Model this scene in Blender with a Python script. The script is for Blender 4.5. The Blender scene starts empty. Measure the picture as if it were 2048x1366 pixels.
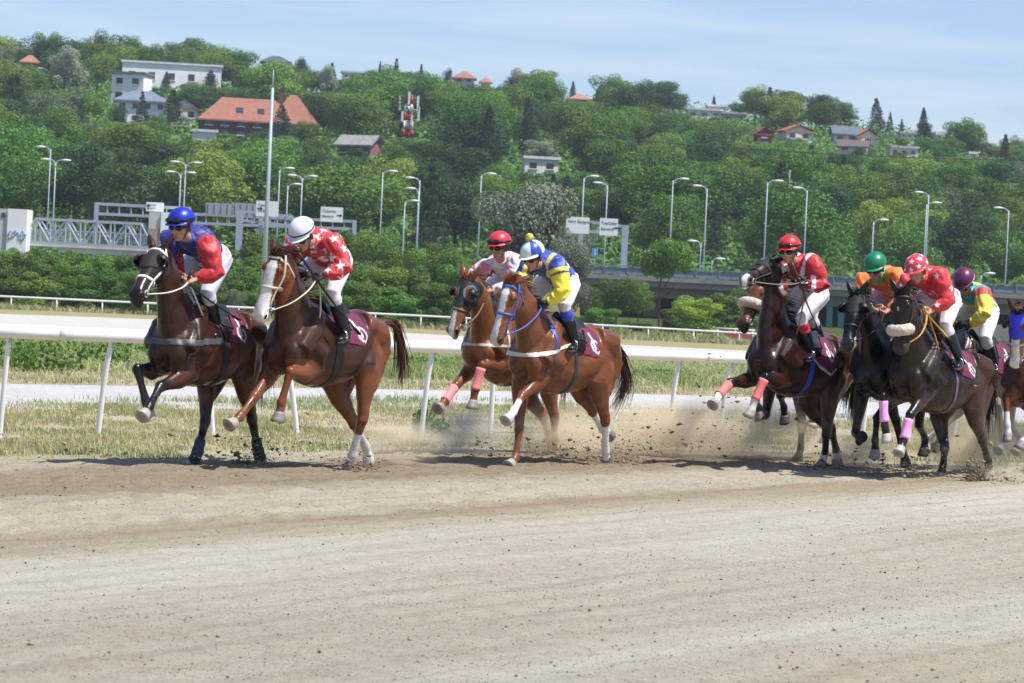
import bpy, bmesh, math, random
import numpy as np
from mathutils import Vector, Matrix
from mathutils.bvhtree import BVHTree

SC = bpy.context.scene
COL = SC.collection
rng = np.random.default_rng(7)
random.seed(7)

# ------------------------------------------------------------------ camera
ROLL, PITCH, FPX = math.radians(2.75), math.radians(-0.707), 6000.0
CAM = np.array([0.0, 0.0, 1.6])
FWD = np.array([0, math.cos(PITCH), math.sin(PITCH)])
_r = np.array([1.0, 0, 0]); _u = np.cross(_r, FWD)
RGT = math.cos(ROLL) * _r + math.sin(ROLL) * _u
UPV = -math.sin(ROLL) * _r + math.cos(ROLL) * _u
cam_d = bpy.data.cameras.new("camera")
cam = bpy.data.objects.new("camera", cam_d); COL.objects.link(cam)
cam.matrix_world = Matrix(((RGT[0], UPV[0], -FWD[0], CAM[0]), (RGT[1], UPV[1], -FWD[1], CAM[1]),
                           (RGT[2], UPV[2], -FWD[2], CAM[2]), (0, 0, 0, 1)))
cam_d.sensor_width = 36; cam_d.sensor_fit = 'HORIZONTAL'; cam_d.lens = FPX / 2048 * 36
cam_d.clip_start = 0.5; cam_d.clip_end = 5000
cam_d.dof.use_dof = True; cam_d.dof.focus_distance = 29.0; cam_d.dof.aperture_fstop = 9.0
SC.camera = cam

# ------------------------------------------------------------------ sun and sky
SUN_EL, SUN_AZ = math.radians(62), math.radians(115)      # azimuth from +Y towards +X
SDIR = np.array([math.sin(SUN_AZ) * math.cos(SUN_EL), math.cos(SUN_AZ) * math.cos(SUN_EL), math.sin(SUN_EL)])
sun_d = bpy.data.lights.new("sun", 'SUN'); sun_d.energy = 4.8; sun_d.angle = math.radians(0.53); sun_d.color = (1, 0.955, 0.88)
sun = bpy.data.objects.new("sun", sun_d); COL.objects.link(sun)
sun.rotation_euler = Vector(SDIR).to_track_quat('Z', 'Y').to_euler(); sun.location = (60, -30, 120)
W = bpy.data.worlds.new("World"); SC.world = W; W.use_nodes = True
nt = W.node_tree; nt.nodes.clear()
wo = nt.nodes.new('ShaderNodeOutputWorld'); bg = nt.nodes.new('ShaderNodeBackground')
sky = nt.nodes.new('ShaderNodeTexSky'); sky.sky_type = 'NISHITA'; sky.sun_disc = False
sky.sun_elevation = SUN_EL; sky.sun_rotation = SUN_AZ; sky.air_density = 1.0; sky.dust_density = 0.6; sky.ozone_density = 1.6
bg.inputs[1].default_value = 0.105
# thin high cloud: brightens the sky in long soft streaks
tc = nt.nodes.new('ShaderNodeTexCoord'); mp = nt.nodes.new('ShaderNodeMapping'); mp.inputs['Scale'].default_value = (5, 5, 55)
mp.inputs['Rotation'].default_value = (0.0, 0.06, 0)
nz = nt.nodes.new('ShaderNodeTexNoise'); nz.inputs['Scale'].default_value = 1.3; nz.inputs['Detail'].default_value = 7; nz.inputs['Roughness'].default_value = 0.6
cr = nt.nodes.new('ShaderNodeValToRGB'); cr.color_ramp.elements[0].position = 0.45; cr.color_ramp.elements[0].color = (0, 0, 0, 1)
cr.color_ramp.elements[1].position = 0.8; cr.color_ramp.elements[1].color = (0.55, 0.55, 0.55, 1)
mx = nt.nodes.new('ShaderNodeMixRGB'); mx.inputs[2].default_value = (6.2, 6.7, 7.4, 1)
L = nt.links.new
L(tc.outputs['Generated'], mp.inputs[0]); L(mp.outputs[0], nz.inputs['Vector']); L(nz.outputs[0], cr.inputs[0])
tint = nt.nodes.new('ShaderNodeMixRGB'); tint.blend_type = 'MULTIPLY'; tint.inputs[0].default_value = 1.0; tint.inputs[2].default_value = (0.84, 0.90, 1.10, 1)   # clear early summer air
L(cr.outputs[0], mx.inputs[0]); L(sky.outputs[0], tint.inputs[1]); L(tint.outputs[0], mx.inputs[1]); L(mx.outputs[0], bg.inputs[0]); L(bg.outputs[0], wo.inputs[0])
SC.view_settings.view_transform = 'Standard'; SC.view_settings.look = 'None'
SC.view_settings.exposure = 0.42; SC.view_settings.gamma = 1.0
SC.render.engine = 'CYCLES'
SC.cycles.max_bounces = 8; SC.cycles.diffuse_bounces = 3; SC.cycles.glossy_bounces = 2; SC.cycles.transmission_bounces = 2
SC.cycles.transparent_max_bounces = 8; SC.cycles.volume_bounces = 4; SC.cycles.caustics_reflective = False; SC.cycles.caustics_refractive = False
SC.cycles.sample_clamp_indirect = 6.0
SC.cycles.use_denoising = True

# ------------------------------------------------------------------ helpers
def at(px, py, D):
    """point seen at pixel (px, py) of the 2048-wide photograph, D metres ahead"""
    return CAM + (FWD + (px - 1024) / FPX * RGT - (py - 683) / FPX * UPV) * D
def gnd(px, py, z=0.0):
    d = FWD + (px - 1024) / FPX * RGT - (py - 683) / FPX * UPV
    return CAM + d * ((z - CAM[2]) / d[2])
def nrm(v):
    v = np.asarray(v, float); return v / max(np.linalg.norm(v), 1e-9)
def A(*v): return np.array(v, float)
def hexc(s):
    o = []
    for i in (0, 2, 4):
        c = int(s[i:i + 2], 16) / 255
        o.append(c / 12.92 if c <= 0.04045 else ((c + 0.055) / 1.055) ** 2.4)
    return tuple(o)
MATS = {}
def mat(name, color=None, rough=0.6, attr=None, noise=0.0, nscale=8.0, bump=0.0, bscale=40.0, metal=0.0, spec=0.5, sheen=0.0, trans=0.0, coord='Object', rnoise=0.0, coat=0.0, objvar=0.0, bdetail=6):
    if name in MATS: return MATS[name]
    m = bpy.data.materials.new(name); m.use_nodes = True; t = m.node_tree; b = t.nodes['Principled BSDF']
    b.inputs['Roughness'].default_value = rough; b.inputs['Metallic'].default_value = metal
    b.inputs['Specular IOR Level'].default_value = spec
    if sheen: b.inputs['Sheen Weight'].default_value = sheen
    if coat: b.inputs['Coat Weight'].default_value = coat; b.inputs['Coat Roughness'].default_value = 0.2
    lk = t.links.new; src = None
    if attr:
        a = t.nodes.new('ShaderNodeAttribute'); a.attribute_name = attr; src = a.outputs['Color']
    else:
        c = t.nodes.new('ShaderNodeRGB'); c.outputs[0].default_value = (*color, 1); src = c.outputs[0]
    tcd = t.nodes.new('ShaderNodeTexCoord')
    if noise:
        n = t.nodes.new('ShaderNodeTexNoise'); n.inputs['Scale'].default_value = nscale; n.inputs['Detail'].default_value = 6
        lk(tcd.outputs[coord], n.inputs['Vector'])
        mr = t.nodes.new('ShaderNodeMapRange'); mr.inputs['From Min'].default_value = 0.25; mr.inputs['From Max'].default_value = 0.75
        mr.inputs['To Min'].default_value = 1 - noise; mr.inputs['To Max'].default_value = 1 + noise
        lk(n.outputs[0], mr.inputs[0])
        v = t.nodes.new('ShaderNodeVectorMath'); v.operation = 'SCALE'; lk(src, v.inputs[0]); lk(mr.outputs[0], v.inputs['Scale']); src = v.outputs[0]
        if rnoise:
            m2 = t.nodes.new('ShaderNodeMapRange'); m2.inputs['From Min'].default_value = 0.3; m2.inputs['From Max'].default_value = 0.7
            m2.inputs['To Min'].default_value = rough - rnoise; m2.inputs['To Max'].default_value = rough + rnoise
            lk(n.outputs[0], m2.inputs[0]); lk(m2.outputs[0], b.inputs['Roughness'])
    if objvar:
        oi = t.nodes.new('ShaderNodeObjectInfo'); h = t.nodes.new('ShaderNodeHueSaturation')
        m3 = t.nodes.new('ShaderNodeMapRange'); m3.inputs['To Min'].default_value = 1 - objvar; m3.inputs['To Max'].default_value = 1 + objvar
        m4 = t.nodes.new('ShaderNodeMapRange'); m4.inputs['To Min'].default_value = 0.5 - objvar * 0.09; m4.inputs['To Max'].default_value = 0.5 + objvar * 0.05
        mm = t.nodes.new('ShaderNodeMath'); mm.operation = 'MULTIPLY'; mm.inputs[1].default_value = 7.31
        fr = t.nodes.new('ShaderNodeMath'); fr.operation = 'FRACT'
        lk(oi.outputs['Random'], m3.inputs[0]); lk(oi.outputs['Random'], mm.inputs[0]); lk(mm.outputs[0], fr.inputs[0]); lk(fr.outputs[0], m4.inputs[0])
        lk(m3.outputs[0], h.inputs['Value']); lk(m4.outputs[0], h.inputs['Hue']); lk(src, h.inputs['Color']); src = h.outputs[0]
    lk(src, b.inputs['Base Color'])
    if bump:
        n2 = t.nodes.new('ShaderNodeTexNoise'); n2.inputs['Scale'].default_value = bscale; n2.inputs['Detail'].default_value = bdetail
        lk(tcd.outputs[coord], n2.inputs['Vector'])
        bp = t.nodes.new('ShaderNodeBump'); bp.inputs['Strength'].default_value = bump; bp.inputs['Distance'].default_value = 0.02
        lk(n2.outputs[0], bp.inputs['Height']); lk(bp.outputs[0], b.inputs['Normal'])
    if trans:
        tr = t.nodes.new('ShaderNodeBsdfTranslucent'); ms = t.nodes.new('ShaderNodeMixShader'); ms.inputs[0].default_value = trans
        lk(src, tr.inputs[0]); lk(b.outputs[0], ms.inputs[1]); lk(tr.outputs[0], ms.inputs[2]); lk(ms.outputs[0], t.nodes['Material Output'].inputs[0])
    MATS[name] = m; return m

def make_mesh(name, V, Fs, smooth=True, col=None, matidx=None):
    """Fs: list of (k x n) int arrays (n = 3 or 4) or a list of tuples"""
    me = bpy.data.meshes.new(name)
    if isinstance(Fs, list) and Fs and isinstance(Fs[0], np.ndarray):
        V = np.asarray(V, np.float32)
        loops = np.concatenate([f.ravel() for f in Fs]).astype(np.int32)
        tot = np.concatenate([np.full(len(f), f.shape[1]) for f in Fs]).astype(np.int32)
        st = np.concatenate([[0], np.cumsum(tot)[:-1]]).astype(np.int32)
        me.vertices.add(len(V)); me.vertices.foreach_set('co', V.ravel())
        me.loops.add(len(loops)); me.loops.foreach_set('vertex_index', loops)
        me.polygons.add(len(tot)); me.polygons.foreach_set('loop_start', st); me.polygons.foreach_set('loop_total', tot)
        me.update(calc_edges=True)
    else:
        me.from_pydata([tuple(map(float, v)) for v in V], [], [tuple(map(int, f)) for f in Fs])
        me.update()
    if smooth: me.polygons.foreach_set('use_smooth', np.ones(len(me.polygons), bool))
    if matidx is not None: me.polygons.foreach_set('material_index', np.asarray(matidx, np.int32))
    if col is not None:
        a = me.color_attributes.new('Col', 'FLOAT_COLOR', 'POINT')
        c = np.ones((len(V), 4), np.float32); c[:, :3] = col; a.data.foreach_set('color', c.ravel())
    return me
def link(name, me, m=None, parent=None):
    o = bpy.data.objects.new(name, me); COL.objects.link(o)
    if m is not None:
        for q in (m if isinstance(m, (list, tuple)) else [m]): me.materials.append(q)
    if parent is not None: o.parent = parent
    return o
def tag(o, label=None, cat=None, group=None, kind=None):
    if label: o['label'] = label
    if cat: o['category'] = cat
    if group: o['group'] = group
    if kind: o['kind'] = kind
    return o
def empty(name, loc=(0, 0, 0), rz=0.0):
    o = bpy.data.objects.new(name, None); COL.objects.link(o); o.location = tuple(map(float, loc)); o.rotation_euler = (0, 0, rz); o.empty_display_size = 0.2
    return o
def copy_tree(o, parent=None):
    c = o.copy(); COL.objects.link(c); c.parent = parent
    for ch in list(o.children): copy_tree(ch, c)
    return c

class Geo:
    """collects shapes; build() links them as one mesh object"""
    def __init__(s): s.V = []; s.F = []; s.n = 0; s.C = []
    def add(s, V, F, c=None):
        V = np.asarray(V, float); s.V.append(V); s.F += [tuple(i + s.n for i in f) for f in F]; s.n += len(V)
        s.C.append(np.tile(np.array(c if c is not None else (1, 1, 1), float), (len(V), 1)))
        return s
    def rings(s, R, cap=True, closed=False, c=None):
        """R: list of (n,3) rings"""
        n = len(R[0]); m = len(R); F = []
        for i in range(m if closed else m - 1):
            j = (i + 1) % m
            for k in range(n):
                k2 = (k + 1) % n; F.append((i * n + k, i * n + k2, j * n + k2, j * n + k))
        V = np.concatenate(R)
        if cap and not closed:
            V = np.concatenate([V, R[0].mean(0)[None], R[-1].mean(0)[None]]); a = m * n; b = a + 1
            for k in range(n):
                k2 = (k + 1) % n; F.append((a, k2, k)); F.append((b, (m - 1) * n + k, (m - 1) * n + k2))
        return s.add(V, F, c)
    def tube(s, P, R, n=10, up=None, cap=True, c=None):
        """P points, R radii (scalar / list / list of (fore-aft, lateral)); up = lateral reference"""
        P = np.asarray(P, float); m = len(P)
        if np.isscalar(R) or isinstance(R, tuple): R = [R] * m
        T = np.gradient(P, axis=0); T = np.array([nrm(t) for t in T])
        if up is None:
            up = A(0, 0, 1) if abs(T[0][2]) < 0.9 else A(1, 0, 0)
        rings = []; th = np.linspace(0, 2 * math.pi, n, endpoint=False); ref = np.asarray(up, float)
        for i in range(m):
            lat = ref - T[i] * (ref @ T[i]); lat = nrm(lat); fa = np.cross(lat, T[i])
            ra, rb = R[i] if hasattr(R[i], '__len__') else (R[i], R[i])
            rings.append(P[i] + np.outer(np.cos(th) * ra, fa) + np.outer(np.sin(th) * rb, lat))
        return s.rings(rings, cap, c=c)
    def ell(s, ctr, radii, axes=None, n=12, m=8, c=None):
        th = np.linspace(0, 2 * math.pi, n, endpoint=False); R = []
        ax = np.eye(3) if axes is None else np.asarray(axes, float)
        for ph in np.linspace(0.12, math.pi - 0.12, m):
            q = np.stack([np.sin(ph) * np.cos(th) * radii[0], np.sin(ph) * np.sin(th) * radii[1], np.full(n, -np.cos(ph)) * radii[2]], 1)
            R.append(np.asarray(ctr) + q @ ax)
        return s.rings(R, c=c)
    def box(s, ctr, size, rz=0.0, ax=None, c=None, taper=1.0):
        h = np.asarray(size, float) / 2
        q = np.array([[x, y, z] for z in (-1, 1) for y in (-1, 1) for x in (-1, 1)], float)
        q[4:, :2] *= taper; q = q * h
        if ax is None:
            cz, sz = math.cos(rz), math.sin(rz); ax = np.array([[cz, sz, 0], [-sz, cz, 0], [0, 0, 1]])
        V = np.asarray(ctr) + q @ np.asarray(ax)
        return s.add(V, [(0, 2, 3, 1), (4, 5, 7, 6), (0, 1, 5, 4), (2, 6, 7, 3), (0, 4, 6, 2), (1, 3, 7, 5)], c)
    def quad(s, a, b, c_, d, c=None): return s.add([a, b, c_, d], [(0, 1, 2, 3)], c)
    def build(s, name, m=None, parent=None, smooth=True, col=False, off=None):
        V = np.concatenate(s.V)
        if off is not None: V = V - np.asarray(off)
        me = make_mesh(name, V, s.F, smooth, np.concatenate(s.C) if col else None)
        return link(name, me, m, parent)
    def remesh(s, voxel, iters=4, fac=0.5):
        V = np.concatenate(s.V); me = make_mesh('tmp', V, s.F)
        o = bpy.data.objects.new('tmp', me); COL.objects.link(o)
        r = o.modifiers.new('r', 'REMESH'); r.mode = 'VOXEL'; r.voxel_size = voxel; r.adaptivity = 0
        if iters: sm = o.modifiers.new('s', 'SMOOTH'); sm.factor = fac; sm.iterations = iters
        dg = bpy.context.evaluated_depsgraph_get(); ev = o.evaluated_get(dg); m2 = ev.to_mesh()
        n = len(m2.vertices); v = np.empty(n * 3, np.float32); m2.vertices.foreach_get('co', v)
        nn = np.empty(n * 3, np.float32); m2.vertices.foreach_get('normal', nn)
        lt = np.empty(len(m2.polygons), np.int32); m2.polygons.foreach_get('loop_total', lt)
        li = np.empty(len(m2.loops), np.int32); m2.loops.foreach_get('vertex_index', li)
        assert (lt == 4).all(); f = li.reshape(-1, 4).copy()
        ev.to_mesh_clear(); bpy.data.objects.remove(o); bpy.data.meshes.remove(me)
        return v.reshape(-1, 3).astype(float), f, nn.reshape(-1, 3).astype(float)

def bez(P0, P1, P2, P3, n):
    t = np.linspace(0, 1, n)[:, None]
    return (1 - t) ** 3 * P0 + 3 * (1 - t) ** 2 * t * P1 + 3 * (1 - t) * t * t * P2 + t ** 3 * P3
def catmull(P, n):
    """smooth path through the points, n samples per span"""
    P = np.asarray(P, float); Q = np.concatenate([[2 * P[0] - P[1]], P, [2 * P[-1] - P[-2]]]); o = []
    for i in range(1, len(Q) - 2):
        for t in np.linspace(0, 1, n, endpoint=False):
            a, b, c, d = Q[i - 1:i + 3]
            o.append(0.5 * ((2 * b) + (c - a) * t + (2 * a - 5 * b + 4 * c - d) * t * t + (3 * b - a - 3 * c + d) * t ** 3))
    o.append(P[-1]); return np.array(o)
def segdist(V, a, b):
    """distance of points V to segment ab and the parameter along it"""
    ab = b - a; t = np.clip(((V - a) @ ab) / max(ab @ ab, 1e-9), 0, 1)
    return np.linalg.norm(V - a - t[:, None] * ab, axis=1), t
def sstep(x, a, b):
    t = np.clip((x - a) / (b - a), 0, 1); return t * t * (3 - 2 * t)

# ================================================================== setting
def fbm(n, m, cells, seed, octs=4, gain=0.5):
    r = np.random.default_rng(seed); out = np.zeros((n, m)); amp = 1.0
    cx, cy = cells
    for o in range(octs):
        gx, gy = int(cx * 2 ** o) + 2, int(cy * 2 ** o) + 2; g = r.random((gx + 1, gy + 1)) - .5
        u = np.linspace(0, gx - 1.001, n); v = np.linspace(0, gy - 1.001, m); iu = u.astype(int); iv_ = v.astype(int); fu = (u - iu)[:, None]; fv = (v - iv_)[None]
        fu = fu * fu * (3 - 2 * fu); fv = fv * fv * (3 - 2 * fv); a = g[np.ix_(iu, iv_)]; b = g[np.ix_(iu + 1, iv_)]; c = g[np.ix_(iu, iv_ + 1)]; d = g[np.ix_(iu + 1, iv_ + 1)]
        out += amp * ((a * (1 - fu) + b * fu) * (1 - fv) + (c * (1 - fu) + d * fu) * fv); amp *= gain
    return out
def proj(P):
    v = np.asarray(P) - CAM; d = v @ FWD
    return 1024 + FPX * (v @ RGT) / d, 683 - FPX * (v @ UPV) / d, d

def soil_mat(name, base, dark, light, band=False):
    m = bpy.data.materials.new(name); m.use_nodes = True; t = m.node_tree; b = t.nodes['Principled BSDF']; b.inputs['Roughness'].default_value = 0.95; b.inputs['Specular IOR Level'].default_value = 0.15
    lk = t.links.new; tcd = t.nodes.new('ShaderNodeTexCoord')
    def noise(sc, det=8, rough=.6, src=None):
        n = t.nodes.new('ShaderNodeTexNoise'); n.inputs['Scale'].default_value = sc; n.inputs['Detail'].default_value = det; n.inputs['Roughness'].default_value = rough
        lk(src or tcd.outputs['Object'], n.inputs['Vector']); return n.outputs[0]
    def ramp(src, stops, interp='LINEAR'):
        r = t.nodes.new('ShaderNodeValToRGB'); r.color_ramp.interpolation = interp; e = r.color_ramp.elements
        while len(e) < len(stops): e.new(0.5)
        for el, (p, c) in zip(e, stops): el.position = p; el.color = (*c, 1)
        lk(src, r.inputs[0]); return r.outputs[0]
    def mixc(f, a, c, mode='MIX'):
        x = t.nodes.new('ShaderNodeMixRGB'); x.blend_type = mode
        for s_, i in ((f, 0), (a, 1), (c, 2)):
            if isinstance(s_, (int, float)): x.inputs[i].default_value = s_
            elif isinstance(s_, tuple): x.inputs[i].default_value = (*s_, 1)
            else: lk(s_, x.inputs[i])
        return x.outputs[0]
    if band:   # harrowed lanes: colour goes by the distance across the track
        sx = t.nodes.new('ShaderNodeSeparateXYZ'); lk(tcd.outputs['Object'], sx.inputs[0])
        def ma(op, a, b_):
            q = t.nodes.new('ShaderNodeMath'); q.operation = op
            for s_, i in ((a, 0), (b_, 1)):
                if isinstance(s_, (int, float)): q.inputs[i].default_value = s_
                else: lk(s_, q.inputs[i])
            return q.outputs[0]
        v = ma('ADD', ma('MULTIPLY', sx.outputs[0], .86), ma('MULTIPLY', sx.outputs[1], -.51))
        u_ = ma('ADD', ma('MULTIPLY', sx.outputs[0], .51), ma('MULTIPLY', sx.outputs[1], .86))
        def lane(sv, su):
            cb = t.nodes.new('ShaderNodeCombineXYZ'); lk(ma('MULTIPLY', v0, sv), cb.inputs[0]); lk(ma('MULTIPLY', u_, su), cb.inputs[1]); return cb.outputs[0]
        v0 = v; st = noise(.9, 7, .62, lane(1.0, .16)); v = ma('ADD', v, ma('MULTIPLY', ma('SUBTRACT', st, .5), 1.3))
        f = ma('DIVIDE', ma('ADD', v, 19.0), 17.0)
        P = lambda q: (q + 19.0) / 17.0
        colr = ramp(f, [(0, base), (P(-16.9), base), (P(-16.0), dark), (P(-14.3), dark), (P(-13.5), base), (P(-12.4), base), (P(-11.9), tuple(np.array(dark) * 1.15)), (P(-11.2), base), (P(-10.9), light), (P(-9.4), light), (P(-8.6), tuple(np.array(base) * .5 + np.array(light) * .45)), (P(-6.9), tuple(np.array(base) * .55 + np.array(light) * .4)), (P(-6.6), light), (P(-5.9), light), (P(-5.4), base), (1, base)])
        colr = mixc(ramp(st, [(.42, (0, 0, 0)), (.75, (.35, .35, .35))]), colr, tuple(np.array(dark) * 1.2))
        colr = mixc(1.0, colr, ramp(noise(1.0, 7, .62, lane(5.0, .25)), [(.3, (.84, .82, .79)), (.5, (1, 1, 1)), (.7, (1.06, 1.06, 1.06))]), 'MULTIPLY')
    else:
        colr = mixc(ramp(noise(.5, 6), [(.35, (0, 0, 0)), (.65, (1, 1, 1))]), base, light); colr = mixc(ramp(noise(2.3, 6), [(.5, (0, 0, 0)), (.75, (.7, .7, .7))]), colr, dark)
    fine = ramp(noise(38, 8, .7), [(.30, (.60, .57, .54)), (.46, (1, 1, 1)), (.72, (1.03, 1.03, 1.03))]); colr = mixc(1.0, colr, fine, 'MULTIPLY')
    mid = ramp(noise(6.5, 8, .65), [(.32, (.86, .84, .82)), (.55, (1, 1, 1))]); colr = mixc(1.0, colr, mid, 'MULTIPLY')
    lk(colr, b.inputs['Base Color'])
    bp = t.nodes.new('ShaderNodeBump'); bp.inputs['Strength'].default_value = 1.0; bp.inputs['Distance'].default_value = .035; lk(noise(17, 10, .72), bp.inputs['Height']); lk(bp.outputs[0], b.inputs['Normal'])
    return m

def strip(name, near, far, z, m, sub=40):
    """sheet of ground between two lines given along the photo"""
    xs = np.linspace(-700, 2900, sub); V = []; F = []
    for x in xs:
        V.append(gnd(x, np.interp(x, *near) if -1 < x < 2049 else ext(near, x), 0)); V.append(gnd(x, np.interp(x, *far) if -1 < x < 2049 else ext(far, x), 0))
    V = np.array(V); V[:, 2] = z
    F = [(2 * i, 2 * i + 2, 2 * i + 3, 2 * i + 1) for i in range(sub - 1)]
    o = link(name, make_mesh(name, V, F, False), m); tag(o, kind='structure'); return o
def ext(l, x):
    X, Y = l
    if x < X[0]: return Y[0] + (x - X[0]) * .050
    return Y[-1] + (x - X[-1]) * .048
B0 = ([0, 205, 400, 600, 900, 1300, 1600, 2048], [921, 917, 910, 904, 900, 899, 908, 932])
B1 = ([0, 300, 500, 750, 1000, 1350, 1480, 2048], [818, 818, 818, 817, 819, 826, 831, 856])
B2 = ([0, 300, 750, 1000, 1300, 1480, 2048], [767, 772, 778, 782, 788, 793, 816])
B3 = ([0, 250, 500, 800, 1300, 1480, 2048], [739, 747, 751, 760, 773, 778, 800])
B4 = ([0, 870, 1480, 2048], [667, 697, 718, 742])
B5 = ([0, 290, 790, 1250, 1480, 2048], [628, 638, 665, 690, 701, 727])
B6 = ([0, 290, 790, 1250, 1480, 2048], [619, 630, 656, 680, 690, 716])

gm = soil_mat('field_soil', (.16, .17, .07), (.10, .12, .04), (.24, .21, .11))
g = Geo(); g.quad((-1500, -60, -.06), (1500, -60, -.06), (1500, 320, -.06), (-1500, 320, -.06)); o = g.build('ground', gm, smooth=False); tag(o, kind='structure')
# racing surface: a worked, lumpy sheet
track_m = soil_mat('track_soil', (.418, .380, .285), (.268, .218, .145), (.470, .440, .358), True)
nx, ny = 520, 640; X, Y = np.meshgrid(np.linspace(-15, 17, nx), np.linspace(4, 45, ny), indexing='ij')
vv = .86 * X - .51 * Y; uu = .51 * X + .86 * Y
Z = .020 * fbm(nx, ny, (60, 75), 1, 4) + .05 * fbm(nx, ny, (8, 9), 2, 2) + .009 * np.sin(vv * 17 + 4 * fbm(nx, ny, (10, 6), 3, 2)) * (.6 + fbm(nx, ny, (12, 12), 5, 2)) + .012
rk = np.random.default_rng(77)
for i in range(1500):       # hoof prints trodden into the lane the field runs in
    y0 = rk.uniform(16, 37); x0_ = rk.uniform(-.2, .2) * y0
    if abs(.86 * x0_ - .51 * y0 + 14.6) > 2.6: continue
    i0, j0 = int((x0_ + 15) / 32 * (nx - 1)), int((y0 - 4) / 41 * (ny - 1)); sl = (slice(max(i0 - 6, 0), i0 + 7), slice(max(j0 - 6, 0), j0 + 7)); d2 = np.hypot(X[sl] - x0_, (Y[sl] - y0) * .8); Z[sl] += -.032 * np.exp(-(d2 / .075) ** 2) + .010 * np.exp(-((d2 - .16) / .05) ** 2)
Z = Z + .014 * fbm(nx, ny, (150, 190), 8, 2) * np.exp(-((vv + 14.8) / 1.9) ** 2)
_px, _py, _ = proj(np.stack([X, Y, 0 * X], -1).reshape(-1, 3)); _e = (_py - np.array([np.interp(q, *B0) if -1 < q < 2049 else ext(B0, q) for q in _px])).reshape(nx, ny)
Z = Z * np.clip((_e + 2) / 14, 0, 1) - np.clip(-(_e + 2) / 3, 0, 1) * .06
idx = np.arange(nx * ny).reshape(nx, ny); Q = np.stack([idx[:-1, :-1], idx[1:, :-1], idx[1:, 1:], idx[:-1, 1:]], -1).reshape(-1, 4)
o = link('race_track', make_mesh('race_track', np.stack([X, Y, Z], -1).reshape(-1, 3), [Q]), track_m); tag(o, kind='structure')
verge_m = soil_mat('verge_soil', (.43, .375, .25), (.34, .31, .18), (.49, .435, .31))
strip('grass_verge', B0, B1, -.004, verge_m)
strip('gravel_path', B1, B2, .0, soil_mat('pale_gravel', (.49, .485, .475), (.38, .375, .37), (.57, .565, .555)))
strip('mown_verge', B2, B3, .004, soil_mat('straw_soil', (.40, .34, .20), (.28, .26, .12), (.48, .42, .28)))
strip('infield_lawn', B3, B4, .008, soil_mat('lawn', (.15, .20, .06), (.10, .16, .045), (.27, .27, .12)))
strip('far_race_track', B4, B5, .012, soil_mat('far_sand', (.50, .475, .44), (.44, .42, .38), (.55, .525, .49)))
strip('far_verge', B5, B6, .016, soil_mat('far_grass', (.26, .25, .10), (.17, .20, .07), (.36, .31, .17)))

# the wooded hill behind
CRX = np.array([-900, -300, 0, 400, 700, 1000, 1250, 1500, 1750, 1900, 2048, 2400, 3000]); CRZ = np.array([41, 43, 43, 43, 40.5, 41.5, 40.5, 40.5, 38.5, 35.5, 31, 27, 22])
def hill_z(x, y):
    px = 1024 + x / y * FPX; zc = np.interp(px, CRX, CRZ); t = np.clip((y - 300) / 320, 0, 1)
    z = 2.2 * np.clip((y - 240) / 40, 0, 1) + zc * (t ** .93); return z - np.clip(y - 640, 0, 400) * .02
na, nd = 120, 70; ax_ = np.linspace(-.34, .34, na); dd = np.concatenate([np.linspace(236, 640, 50), np.linspace(650, 1500, 20)])
AX, DD = np.meshgrid(ax_, dd, indexing='ij'); HX = AX * DD; HZ = hill_z(HX, DD) + fbm(na, nd, (30, 16), 9, 3) * 1.5 * (DD > 300) - .3
idx = np.arange(na * nd).reshape(na, nd); Q = np.stack([idx[:-1, :-1], idx[1:, :-1], idx[1:, 1:], idx[:-1, 1:]], -1).reshape(-1, 4)
hill_m = soil_mat('hill_floor', (.045, .07, .02), (.03, .05, .015), (.07, .10, .03))
o = link('hillside', make_mesh('hillside', np.stack([HX, DD, HZ], -1).reshape(-1, 3), [Q]), hill_m); tag(o, kind='structure')
def hill_hit(px, py, lo=285, hi=760):
    for D in np.arange(lo, hi, 2.0):
        p = at(px, py, D)
        if p[2] <= hill_z(p[0], p[1]): return D
    return hi

# ------------------------------------------------------------------ leaf clouds
def leaves(ctr, rad, n, size, r, flat=.5, lift=.25, shell=.62):
    """n leaf-clump faces filling an ellipsoid, thickest near its surface"""
    d = r.normal(0, 1, (n, 3)); d /= np.linalg.norm(d, axis=1)[:, None]; k = shell + (1 - shell) * r.random(n) ** .6
    p = np.asarray(ctr) + d * k[:, None] * np.asarray(rad)
    nn = d * 1.0 + r.normal(0, flat, (n, 3)) + A(0, 0, lift); nn /= np.linalg.norm(nn, axis=1)[:, None]
    t = np.cross(nn, r.normal(0, 1, (n, 3))); t /= np.linalg.norm(t, axis=1)[:, None] + 1e-9; b = np.cross(nn, t); s = size * r.uniform(.55, 1.35, n)[:, None]
    return np.stack([p - t * s * .5, p - b * s * .36, p + t * s * .5, p + b * s * .36], 1)
def leaf_mesh(name, Q, inner=None):
    V = Q.reshape(-1, 3); F = np.arange(len(V)).reshape(-1, 4)
    return make_mesh(name, V, [F], False)
def leaf_mat(name, c, var=.25, trans=.25, noise=.35, nscale=.35): return mat(name, c, rough=.55, noise=noise, nscale=nscale, spec=.25, trans=trans, objvar=var)
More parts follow.
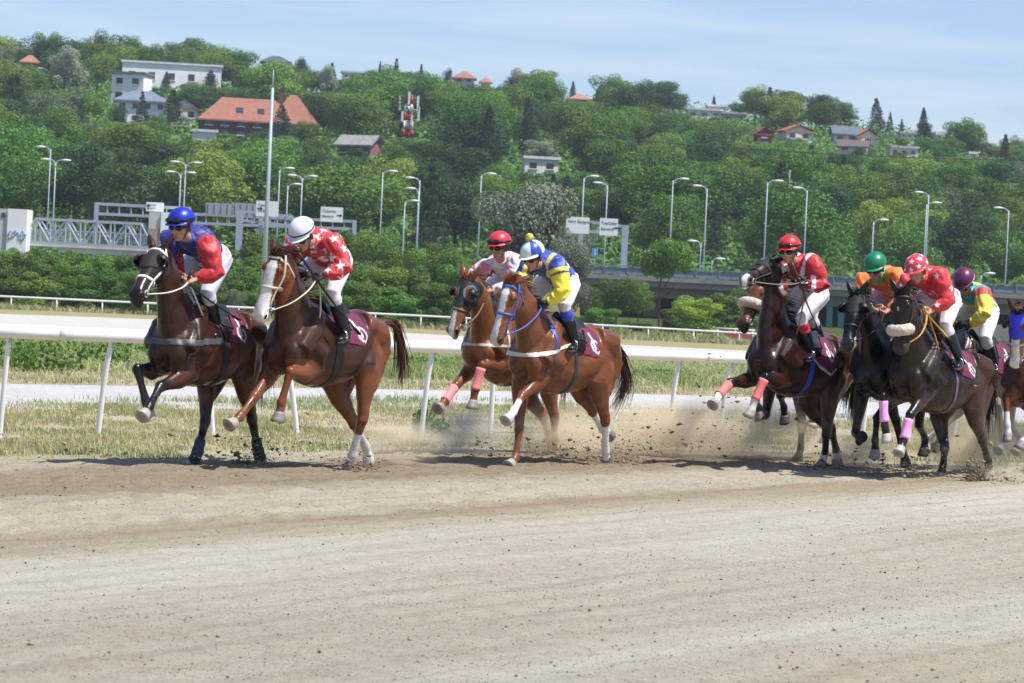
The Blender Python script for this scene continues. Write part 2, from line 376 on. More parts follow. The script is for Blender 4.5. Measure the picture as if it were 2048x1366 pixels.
LM = dict(green=leaf_mat('leaf_green', (.104, .215, .030), .30), dark=leaf_mat('leaf_dark', (.044, .104, .028), .25), pale=leaf_mat('leaf_pale', (.175, .275, .042)), conifer=leaf_mat('needles', (.032, .068, .030), .2, .1),
          grey=leaf_mat('leaf_grey', (.15, .20, .105), .15), blossom=leaf_mat('leaf_blossom', (.36, .39, .27), .12), purple=leaf_mat('leaf_purple', (.05, .035, .045), .1), olive=leaf_mat('leaf_olive', (.17, .20, .14), .1, .15, .7, 2.5), bush=leaf_mat('leaf_bush', (.104, .208, .030), .32), bright=leaf_mat('leaf_bright', (.26, .40, .05), .1))
M_bark = mat('bark', (.10, .075, .055), rough=.9, noise=.3, nscale=6, bump=.6, bscale=18)
def crown(seed, n, size, lobes=11, tall=1.0, top=.8, base=.25):
    """unit crown: about 1 wide (radius .5), sits from base to 1 high"""
    r = np.random.default_rng(seed); Q = []; h0, h1 = base, 1.0
    for i in range(lobes):
        z = h0 + .14 + (h1 - h0 - .26) * r.random() ** .8; env = math.sqrt(max(0, 1 - ((z - (h0 + h1) * .5) / ((h1 - h0) * .56)) ** 2)); a = r.uniform(0, 6.28); q = r.uniform(.1, .36) * env
        rr = r.uniform(.085, .20); Q.append(leaves((math.cos(a) * q, math.sin(a) * q, z), (rr, rr, rr * r.uniform(.6, .85)), int(n / lobes * (rr / .18) ** 2), size, r))
    Q.append(leaves((0, 0, (h0 + h1) / 2), (.27, .27, (h1 - h0) * .36), n // 6, size * 1.3, r, shell=.3))
    return np.concatenate(Q)
def conifer(seed, n, size, width=.34):
    r = np.random.default_rng(seed); Q = []; L = 13
    for i in range(L):
        z = .14 + .84 * i / L; w = width * .5 * (1 - i / L) ** .85 + .015
        for k in range(7):
            a = r.uniform(0, 6.28); Q.append(leaves((math.cos(a) * w * .6, math.sin(a) * w * .6, z - .02), (w * .5, w * .5, .035), max(6, int(n / L / 7 * (1.5 - i / L))), size, r, flat=.7))
    return np.concatenate(Q)
def trunk_geo(h, r0, seed, crown_base=.3, limbs=5):
    r = np.random.default_rng(seed); g = Geo(); bend = r.normal(0, .02, 2)
    P = [A(0, 0, -.05), A(bend[0] * .5, bend[1] * .5, h * .3), A(bend[0], bend[1], h * .6), A(0, 0, h * .85)]; g.tube(P, [r0, r0 * .75, r0 * .5, r0 * .15], 7)
    for i in range(limbs):
        a = r.uniform(0, 6.28); z = h * r.uniform(crown_base, .65); L = r.uniform(.18, .34); g.tube([A(0, 0, z), A(math.cos(a) * L * .6, math.sin(a) * L * .6, z + .10), A(math.cos(a) * L, math.sin(a) * L, z + .22)], [r0 * .45, r0 * .3, r0 * .1], 5)
    return g
def make_proto(kind, seed, leafm, n, size, **k):
    root = empty(kind); c = conifer(seed, n, size, k.get('width', .36)) if k.get('conifer') else crown(seed, n, size, k.get('lobes', 12), base=k.get('base', .22))
    link('crown', leaf_mesh('crown', c), leafm, root)
    trunk_geo(.95 if k.get('conifer') else .8, k.get('tr', .022), seed, limbs=0 if k.get('conifer') else 5).build('trunk', M_bark, root)
    return root
PROTO = {}
def proto(key):
    if key in PROTO: return None
    kind, mk, seed, n, size, kw = SPEC[key]; return make_proto(kind, seed, LM[mk], n, size, **kw)
SPEC = {}
for i in range(4): SPEC['green%d' % i] = ('broadleaf_tree', 'green', 20 + i, 12000, .024, dict(lobes=21 + 2 * i))
for i in range(3): SPEC['dark%d' % i] = ('dark_tree', 'dark', 40 + i, 12000, .023, dict(lobes=19 + 2 * i))
for i in range(2): SPEC['pale%d' % i] = ('pale_tree', 'pale', 50 + i, 12000, .023, dict(lobes=22))
for i in range(2): SPEC['grey%d' % i] = ('grey_leaved_tree', 'grey', 60 + i, 12000, .023, dict(lobes=22))
for i in range(2): SPEC['conifer%d' % i] = ('conifer', 'conifer', 70 + i, 9000, .025, dict(conifer=True, width=.95 + .15 * i))
SPEC['blossom0'] = ('blossoming_tree', 'blossom', 80, 12000, .024, dict(lobes=16)); SPEC['purple0'] = ('purple_leaved_tree', 'purple', 83, 6000, .036, dict())
for i in range(3): SPEC['bush%d' % i] = ('bush', 'bush', 90 + i, 15000, .028, dict(lobes=15, base=.0, tr=.012))
SPEC['bright0'] = ('bush', 'bright', 95, 16000, .027, dict(lobes=18, base=.0, tr=.012)); SPEC['olive0'] = ('grey_green_tree', 'olive', 97, 24000, .022, dict(lobes=26, base=.05, tr=.03)); SPEC['thin0'] = ('young_tree', 'green', 99, 9000, .03, dict(lobes=9, base=.45, tr=.018))
def plant(key, pos, h, w, label, cat, group=None, rz=None, lean=0.0):
    o = proto(key)
    if o is None: o = copy_tree(PROTO[key])
    else: PROTO[key] = o
    for ch in o.children: ch.name = ch.name.split('.')[0]
    o.location = tuple(pos); o.scale = (w, w, h); o.rotation_euler = (0, lean, random.uniform(0, 6.28) if rz is None else rz); tag(o, label, cat, group); return o

# ------------------------------------------------------------------ houses on the hill
M_glass = mat('window_glass', (.035, .045, .055), rough=.1); M_trim = mat('white_trim', (.75, .75, .73), rough=.6)
HB = []       # picture boxes kept clear of nearer trees
def house(name, label, x0, x1, yb, ye, yr, roof, wallc, roofc, rz=0.15, depth=.75, win=(2, 3), D=None, chimney=0, keep=True, stain=.12, dormer=0, cat='house'):
    xm = (x0 + x1) / 2; D = D or hill_hit(xm, yb); s = FPX / D; p = at(xm, yb, D); w = (x1 - x0) / s; d = w * depth; he = (yb - ye) / s; hr = (ye - yr) / s
    if keep: HB.append((x0, yr, x1, yb - (yb - ye) * (.75 if D > 590 else .2), D))
    root = empty(name, p, rz); tag(root, label, cat); wm = mat('wall_' + wallc, hexc(wallc), rough=.85, noise=stain, nscale=.6); rm = mat('roof_' + roofc, hexc(roofc), rough=.8, noise=.2, nscale=1.5, bump=.4, bscale=6)
    g = Geo(); g.box((0, 0, he / 2 - 2.5), (w, d, he + 5)); 
    if roof == 'gable': g.add([(-w / 2, -d / 2, he), (-w / 2, d / 2, he), (-w / 2, 0, he + hr * .95), (w / 2, -d / 2, he), (w / 2, d / 2, he), (w / 2, 0, he + hr * .95)], [(0, 2, 1), (3, 4, 5)])
    if roof == 'front': g.add([(-w / 2, -d / 2, he), (w / 2, -d / 2, he), (0, -d / 2, he + hr * .95), (-w / 2, d / 2, he), (w / 2, d / 2, he), (0, d / 2, he + hr * .95)], [(0, 1, 2), (3, 5, 4)])
    g.build('wall', wm, root, smooth=False)
    g = Geo(); o = .5; a, b = w / 2 + o, d / 2 + o; t = .25
    if roof == 'flat': g.box((0, 0, he + .2), (w + .6, d + .6, .4))
    else:
        if roof == 'hip': rl = max(w / 2 - d * .5, w * .08); R = [(-rl, 0, he + hr), (rl, 0, he + hr)]; F = [(0, 1, 5, 4), (1, 2, 5), (2, 3, 4, 5), (3, 0, 4)]
        elif roof == 'gable': R = [(-a, 0, he + hr), (a, 0, he + hr)]; F = [(0, 1, 5, 4), (2, 3, 4, 5)]
        else: R = [(0, -b, he + hr), (0, b, he + hr)]; F = [(1, 2, 5, 4), (3, 0, 4, 5)]
        for dz in (0, -t):
            g.add([(-a, -b, he - .1 + dz), (a, -b, he - .1 + dz), (a, b, he - .1 + dz), (-a, b, he - .1 + dz)] + [(q[0], q[1], q[2] + dz) for q in R], F)
        g.box((0, -b, he - .1 - t / 2), (2 * a, .08, t)); 
    ro = g.build('roof', rm, root, smooth=False)
    for i in range(chimney):
        g = Geo(); cx = (-.28, .22, .05)[i] * w; g.box((cx, .1 * d, he + hr * .75), (.9, .8, hr * .8)); g.box((cx, .1 * d, he + hr * 1.15 + .1), (1.1, 1.0, .2)); g.build('chimney', mat('wall_' + wallc, hexc(wallc)), ro, smooth=False)
    for i in range(dormer):
        g = Geo(); cx = (-.1, .12, .3)[i] * w; yy = -b * .55; zz = he + hr * .42; g.box((cx, yy, zz), (1.1, .15, 1.3), ax=(A(1, 0, 0), nrm(A(0, hr, -b) * A(1, -1, 1) * -1) if False else nrm(A(0, -hr, b)), nrm(A(0, b, hr)))); g.build('roof_window', M_glass, ro, smooth=False)
    nr, nc = win
    for r_ in range(nr):
        for c_ in range(nc):
            ww, wh = min(1.2, w / nc * .42), min(1.3, he / nr * .42); cx = -w / 2 + (c_ + .5) * w / nc; cz = he * (r_ + .5) / nr
            g = Geo(); g.box((cx, -d / 2 - .03, cz), (ww, .1, wh)); f_ = g.build('window', M_glass, root, smooth=False)
            g = Geo(); g.box((cx, -d / 2 - .06, cz - wh / 2 - .08), (ww + .3, .2, .14)); g.build('sill', M_trim, f_, smooth=False)
    return root
house('large_house', 'big brick house with a wide orange tiled roof behind the tall steel pole', 398, 590, 278, 243, 197, 'hip', '64403a', '94604f', .16, .45, (2, 6), chimney=1, dormer=2)
house('house_wing', 'lower orange roofed wing on the far side of the big brick house', 540, 626, 276, 247, 190, 'hip', '64403a', '94604f', .16, .85, (1, 2), chimney=1)
house('long_white_building', 'long white flat roofed building on the left hilltop', 244, 440, 180, 132, 128, 'flat', 'f0f0ee', 'cfcfcf', .12, .4, (1, 5), cat='building')
house('roof_cabin', 'small white cabin above the long white flat roofed building', 286, 318, 132, 121, 119, 'flat', 'e6e6e4', 'd6d6d6', .1, .7, (1, 1), keep=False, D=hill_hit(300, 170) + 6)
house('white_villa', 'white villa with a dark flat terrace left of the conifers', 228, 296, 206, 150, 142, 'flat', 'ececee', '6d7278', -.25, .7, (2, 2), stain=.05)
house('white_manor', 'white manor with a blue grey roof and a round gable below the villa', 232, 332, 250, 202, 182, 'hip', 'e6e6e8', '6b7688', .1, .6, (2, 4))
house('gabled_house', 'cream house with a brown gabled roof beside the white manor', 340, 392, 244, 216, 196, 'front', 'd9d2c0', '6e5848', .2, .9, (1, 2))
house('garden_wall', 'low white garden wall under the brick house', 384, 432, 279, 264, 263, 'flat', 'dddddb', 'cfcfcf', .1, .1, (0, 0), cat='wall')
house('pink_house', 'dark pink house with a grey gabled roof among the mid hill trees', 680, 758, 312, 290, 270, 'gable', '8a5a5e', '8d8c8a', -.5, .6, (1, 3))
house('hilltop_house', 'hilltop house with an orange roof right of the mast', 908, 948, 168, 156, 143, 'hip', 'e0d5cb', '98685a', 0, .8, (1, 2), D=610)
house('white_tower_house', 'narrow white house end beside a dark round tree on the crest', 962, 978, 180, 164, 155, 'hip', 'e4e2e0', '98685a', .2, .8, (2, 1), D=612)
house('small_hilltop_house', 'small hilltop house with a pale orange roof beside a conifer', 1138, 1178, 207, 198, 188, 'hip', 'd9c8b8', 'a07262', .1, .8, (1, 2), D=600)
house('white_shed', 'white shed under the blossoming tree in the middle of the hill', 1046, 1114, 346, 319, 316, 'flat', 'e4e4e2', 'd6d6d6', .15, .5, (1, 2))
house('white_modern_house', 'white modern hilltop house with stacked boxes', 1372, 1440, 240, 222, 219, 'flat', 'e2e0de', 'cac8c6', .05, .6, (1, 3), D=600, cat='house')
house('upper_box_house', 'grey upper box of the stacked hilltop house', 1414, 1450, 232, 214, 211, 'flat', 'b9bac0', 'cac8c6', .05, .6, (1, 2), D=604)
house('stone_house', 'stone coloured house next to the stacked white boxes', 1445, 1490, 247, 229, 226, 'flat', 'a9a39c', 'b9b6b0', -.05, .6, (1, 2), D=598)
house('red_house', 'dark red house with a red roof left of two white gables', 1510, 1540, 288, 268, 254, 'front', '8a3a44', '8d3b40', .2, .9, (2, 1))
house('orange_roof_house', 'white gabled house with an orange roof in the right hill trees', 1560, 1616, 284, 262, 250, 'front', 'e6ded6', 'a8664e', .3, .9, (1, 2))
house('grey_roof_house', 'house with a long slate grey roof on the right hill', 1664, 1712, 285, 268, 252, 'gable', 'dcdad8', '5a6472', .1, .7, (1, 2))
house('white_gable_house', 'white gabled house with an orange roof beside the slate roof', 1706, 1750, 290, 274, 258, 'front', 'e9e5e0', 'a8644c', .25, .9, (1, 1))
house('lower_gable_house', 'white house with a dark roof below the white gable', 1678, 1734, 306, 293, 280, 'gable', 'dedcda', '5f5652', -.2, .8, (1, 2))
house('terraced_white_house', 'white terraced house at the right end of the hill houses', 1776, 1832, 314, 297, 293, 'flat', 'dddbd9', 'b9b6b3', .1, .6, (1, 3))
house('far_white_house', 'tiny white house far right on the wooded slope', 1932, 1952, 322, 308, 303, 'flat', 'dfdedc', 'c6c4c2', .4, .8, (1, 1))
house('crest_white_house', 'small white house on the right crest', 1868, 1882, 278, 270, 267, 'flat', 'dfdedc', 'c6c4c2', .4, .8, (1, 1), D=596)
house('crest_long_house', 'low white house between trees on the right crest', 1798, 1834, 278, 268, 265, 'flat', 'd5d3d2', 'a9a6a3', .1, .6, (1, 3), D=598)
house('dark_roof_villa', 'villa with a dark glazed roof on the crest left of the mast', 524, 578, 134, 124, 112, 'hip', '5c6068', '4a515c', .1, .7, (1, 3), D=628)
house('crest_white_block', 'pale block on the crest left of three conifers', 684, 728, 160, 147, 143, 'flat', 'dadbd8', 'b9bcc0', .1, .7, (1, 3), D=622, cat='building')
house('orange_roof_cottage', 'cottage with an orange roof at the left edge of the crest', 44, 76, 132, 124, 110, 'hip', 'c88a70', '9a6c5c', .1, .8, (1, 1), D=585)

# red and white telecom mast
mD = hill_hit(815, 276); p = at(815, 276, mD); s = FPX / mD; hm = 84 / s
root = empty('radio_mast', p); tag(root, 'red and white lattice radio mast with white antennas', 'mast')
for i in range(5):
    g = Geo(); z0, z1 = hm * i / 5, hm * (i + 1) / 5; w0, w1 = .72 - .05 * i, .72 - .05 * (i + 1)
    for a in range(4):
        c0, c1 = A(*((-1, -1), (1, -1), (1, 1), (-1, 1))[a], 0), A(*((-1, -1), (1, -1), (1, 1), (-1, 1))[(a + 1) % 4], 0)
        g.tube([c0 * w0 + A(0, 0, z0), c0 * w1 + A(0, 0, z1)], .20, 5); g.tube([c0 * w0 + A(0, 0, z0), c1 * w1 + A(0, 0, z1)], .12, 4); g.tube([c1 * w0 + A(0, 0, z0), c0 * w1 + A(0, 0, z1)], .12, 4); g.tube([c0 * w1 + A(0, 0, z1), c1 * w1 + A(0, 0, z1)], .08, 4)
    g.box((0, 0, (z0 + z1) / 2), (.45, .45, z1 - z0))
    g.build('lattice', mat('mast_red', hexc('a32229'), rough=.5) if i % 2 == 0 else mat('mast_white', (.75, .75, .75), rough=.5), root)
for i, (dx, dz, hh) in enumerate(((-1.5, .82, 3.0), (1.5, .82, 3.2), (0, .95, 2.6), (1.7, .58, 3.0), (-1.0, .50, 2.2), (.6, .42, 2.2))):
    g = Geo(); g.box((dx, -.9, hm * dz), (.36, .25, hh * .8)); g.tube([A(dx, -.6, hm * dz - 1), A(0, 0, hm * dz - 1)], .06, 5); g.build('antenna', M_trim, root, smooth=False)
HB.append((796, 178, 834, 272, mD))
SPECIAL = [('blossom0', 128, 205, 90, 112, 'creamy blossoming tree left of the white villa', 'creamy blossoming trees on the hill'), ('blossom0', 1082, 322, 276, 98, 'creamy blossoming tree above the white shed', 'creamy blossoming trees on the hill'), ('blossom0', 650, 200, 128, 60, 'pale blossoming tree on the slope below the crest block', 'creamy blossoming trees on the hill'),
 ('conifer1', 282, 252, 178, 34, 'narrow conifer in front of the white manor', 0), ('conifer1', 344, 262, 172, 66, 'bushy brown green conifer right of the white manor', 0), ('conifer1', 560, 290, 205, 70, 'dark conifer standing against the orange tiled roof', 0), ('conifer1', 420, 182, 138, 46, 'conifer before the right end of the long white building', 0), ('conifer0', 332, 178, 142, 26, 'slim conifer before the long white building', 0)]
for q in SPECIAL: HB.append((q[1] - q[4] * .4, q[3], q[1] + q[4] * .4, q[2] - (q[2] - q[3]) * .25, hill_hit(q[1], q[2]) - 6))

# ------------------------------------------------------------------ trees on the hill
TREES = []
def sky_tree(key, px, ytop, wpx, label, D=606, cat='tree'):
    s = FPX / D; p = at(px, 200, D); z = hill_z(p[0], p[1]) - .5; top = at(px, ytop, D)[2]; plant(key, (p[0], p[1], z), (top - z), wpx / s * .8, label, cat, 'trees standing on the crest of the hill'); TREES.append((px, D))
for a in [('green1', 95, 58, 95, 'round green tree on the left crest above the orange cottage'), ('green0', 0, 84, 150, 'big green tree at the left edge of the crest'), ('dark0', 205, 56, 120, 'tall dark tree on the crest left of the long white building'), ('green2', 255, 70, 100, 'rounded green tree beside the tall dark one on the left crest'),
          ('grey0', 345, 76, 80, 'grey green round tree above the long white building'), ('green3', 385, 70, 90, 'green round tree above the long white building'), ('purple0', 415, 86, 50, 'purple leaved tree right of the round trees on the crest'),
          ('dark1', 600, 112, 60, 'narrow dark tree on the crest right of the glazed roof villa'), ('dark2', 480, 112, 70, 'low dark tree on the crest left of the glazed roof villa'), ('green0', 650, 142, 60, 'low green tree on the crest left of the pale block'),
          ('conifer0', 757, 116, 26, 'first of three pointed conifers on the crest'), ('conifer1', 790, 110, 40, 'tallest of three pointed conifers on the crest'), ('conifer0', 840, 122, 32, 'right one of three conifers above the mast'), ('dark0', 815, 145, 90, 'low dark tree between the crest conifers'),
          ('dark1', 893, 134, 34, 'slim dark tree left of the hilltop orange roof'), ('blossom0', 1035, 130, 70, 'pale grey round tree on the middle crest'), ('grey1', 1040, 150, 120, 'wide grey green tree below the pale round one'), ('dark2', 1070, 144, 60, 'dark tree right of the pale round crest tree'), ('conifer1', 1092, 140, 36, 'dark conifer at the end of the middle crest clump'),
          ('conifer0', 1145, 158, 34, 'conifer on the crest left of the small orange roof'), ('conifer1', 1196, 176, 44, 'dark conifer right of the small orange roof'), ('green1', 1235, 176, 70, 'green tree right of the dark crest conifer'), ('green2', 1300, 168, 100, 'broad green tree on the crest before the white boxes'), ('green3', 1362, 184, 60, 'green crest tree left of the white boxes'),
          ('conifer0', 1428, 188, 28, 'small dark conifer above the stacked white boxes'), ('green0', 1475, 200, 60, 'green crest tree behind the stone house'), ('grey0', 1510, 196, 80, 'grey green tree on the crest before the oak clump'), ('dark0', 1575, 181, 90, 'dark oak at the top of the right crest'), ('dark1', 1625, 186, 60, 'second dark oak of the right crest'), ('green2', 1690, 202, 90, 'broad pale green tree on the right crest'),
          ('conifer1', 1782, 220, 26, 'pointed conifer on the right crest'), ('conifer0', 1806, 234, 22, 'small conifer beside the pointed right one'), ('dark2', 1850, 240, 50, 'low dark tree on the falling right crest'), ('conifer1', 1905, 243, 44, 'dark conifer group on the falling right crest'), ('green3', 1950, 250, 60, 'pale green tree near the right end of the crest'), ('dark0', 2030, 268, 80, 'dark tree at the right edge of the crest'), ('green1', 2110, 270, 90, 'green tree beyond the right edge of the crest')]:
    sky_tree(*a)
r = np.random.default_rng(13)
SKX = [0, 100, 250, 330, 440, 500, 600, 700, 800, 900, 1000, 1100, 1140, 1250, 1350, 1450, 1550, 1650, 1740, 1800, 1900, 2000, 2100]; SKY = [92, 78, 84, 100, 116, 126, 128, 150, 142, 158, 152, 158, 196, 186, 192, 208, 198, 210, 238, 248, 257, 270, 275]
for px in np.arange(-40, 2120, 21):
    yt = np.interp(px, SKX, SKY) + r.uniform(3, 20); w = r.uniform(50, 85); D = r.uniform(596, 612); ps = r.uniform(-8, 8)
    if any(px + w * .42 > a and px - w * .42 < b and yt < yb_ and D < Dh + 2 for a, ya, b, yb_, Dh in HB): continue
    key = ('green%d' % r.integers(4), 'dark%d' % r.integers(3), 'grey%d' % r.integers(2))[r.choice(3, p=(.5, .35, .15))]
    p = at(px, 200, D); z = hill_z(p[0], p[1]) - .5; top = at(px, yt, D)[2]
    if top - z > 3: plant(key, (p[0], p[1], z), top - z, w * D / FPX, {'g': 'green tree among many filling the crest of the hill', 'd': 'dark green tree among many filling the crest of the hill'}[key[0]] if key[:4] != 'grey' else 'grey green tree among many filling the crest of the hill', 'tree', 'low trees filling the crest of the hill')
r = np.random.default_rng(11); pts = []
D_ = 318.0
while D_ < 606:
    step = 9.6 + (D_ - 318) * .006; xw = .185 * D_ + 12; x = -xw + r.uniform(0, step)
    while x < xw:
        pts.append((x + r.normal(0, 2.2), D_ + r.normal(0, 2.8))); x += step * r.uniform(.85, 1.2)
    D_ += 9.6
nk = {}
big = {'tree': 0}
for x, y in pts:
    z = hill_z(x, y); px, py, dd_ = proj((x, y, z)); h = r.uniform(6.0, 11.5) * (1.0 if px < 1000 else .85) * (1.25 if r.random() < .15 else 1); w = h * r.uniform(.95, 1.4); u = r.random()
    key = 'green%d' % r.integers(4) if u < .52 else 'dark%d' % r.integers(3) if u < .75 else 'pale%d' % r.integers(2) if u < .88 else 'grey%d' % r.integers(2) if u < .895 else 'green%d' % r.integers(4) if u < .925 else 'conifer%d' % r.integers(2)
    if key[:4] == 'coni': w = h * .55; h *= 1.2
    if y > 560: h = min(h, 8.5)
    sx = FPX / dd_; x0, x1, yt = px - w * sx * .42, px + w * sx * .42, py - h * sx * .96
    if any(dd_ < D - 1 and x1 > a and x0 < b and yt < yb_ and py > ya for a, ya, b, yb_, D in HB): 
        ov = [q for q in HB if dd_ < q[4] - 1 and x1 > q[0] and x0 < q[2] and yt < q[3] and py > q[1]]
        ymax = max(q[3] for q in ov); h2 = (py - ymax) / sx
        if h2 < 3.0: continue
        w *= min(1, h2 / h * 1.3); h = h2
    kd = SPEC[key][0]; nk[kd] = nk.get(kd, 0) + 1
    lab = {'broadleaf_tree': 'leafy green broadleaf tree growing in the wooded hillside', 'dark_tree': 'dark green dense tree growing in the wooded hillside', 'pale_tree': 'yellowish green leafy tree growing in the wooded hillside', 'grey_leaved_tree': 'grey green tree growing in the wooded hillside', 'conifer': 'dark conifer growing in the wooded hillside'}[kd]
    plant(key, (x, y, z - .6), h + .6, w, lab, 'tree', kd.replace('_', ' ') + 's on the wooded hillside', lean=r.normal(0, .10))
for key, px, yb, yt, w, lab, grp in SPECIAL:
    D = hill_hit(px, yb) - 6; s = FPX / D; p = at(px, yb, D); plant(key, (p[0], p[1], hill_z(p[0], p[1]) - .5), (yb - yt) / s + 1, w / s, lab, 'tree', grp or 'conifers between the hill houses')
for key, px, yb, yt, w, lab in (('green1', 452, 298, 262, 62, 'round green tree hiding the left foot of the big brick house'), ('dark0', 520, 296, 254, 70, 'dark round tree hiding the middle of the big brick house'), ('green2', 610, 300, 240, 66, 'green tree hiding the right end of the big brick house'), ('dark1', 236, 262, 206, 44, 'dark tree hiding the left corner of the white manor'), ('green3', 312, 272, 226, 54, 'green tree hiding the foot of the white manor'), ('green0', 385, 192, 160, 70, 'green tree hiding the foot of the long white building'), ('dark2', 715, 330, 292, 60, 'dark tree hiding the foot of the dark pink house'), ('green1', 1590, 300, 272, 50, 'green tree hiding the foot of the white house with orange gable'), ('dark0', 1725, 320, 292, 56, 'dark tree hiding the foot of the white gable houses'), ('green2', 1800, 326, 302, 50, 'green tree hiding the foot of the terraced white house')):
    D = hill_hit(px, yb) - 10; s = FPX / D; p = at(px, yb, D); plant(key, (p[0], p[1], hill_z(p[0], p[1]) - .5), max((at(px, yt, D)[2] - hill_z(p[0], p[1])) + .5, 3), w / s, lab, 'tree', 'trees hiding the feet of the hill houses')
# the wood goes on to both sides of the view
r = np.random.default_rng(17); Q = []
for i in range(620):
    y = r.uniform(310, 640); x = r.choice((-1, 1)) * r.uniform(.185 * y + 14, .34 * y + 20); h = r.uniform(7, 12); z = hill_z(x, y)
    for k in range(3): Q.append(leaves((x + r.normal(0, 2), y + r.normal(0, 2), z + h * r.uniform(.35, .75)), (h * .42, h * .42, h * .38), 130, .75, r))
o = link('woods', leaf_mesh('woods', np.concatenate(Q)), LM['green']); tag(o, 'continuous wood running on along the hill beyond the view', 'woods', kind='stuff')
# undergrowth between the trunks: uncountable leaf cover
n = 110000; dd_ = 300 + 325 * r.random(n) ** 1.1; xx = (r.random(n) * 2 - 1) * (.19 * dd_ + 10); zz = hill_z(xx, dd_) + r.random(n) ** 1.5 * 2.6
pn = np.stack([xx, dd_, zz], 1); ux, uy, _ = proj(pn); ok = np.ones(n, bool)
for a_, ya_, b_, yb_, Dh in HB: ok &= ~((dd_ < Dh) & (ux > a_ - 4) & (ux < b_ + 4) & (uy > ya_) & (uy < yb_ + 3))
pn = pn[ok]; n = len(pn); nn = r.normal(0, .6, (n, 3)) + A(0, -.3, .8); nn /= np.linalg.norm(nn, axis=1)[:, None]; t_ = np.cross(nn, r.normal(0, 1, (n, 3))); t_ /= np.linalg.norm(t_, axis=1)[:, None]; b_ = np.cross(nn, t_); sz = r.uniform(.18, .42, n)[:, None]
o = link('undergrowth', leaf_mesh('undergrowth', np.stack([pn - t_ * sz, pn - b_ * sz * .7, pn + t_ * sz, pn + b_ * sz * .7], 1)), LM['bush']); tag(o, 'low leafy undergrowth covering the wooded hill', 'undergrowth', kind='stuff')

# ------------------------------------------------------------------ elevated road, viaduct and footbridge
M_conc = mat('concrete', (.235, .225, .215), rough=.9, noise=.2, nscale=.8, bump=.2, bscale=6); M_concd = mat('pier_concrete', (.13, .12, .11), rough=.95, noise=.25, nscale=.9)
M_galv = mat('galvanised_steel', (.36, .42, .48), rough=.5, noise=.1, nscale=3, metal=.1); M_white = mat('white_paint', (.80, .80, .79), rough=.4, noise=.06, nscale=4)
M_rail = mat('white_rail_plastic', (.77, .77, .765), rough=.38, noise=.10, nscale=2.2)
DB = 262.0
zd = lambda px, py: at(px, py, DB)
vl, vr = zd(1150, 574), zd(2500, 620)
root = empty('viaduct', (vl[0], DB, 0)); tag(root, 'concrete road viaduct with a blue grey railing behind the far track', 'bridge')
x0, x1 = -.5, vr[0] - vl[0]; zb, zt = 3.35, 4.35
g = Geo(); g.box(((x0 + x1) / 2, 7, (zb + zt) / 2 + .2), (x1 - x0, 14, .7)); g.box(((x0 + x1) / 2, 6, zb - .1), (x1 - x0, 9, .9)); g.build('deck', M_conc, root, smooth=False)
g = Geo(); g.box(((x0 + x1) / 2, -.15, zt + .05), (x1 - x0, .3, .35)); g.build('parapet', M_conc, root, smooth=False)
g = Geo(); g.box(((x0 + x1) / 2, -.05, zt + .60), (x1 - x0, .05, .62)); 
for i in range(int((x1 - x0) / 2)): g.box((x0 + 1 + 2 * i, -.12, zt + .62), (.12, .08, .9))
g.box(((x0 + x1) / 2, -.12, zt + 1.04), (x1 - x0, .1, .08)); g.box(((x0 + x1) / 2, -.12, zt + .34), (x1 - x0, .08, .06)); g.build('railing', mat('railing_blue_grey', (.17, .205, .26), rough=.5, noise=.15, nscale=2), root, smooth=False)
for i, fx in enumerate((.06, .20, .33, .46, .58, .70, .82, .94)):
    g = Geo(); g.box((x0 + fx * (x1 - x0), 6, (zb - .5) / 2), (1.1, 6, zb - .5)); g.box((x0 + fx * (x1 - x0), 6, zb - .55), (1.5, 8.5, .5)); g.build('pier', M_concd, root, smooth=False)  # piers in a darker concrete tone than the deck
g = Geo(); g.box(((x0 + x1) / 2, 13, 1.6), (x1 - x0, .5, 3.2)); g.build('underdeck_shade_sheet', mat('underdeck_shade', (.11, .105, .10), rough=.95), root, smooth=False)  # added dark sheet that stands in for the shade under the deck
g = Geo(); g.box((zd(1310, 590)[0] - vl[0], 4.5, 1.7), (1.5, .4, 3.1)); g.build('brick_panel', mat('brick_panel', (.30, .19, .16), rough=.9, noise=.2, nscale=3), root, smooth=False)
for px in (1665, 1688):
    g = Geo(); g.box((zd(px, 600)[0] - vl[0], 2.0, 1.8), (.5, .4, 3.3)); g.build('teal_post', mat('teal_paint', (.06, .28, .28), rough=.5), root, smooth=False)
# embanked road on the left
g = Geo(); g.add([(-75, 258, 2.6), (vl[0] + .3, 258, 2.6), (vl[0] + .3, 286, 2.9), (-75, 286, 2.9), (-75, 246, 0), (vl[0] + .3, 246, 0), (-75, 296, 0), (vl[0] + .3, 296, 0)], [(0, 1, 2, 3), (4, 5, 1, 0), (3, 2, 7, 6), (1, 5, 7, 2), (0, 3, 6, 4)]); o = g.build('road_embankment', soil_mat('embankment', (.12, .14, .05), (.08, .1, .03), (.18, .17, .08)), smooth=False); tag(o, kind='structure')
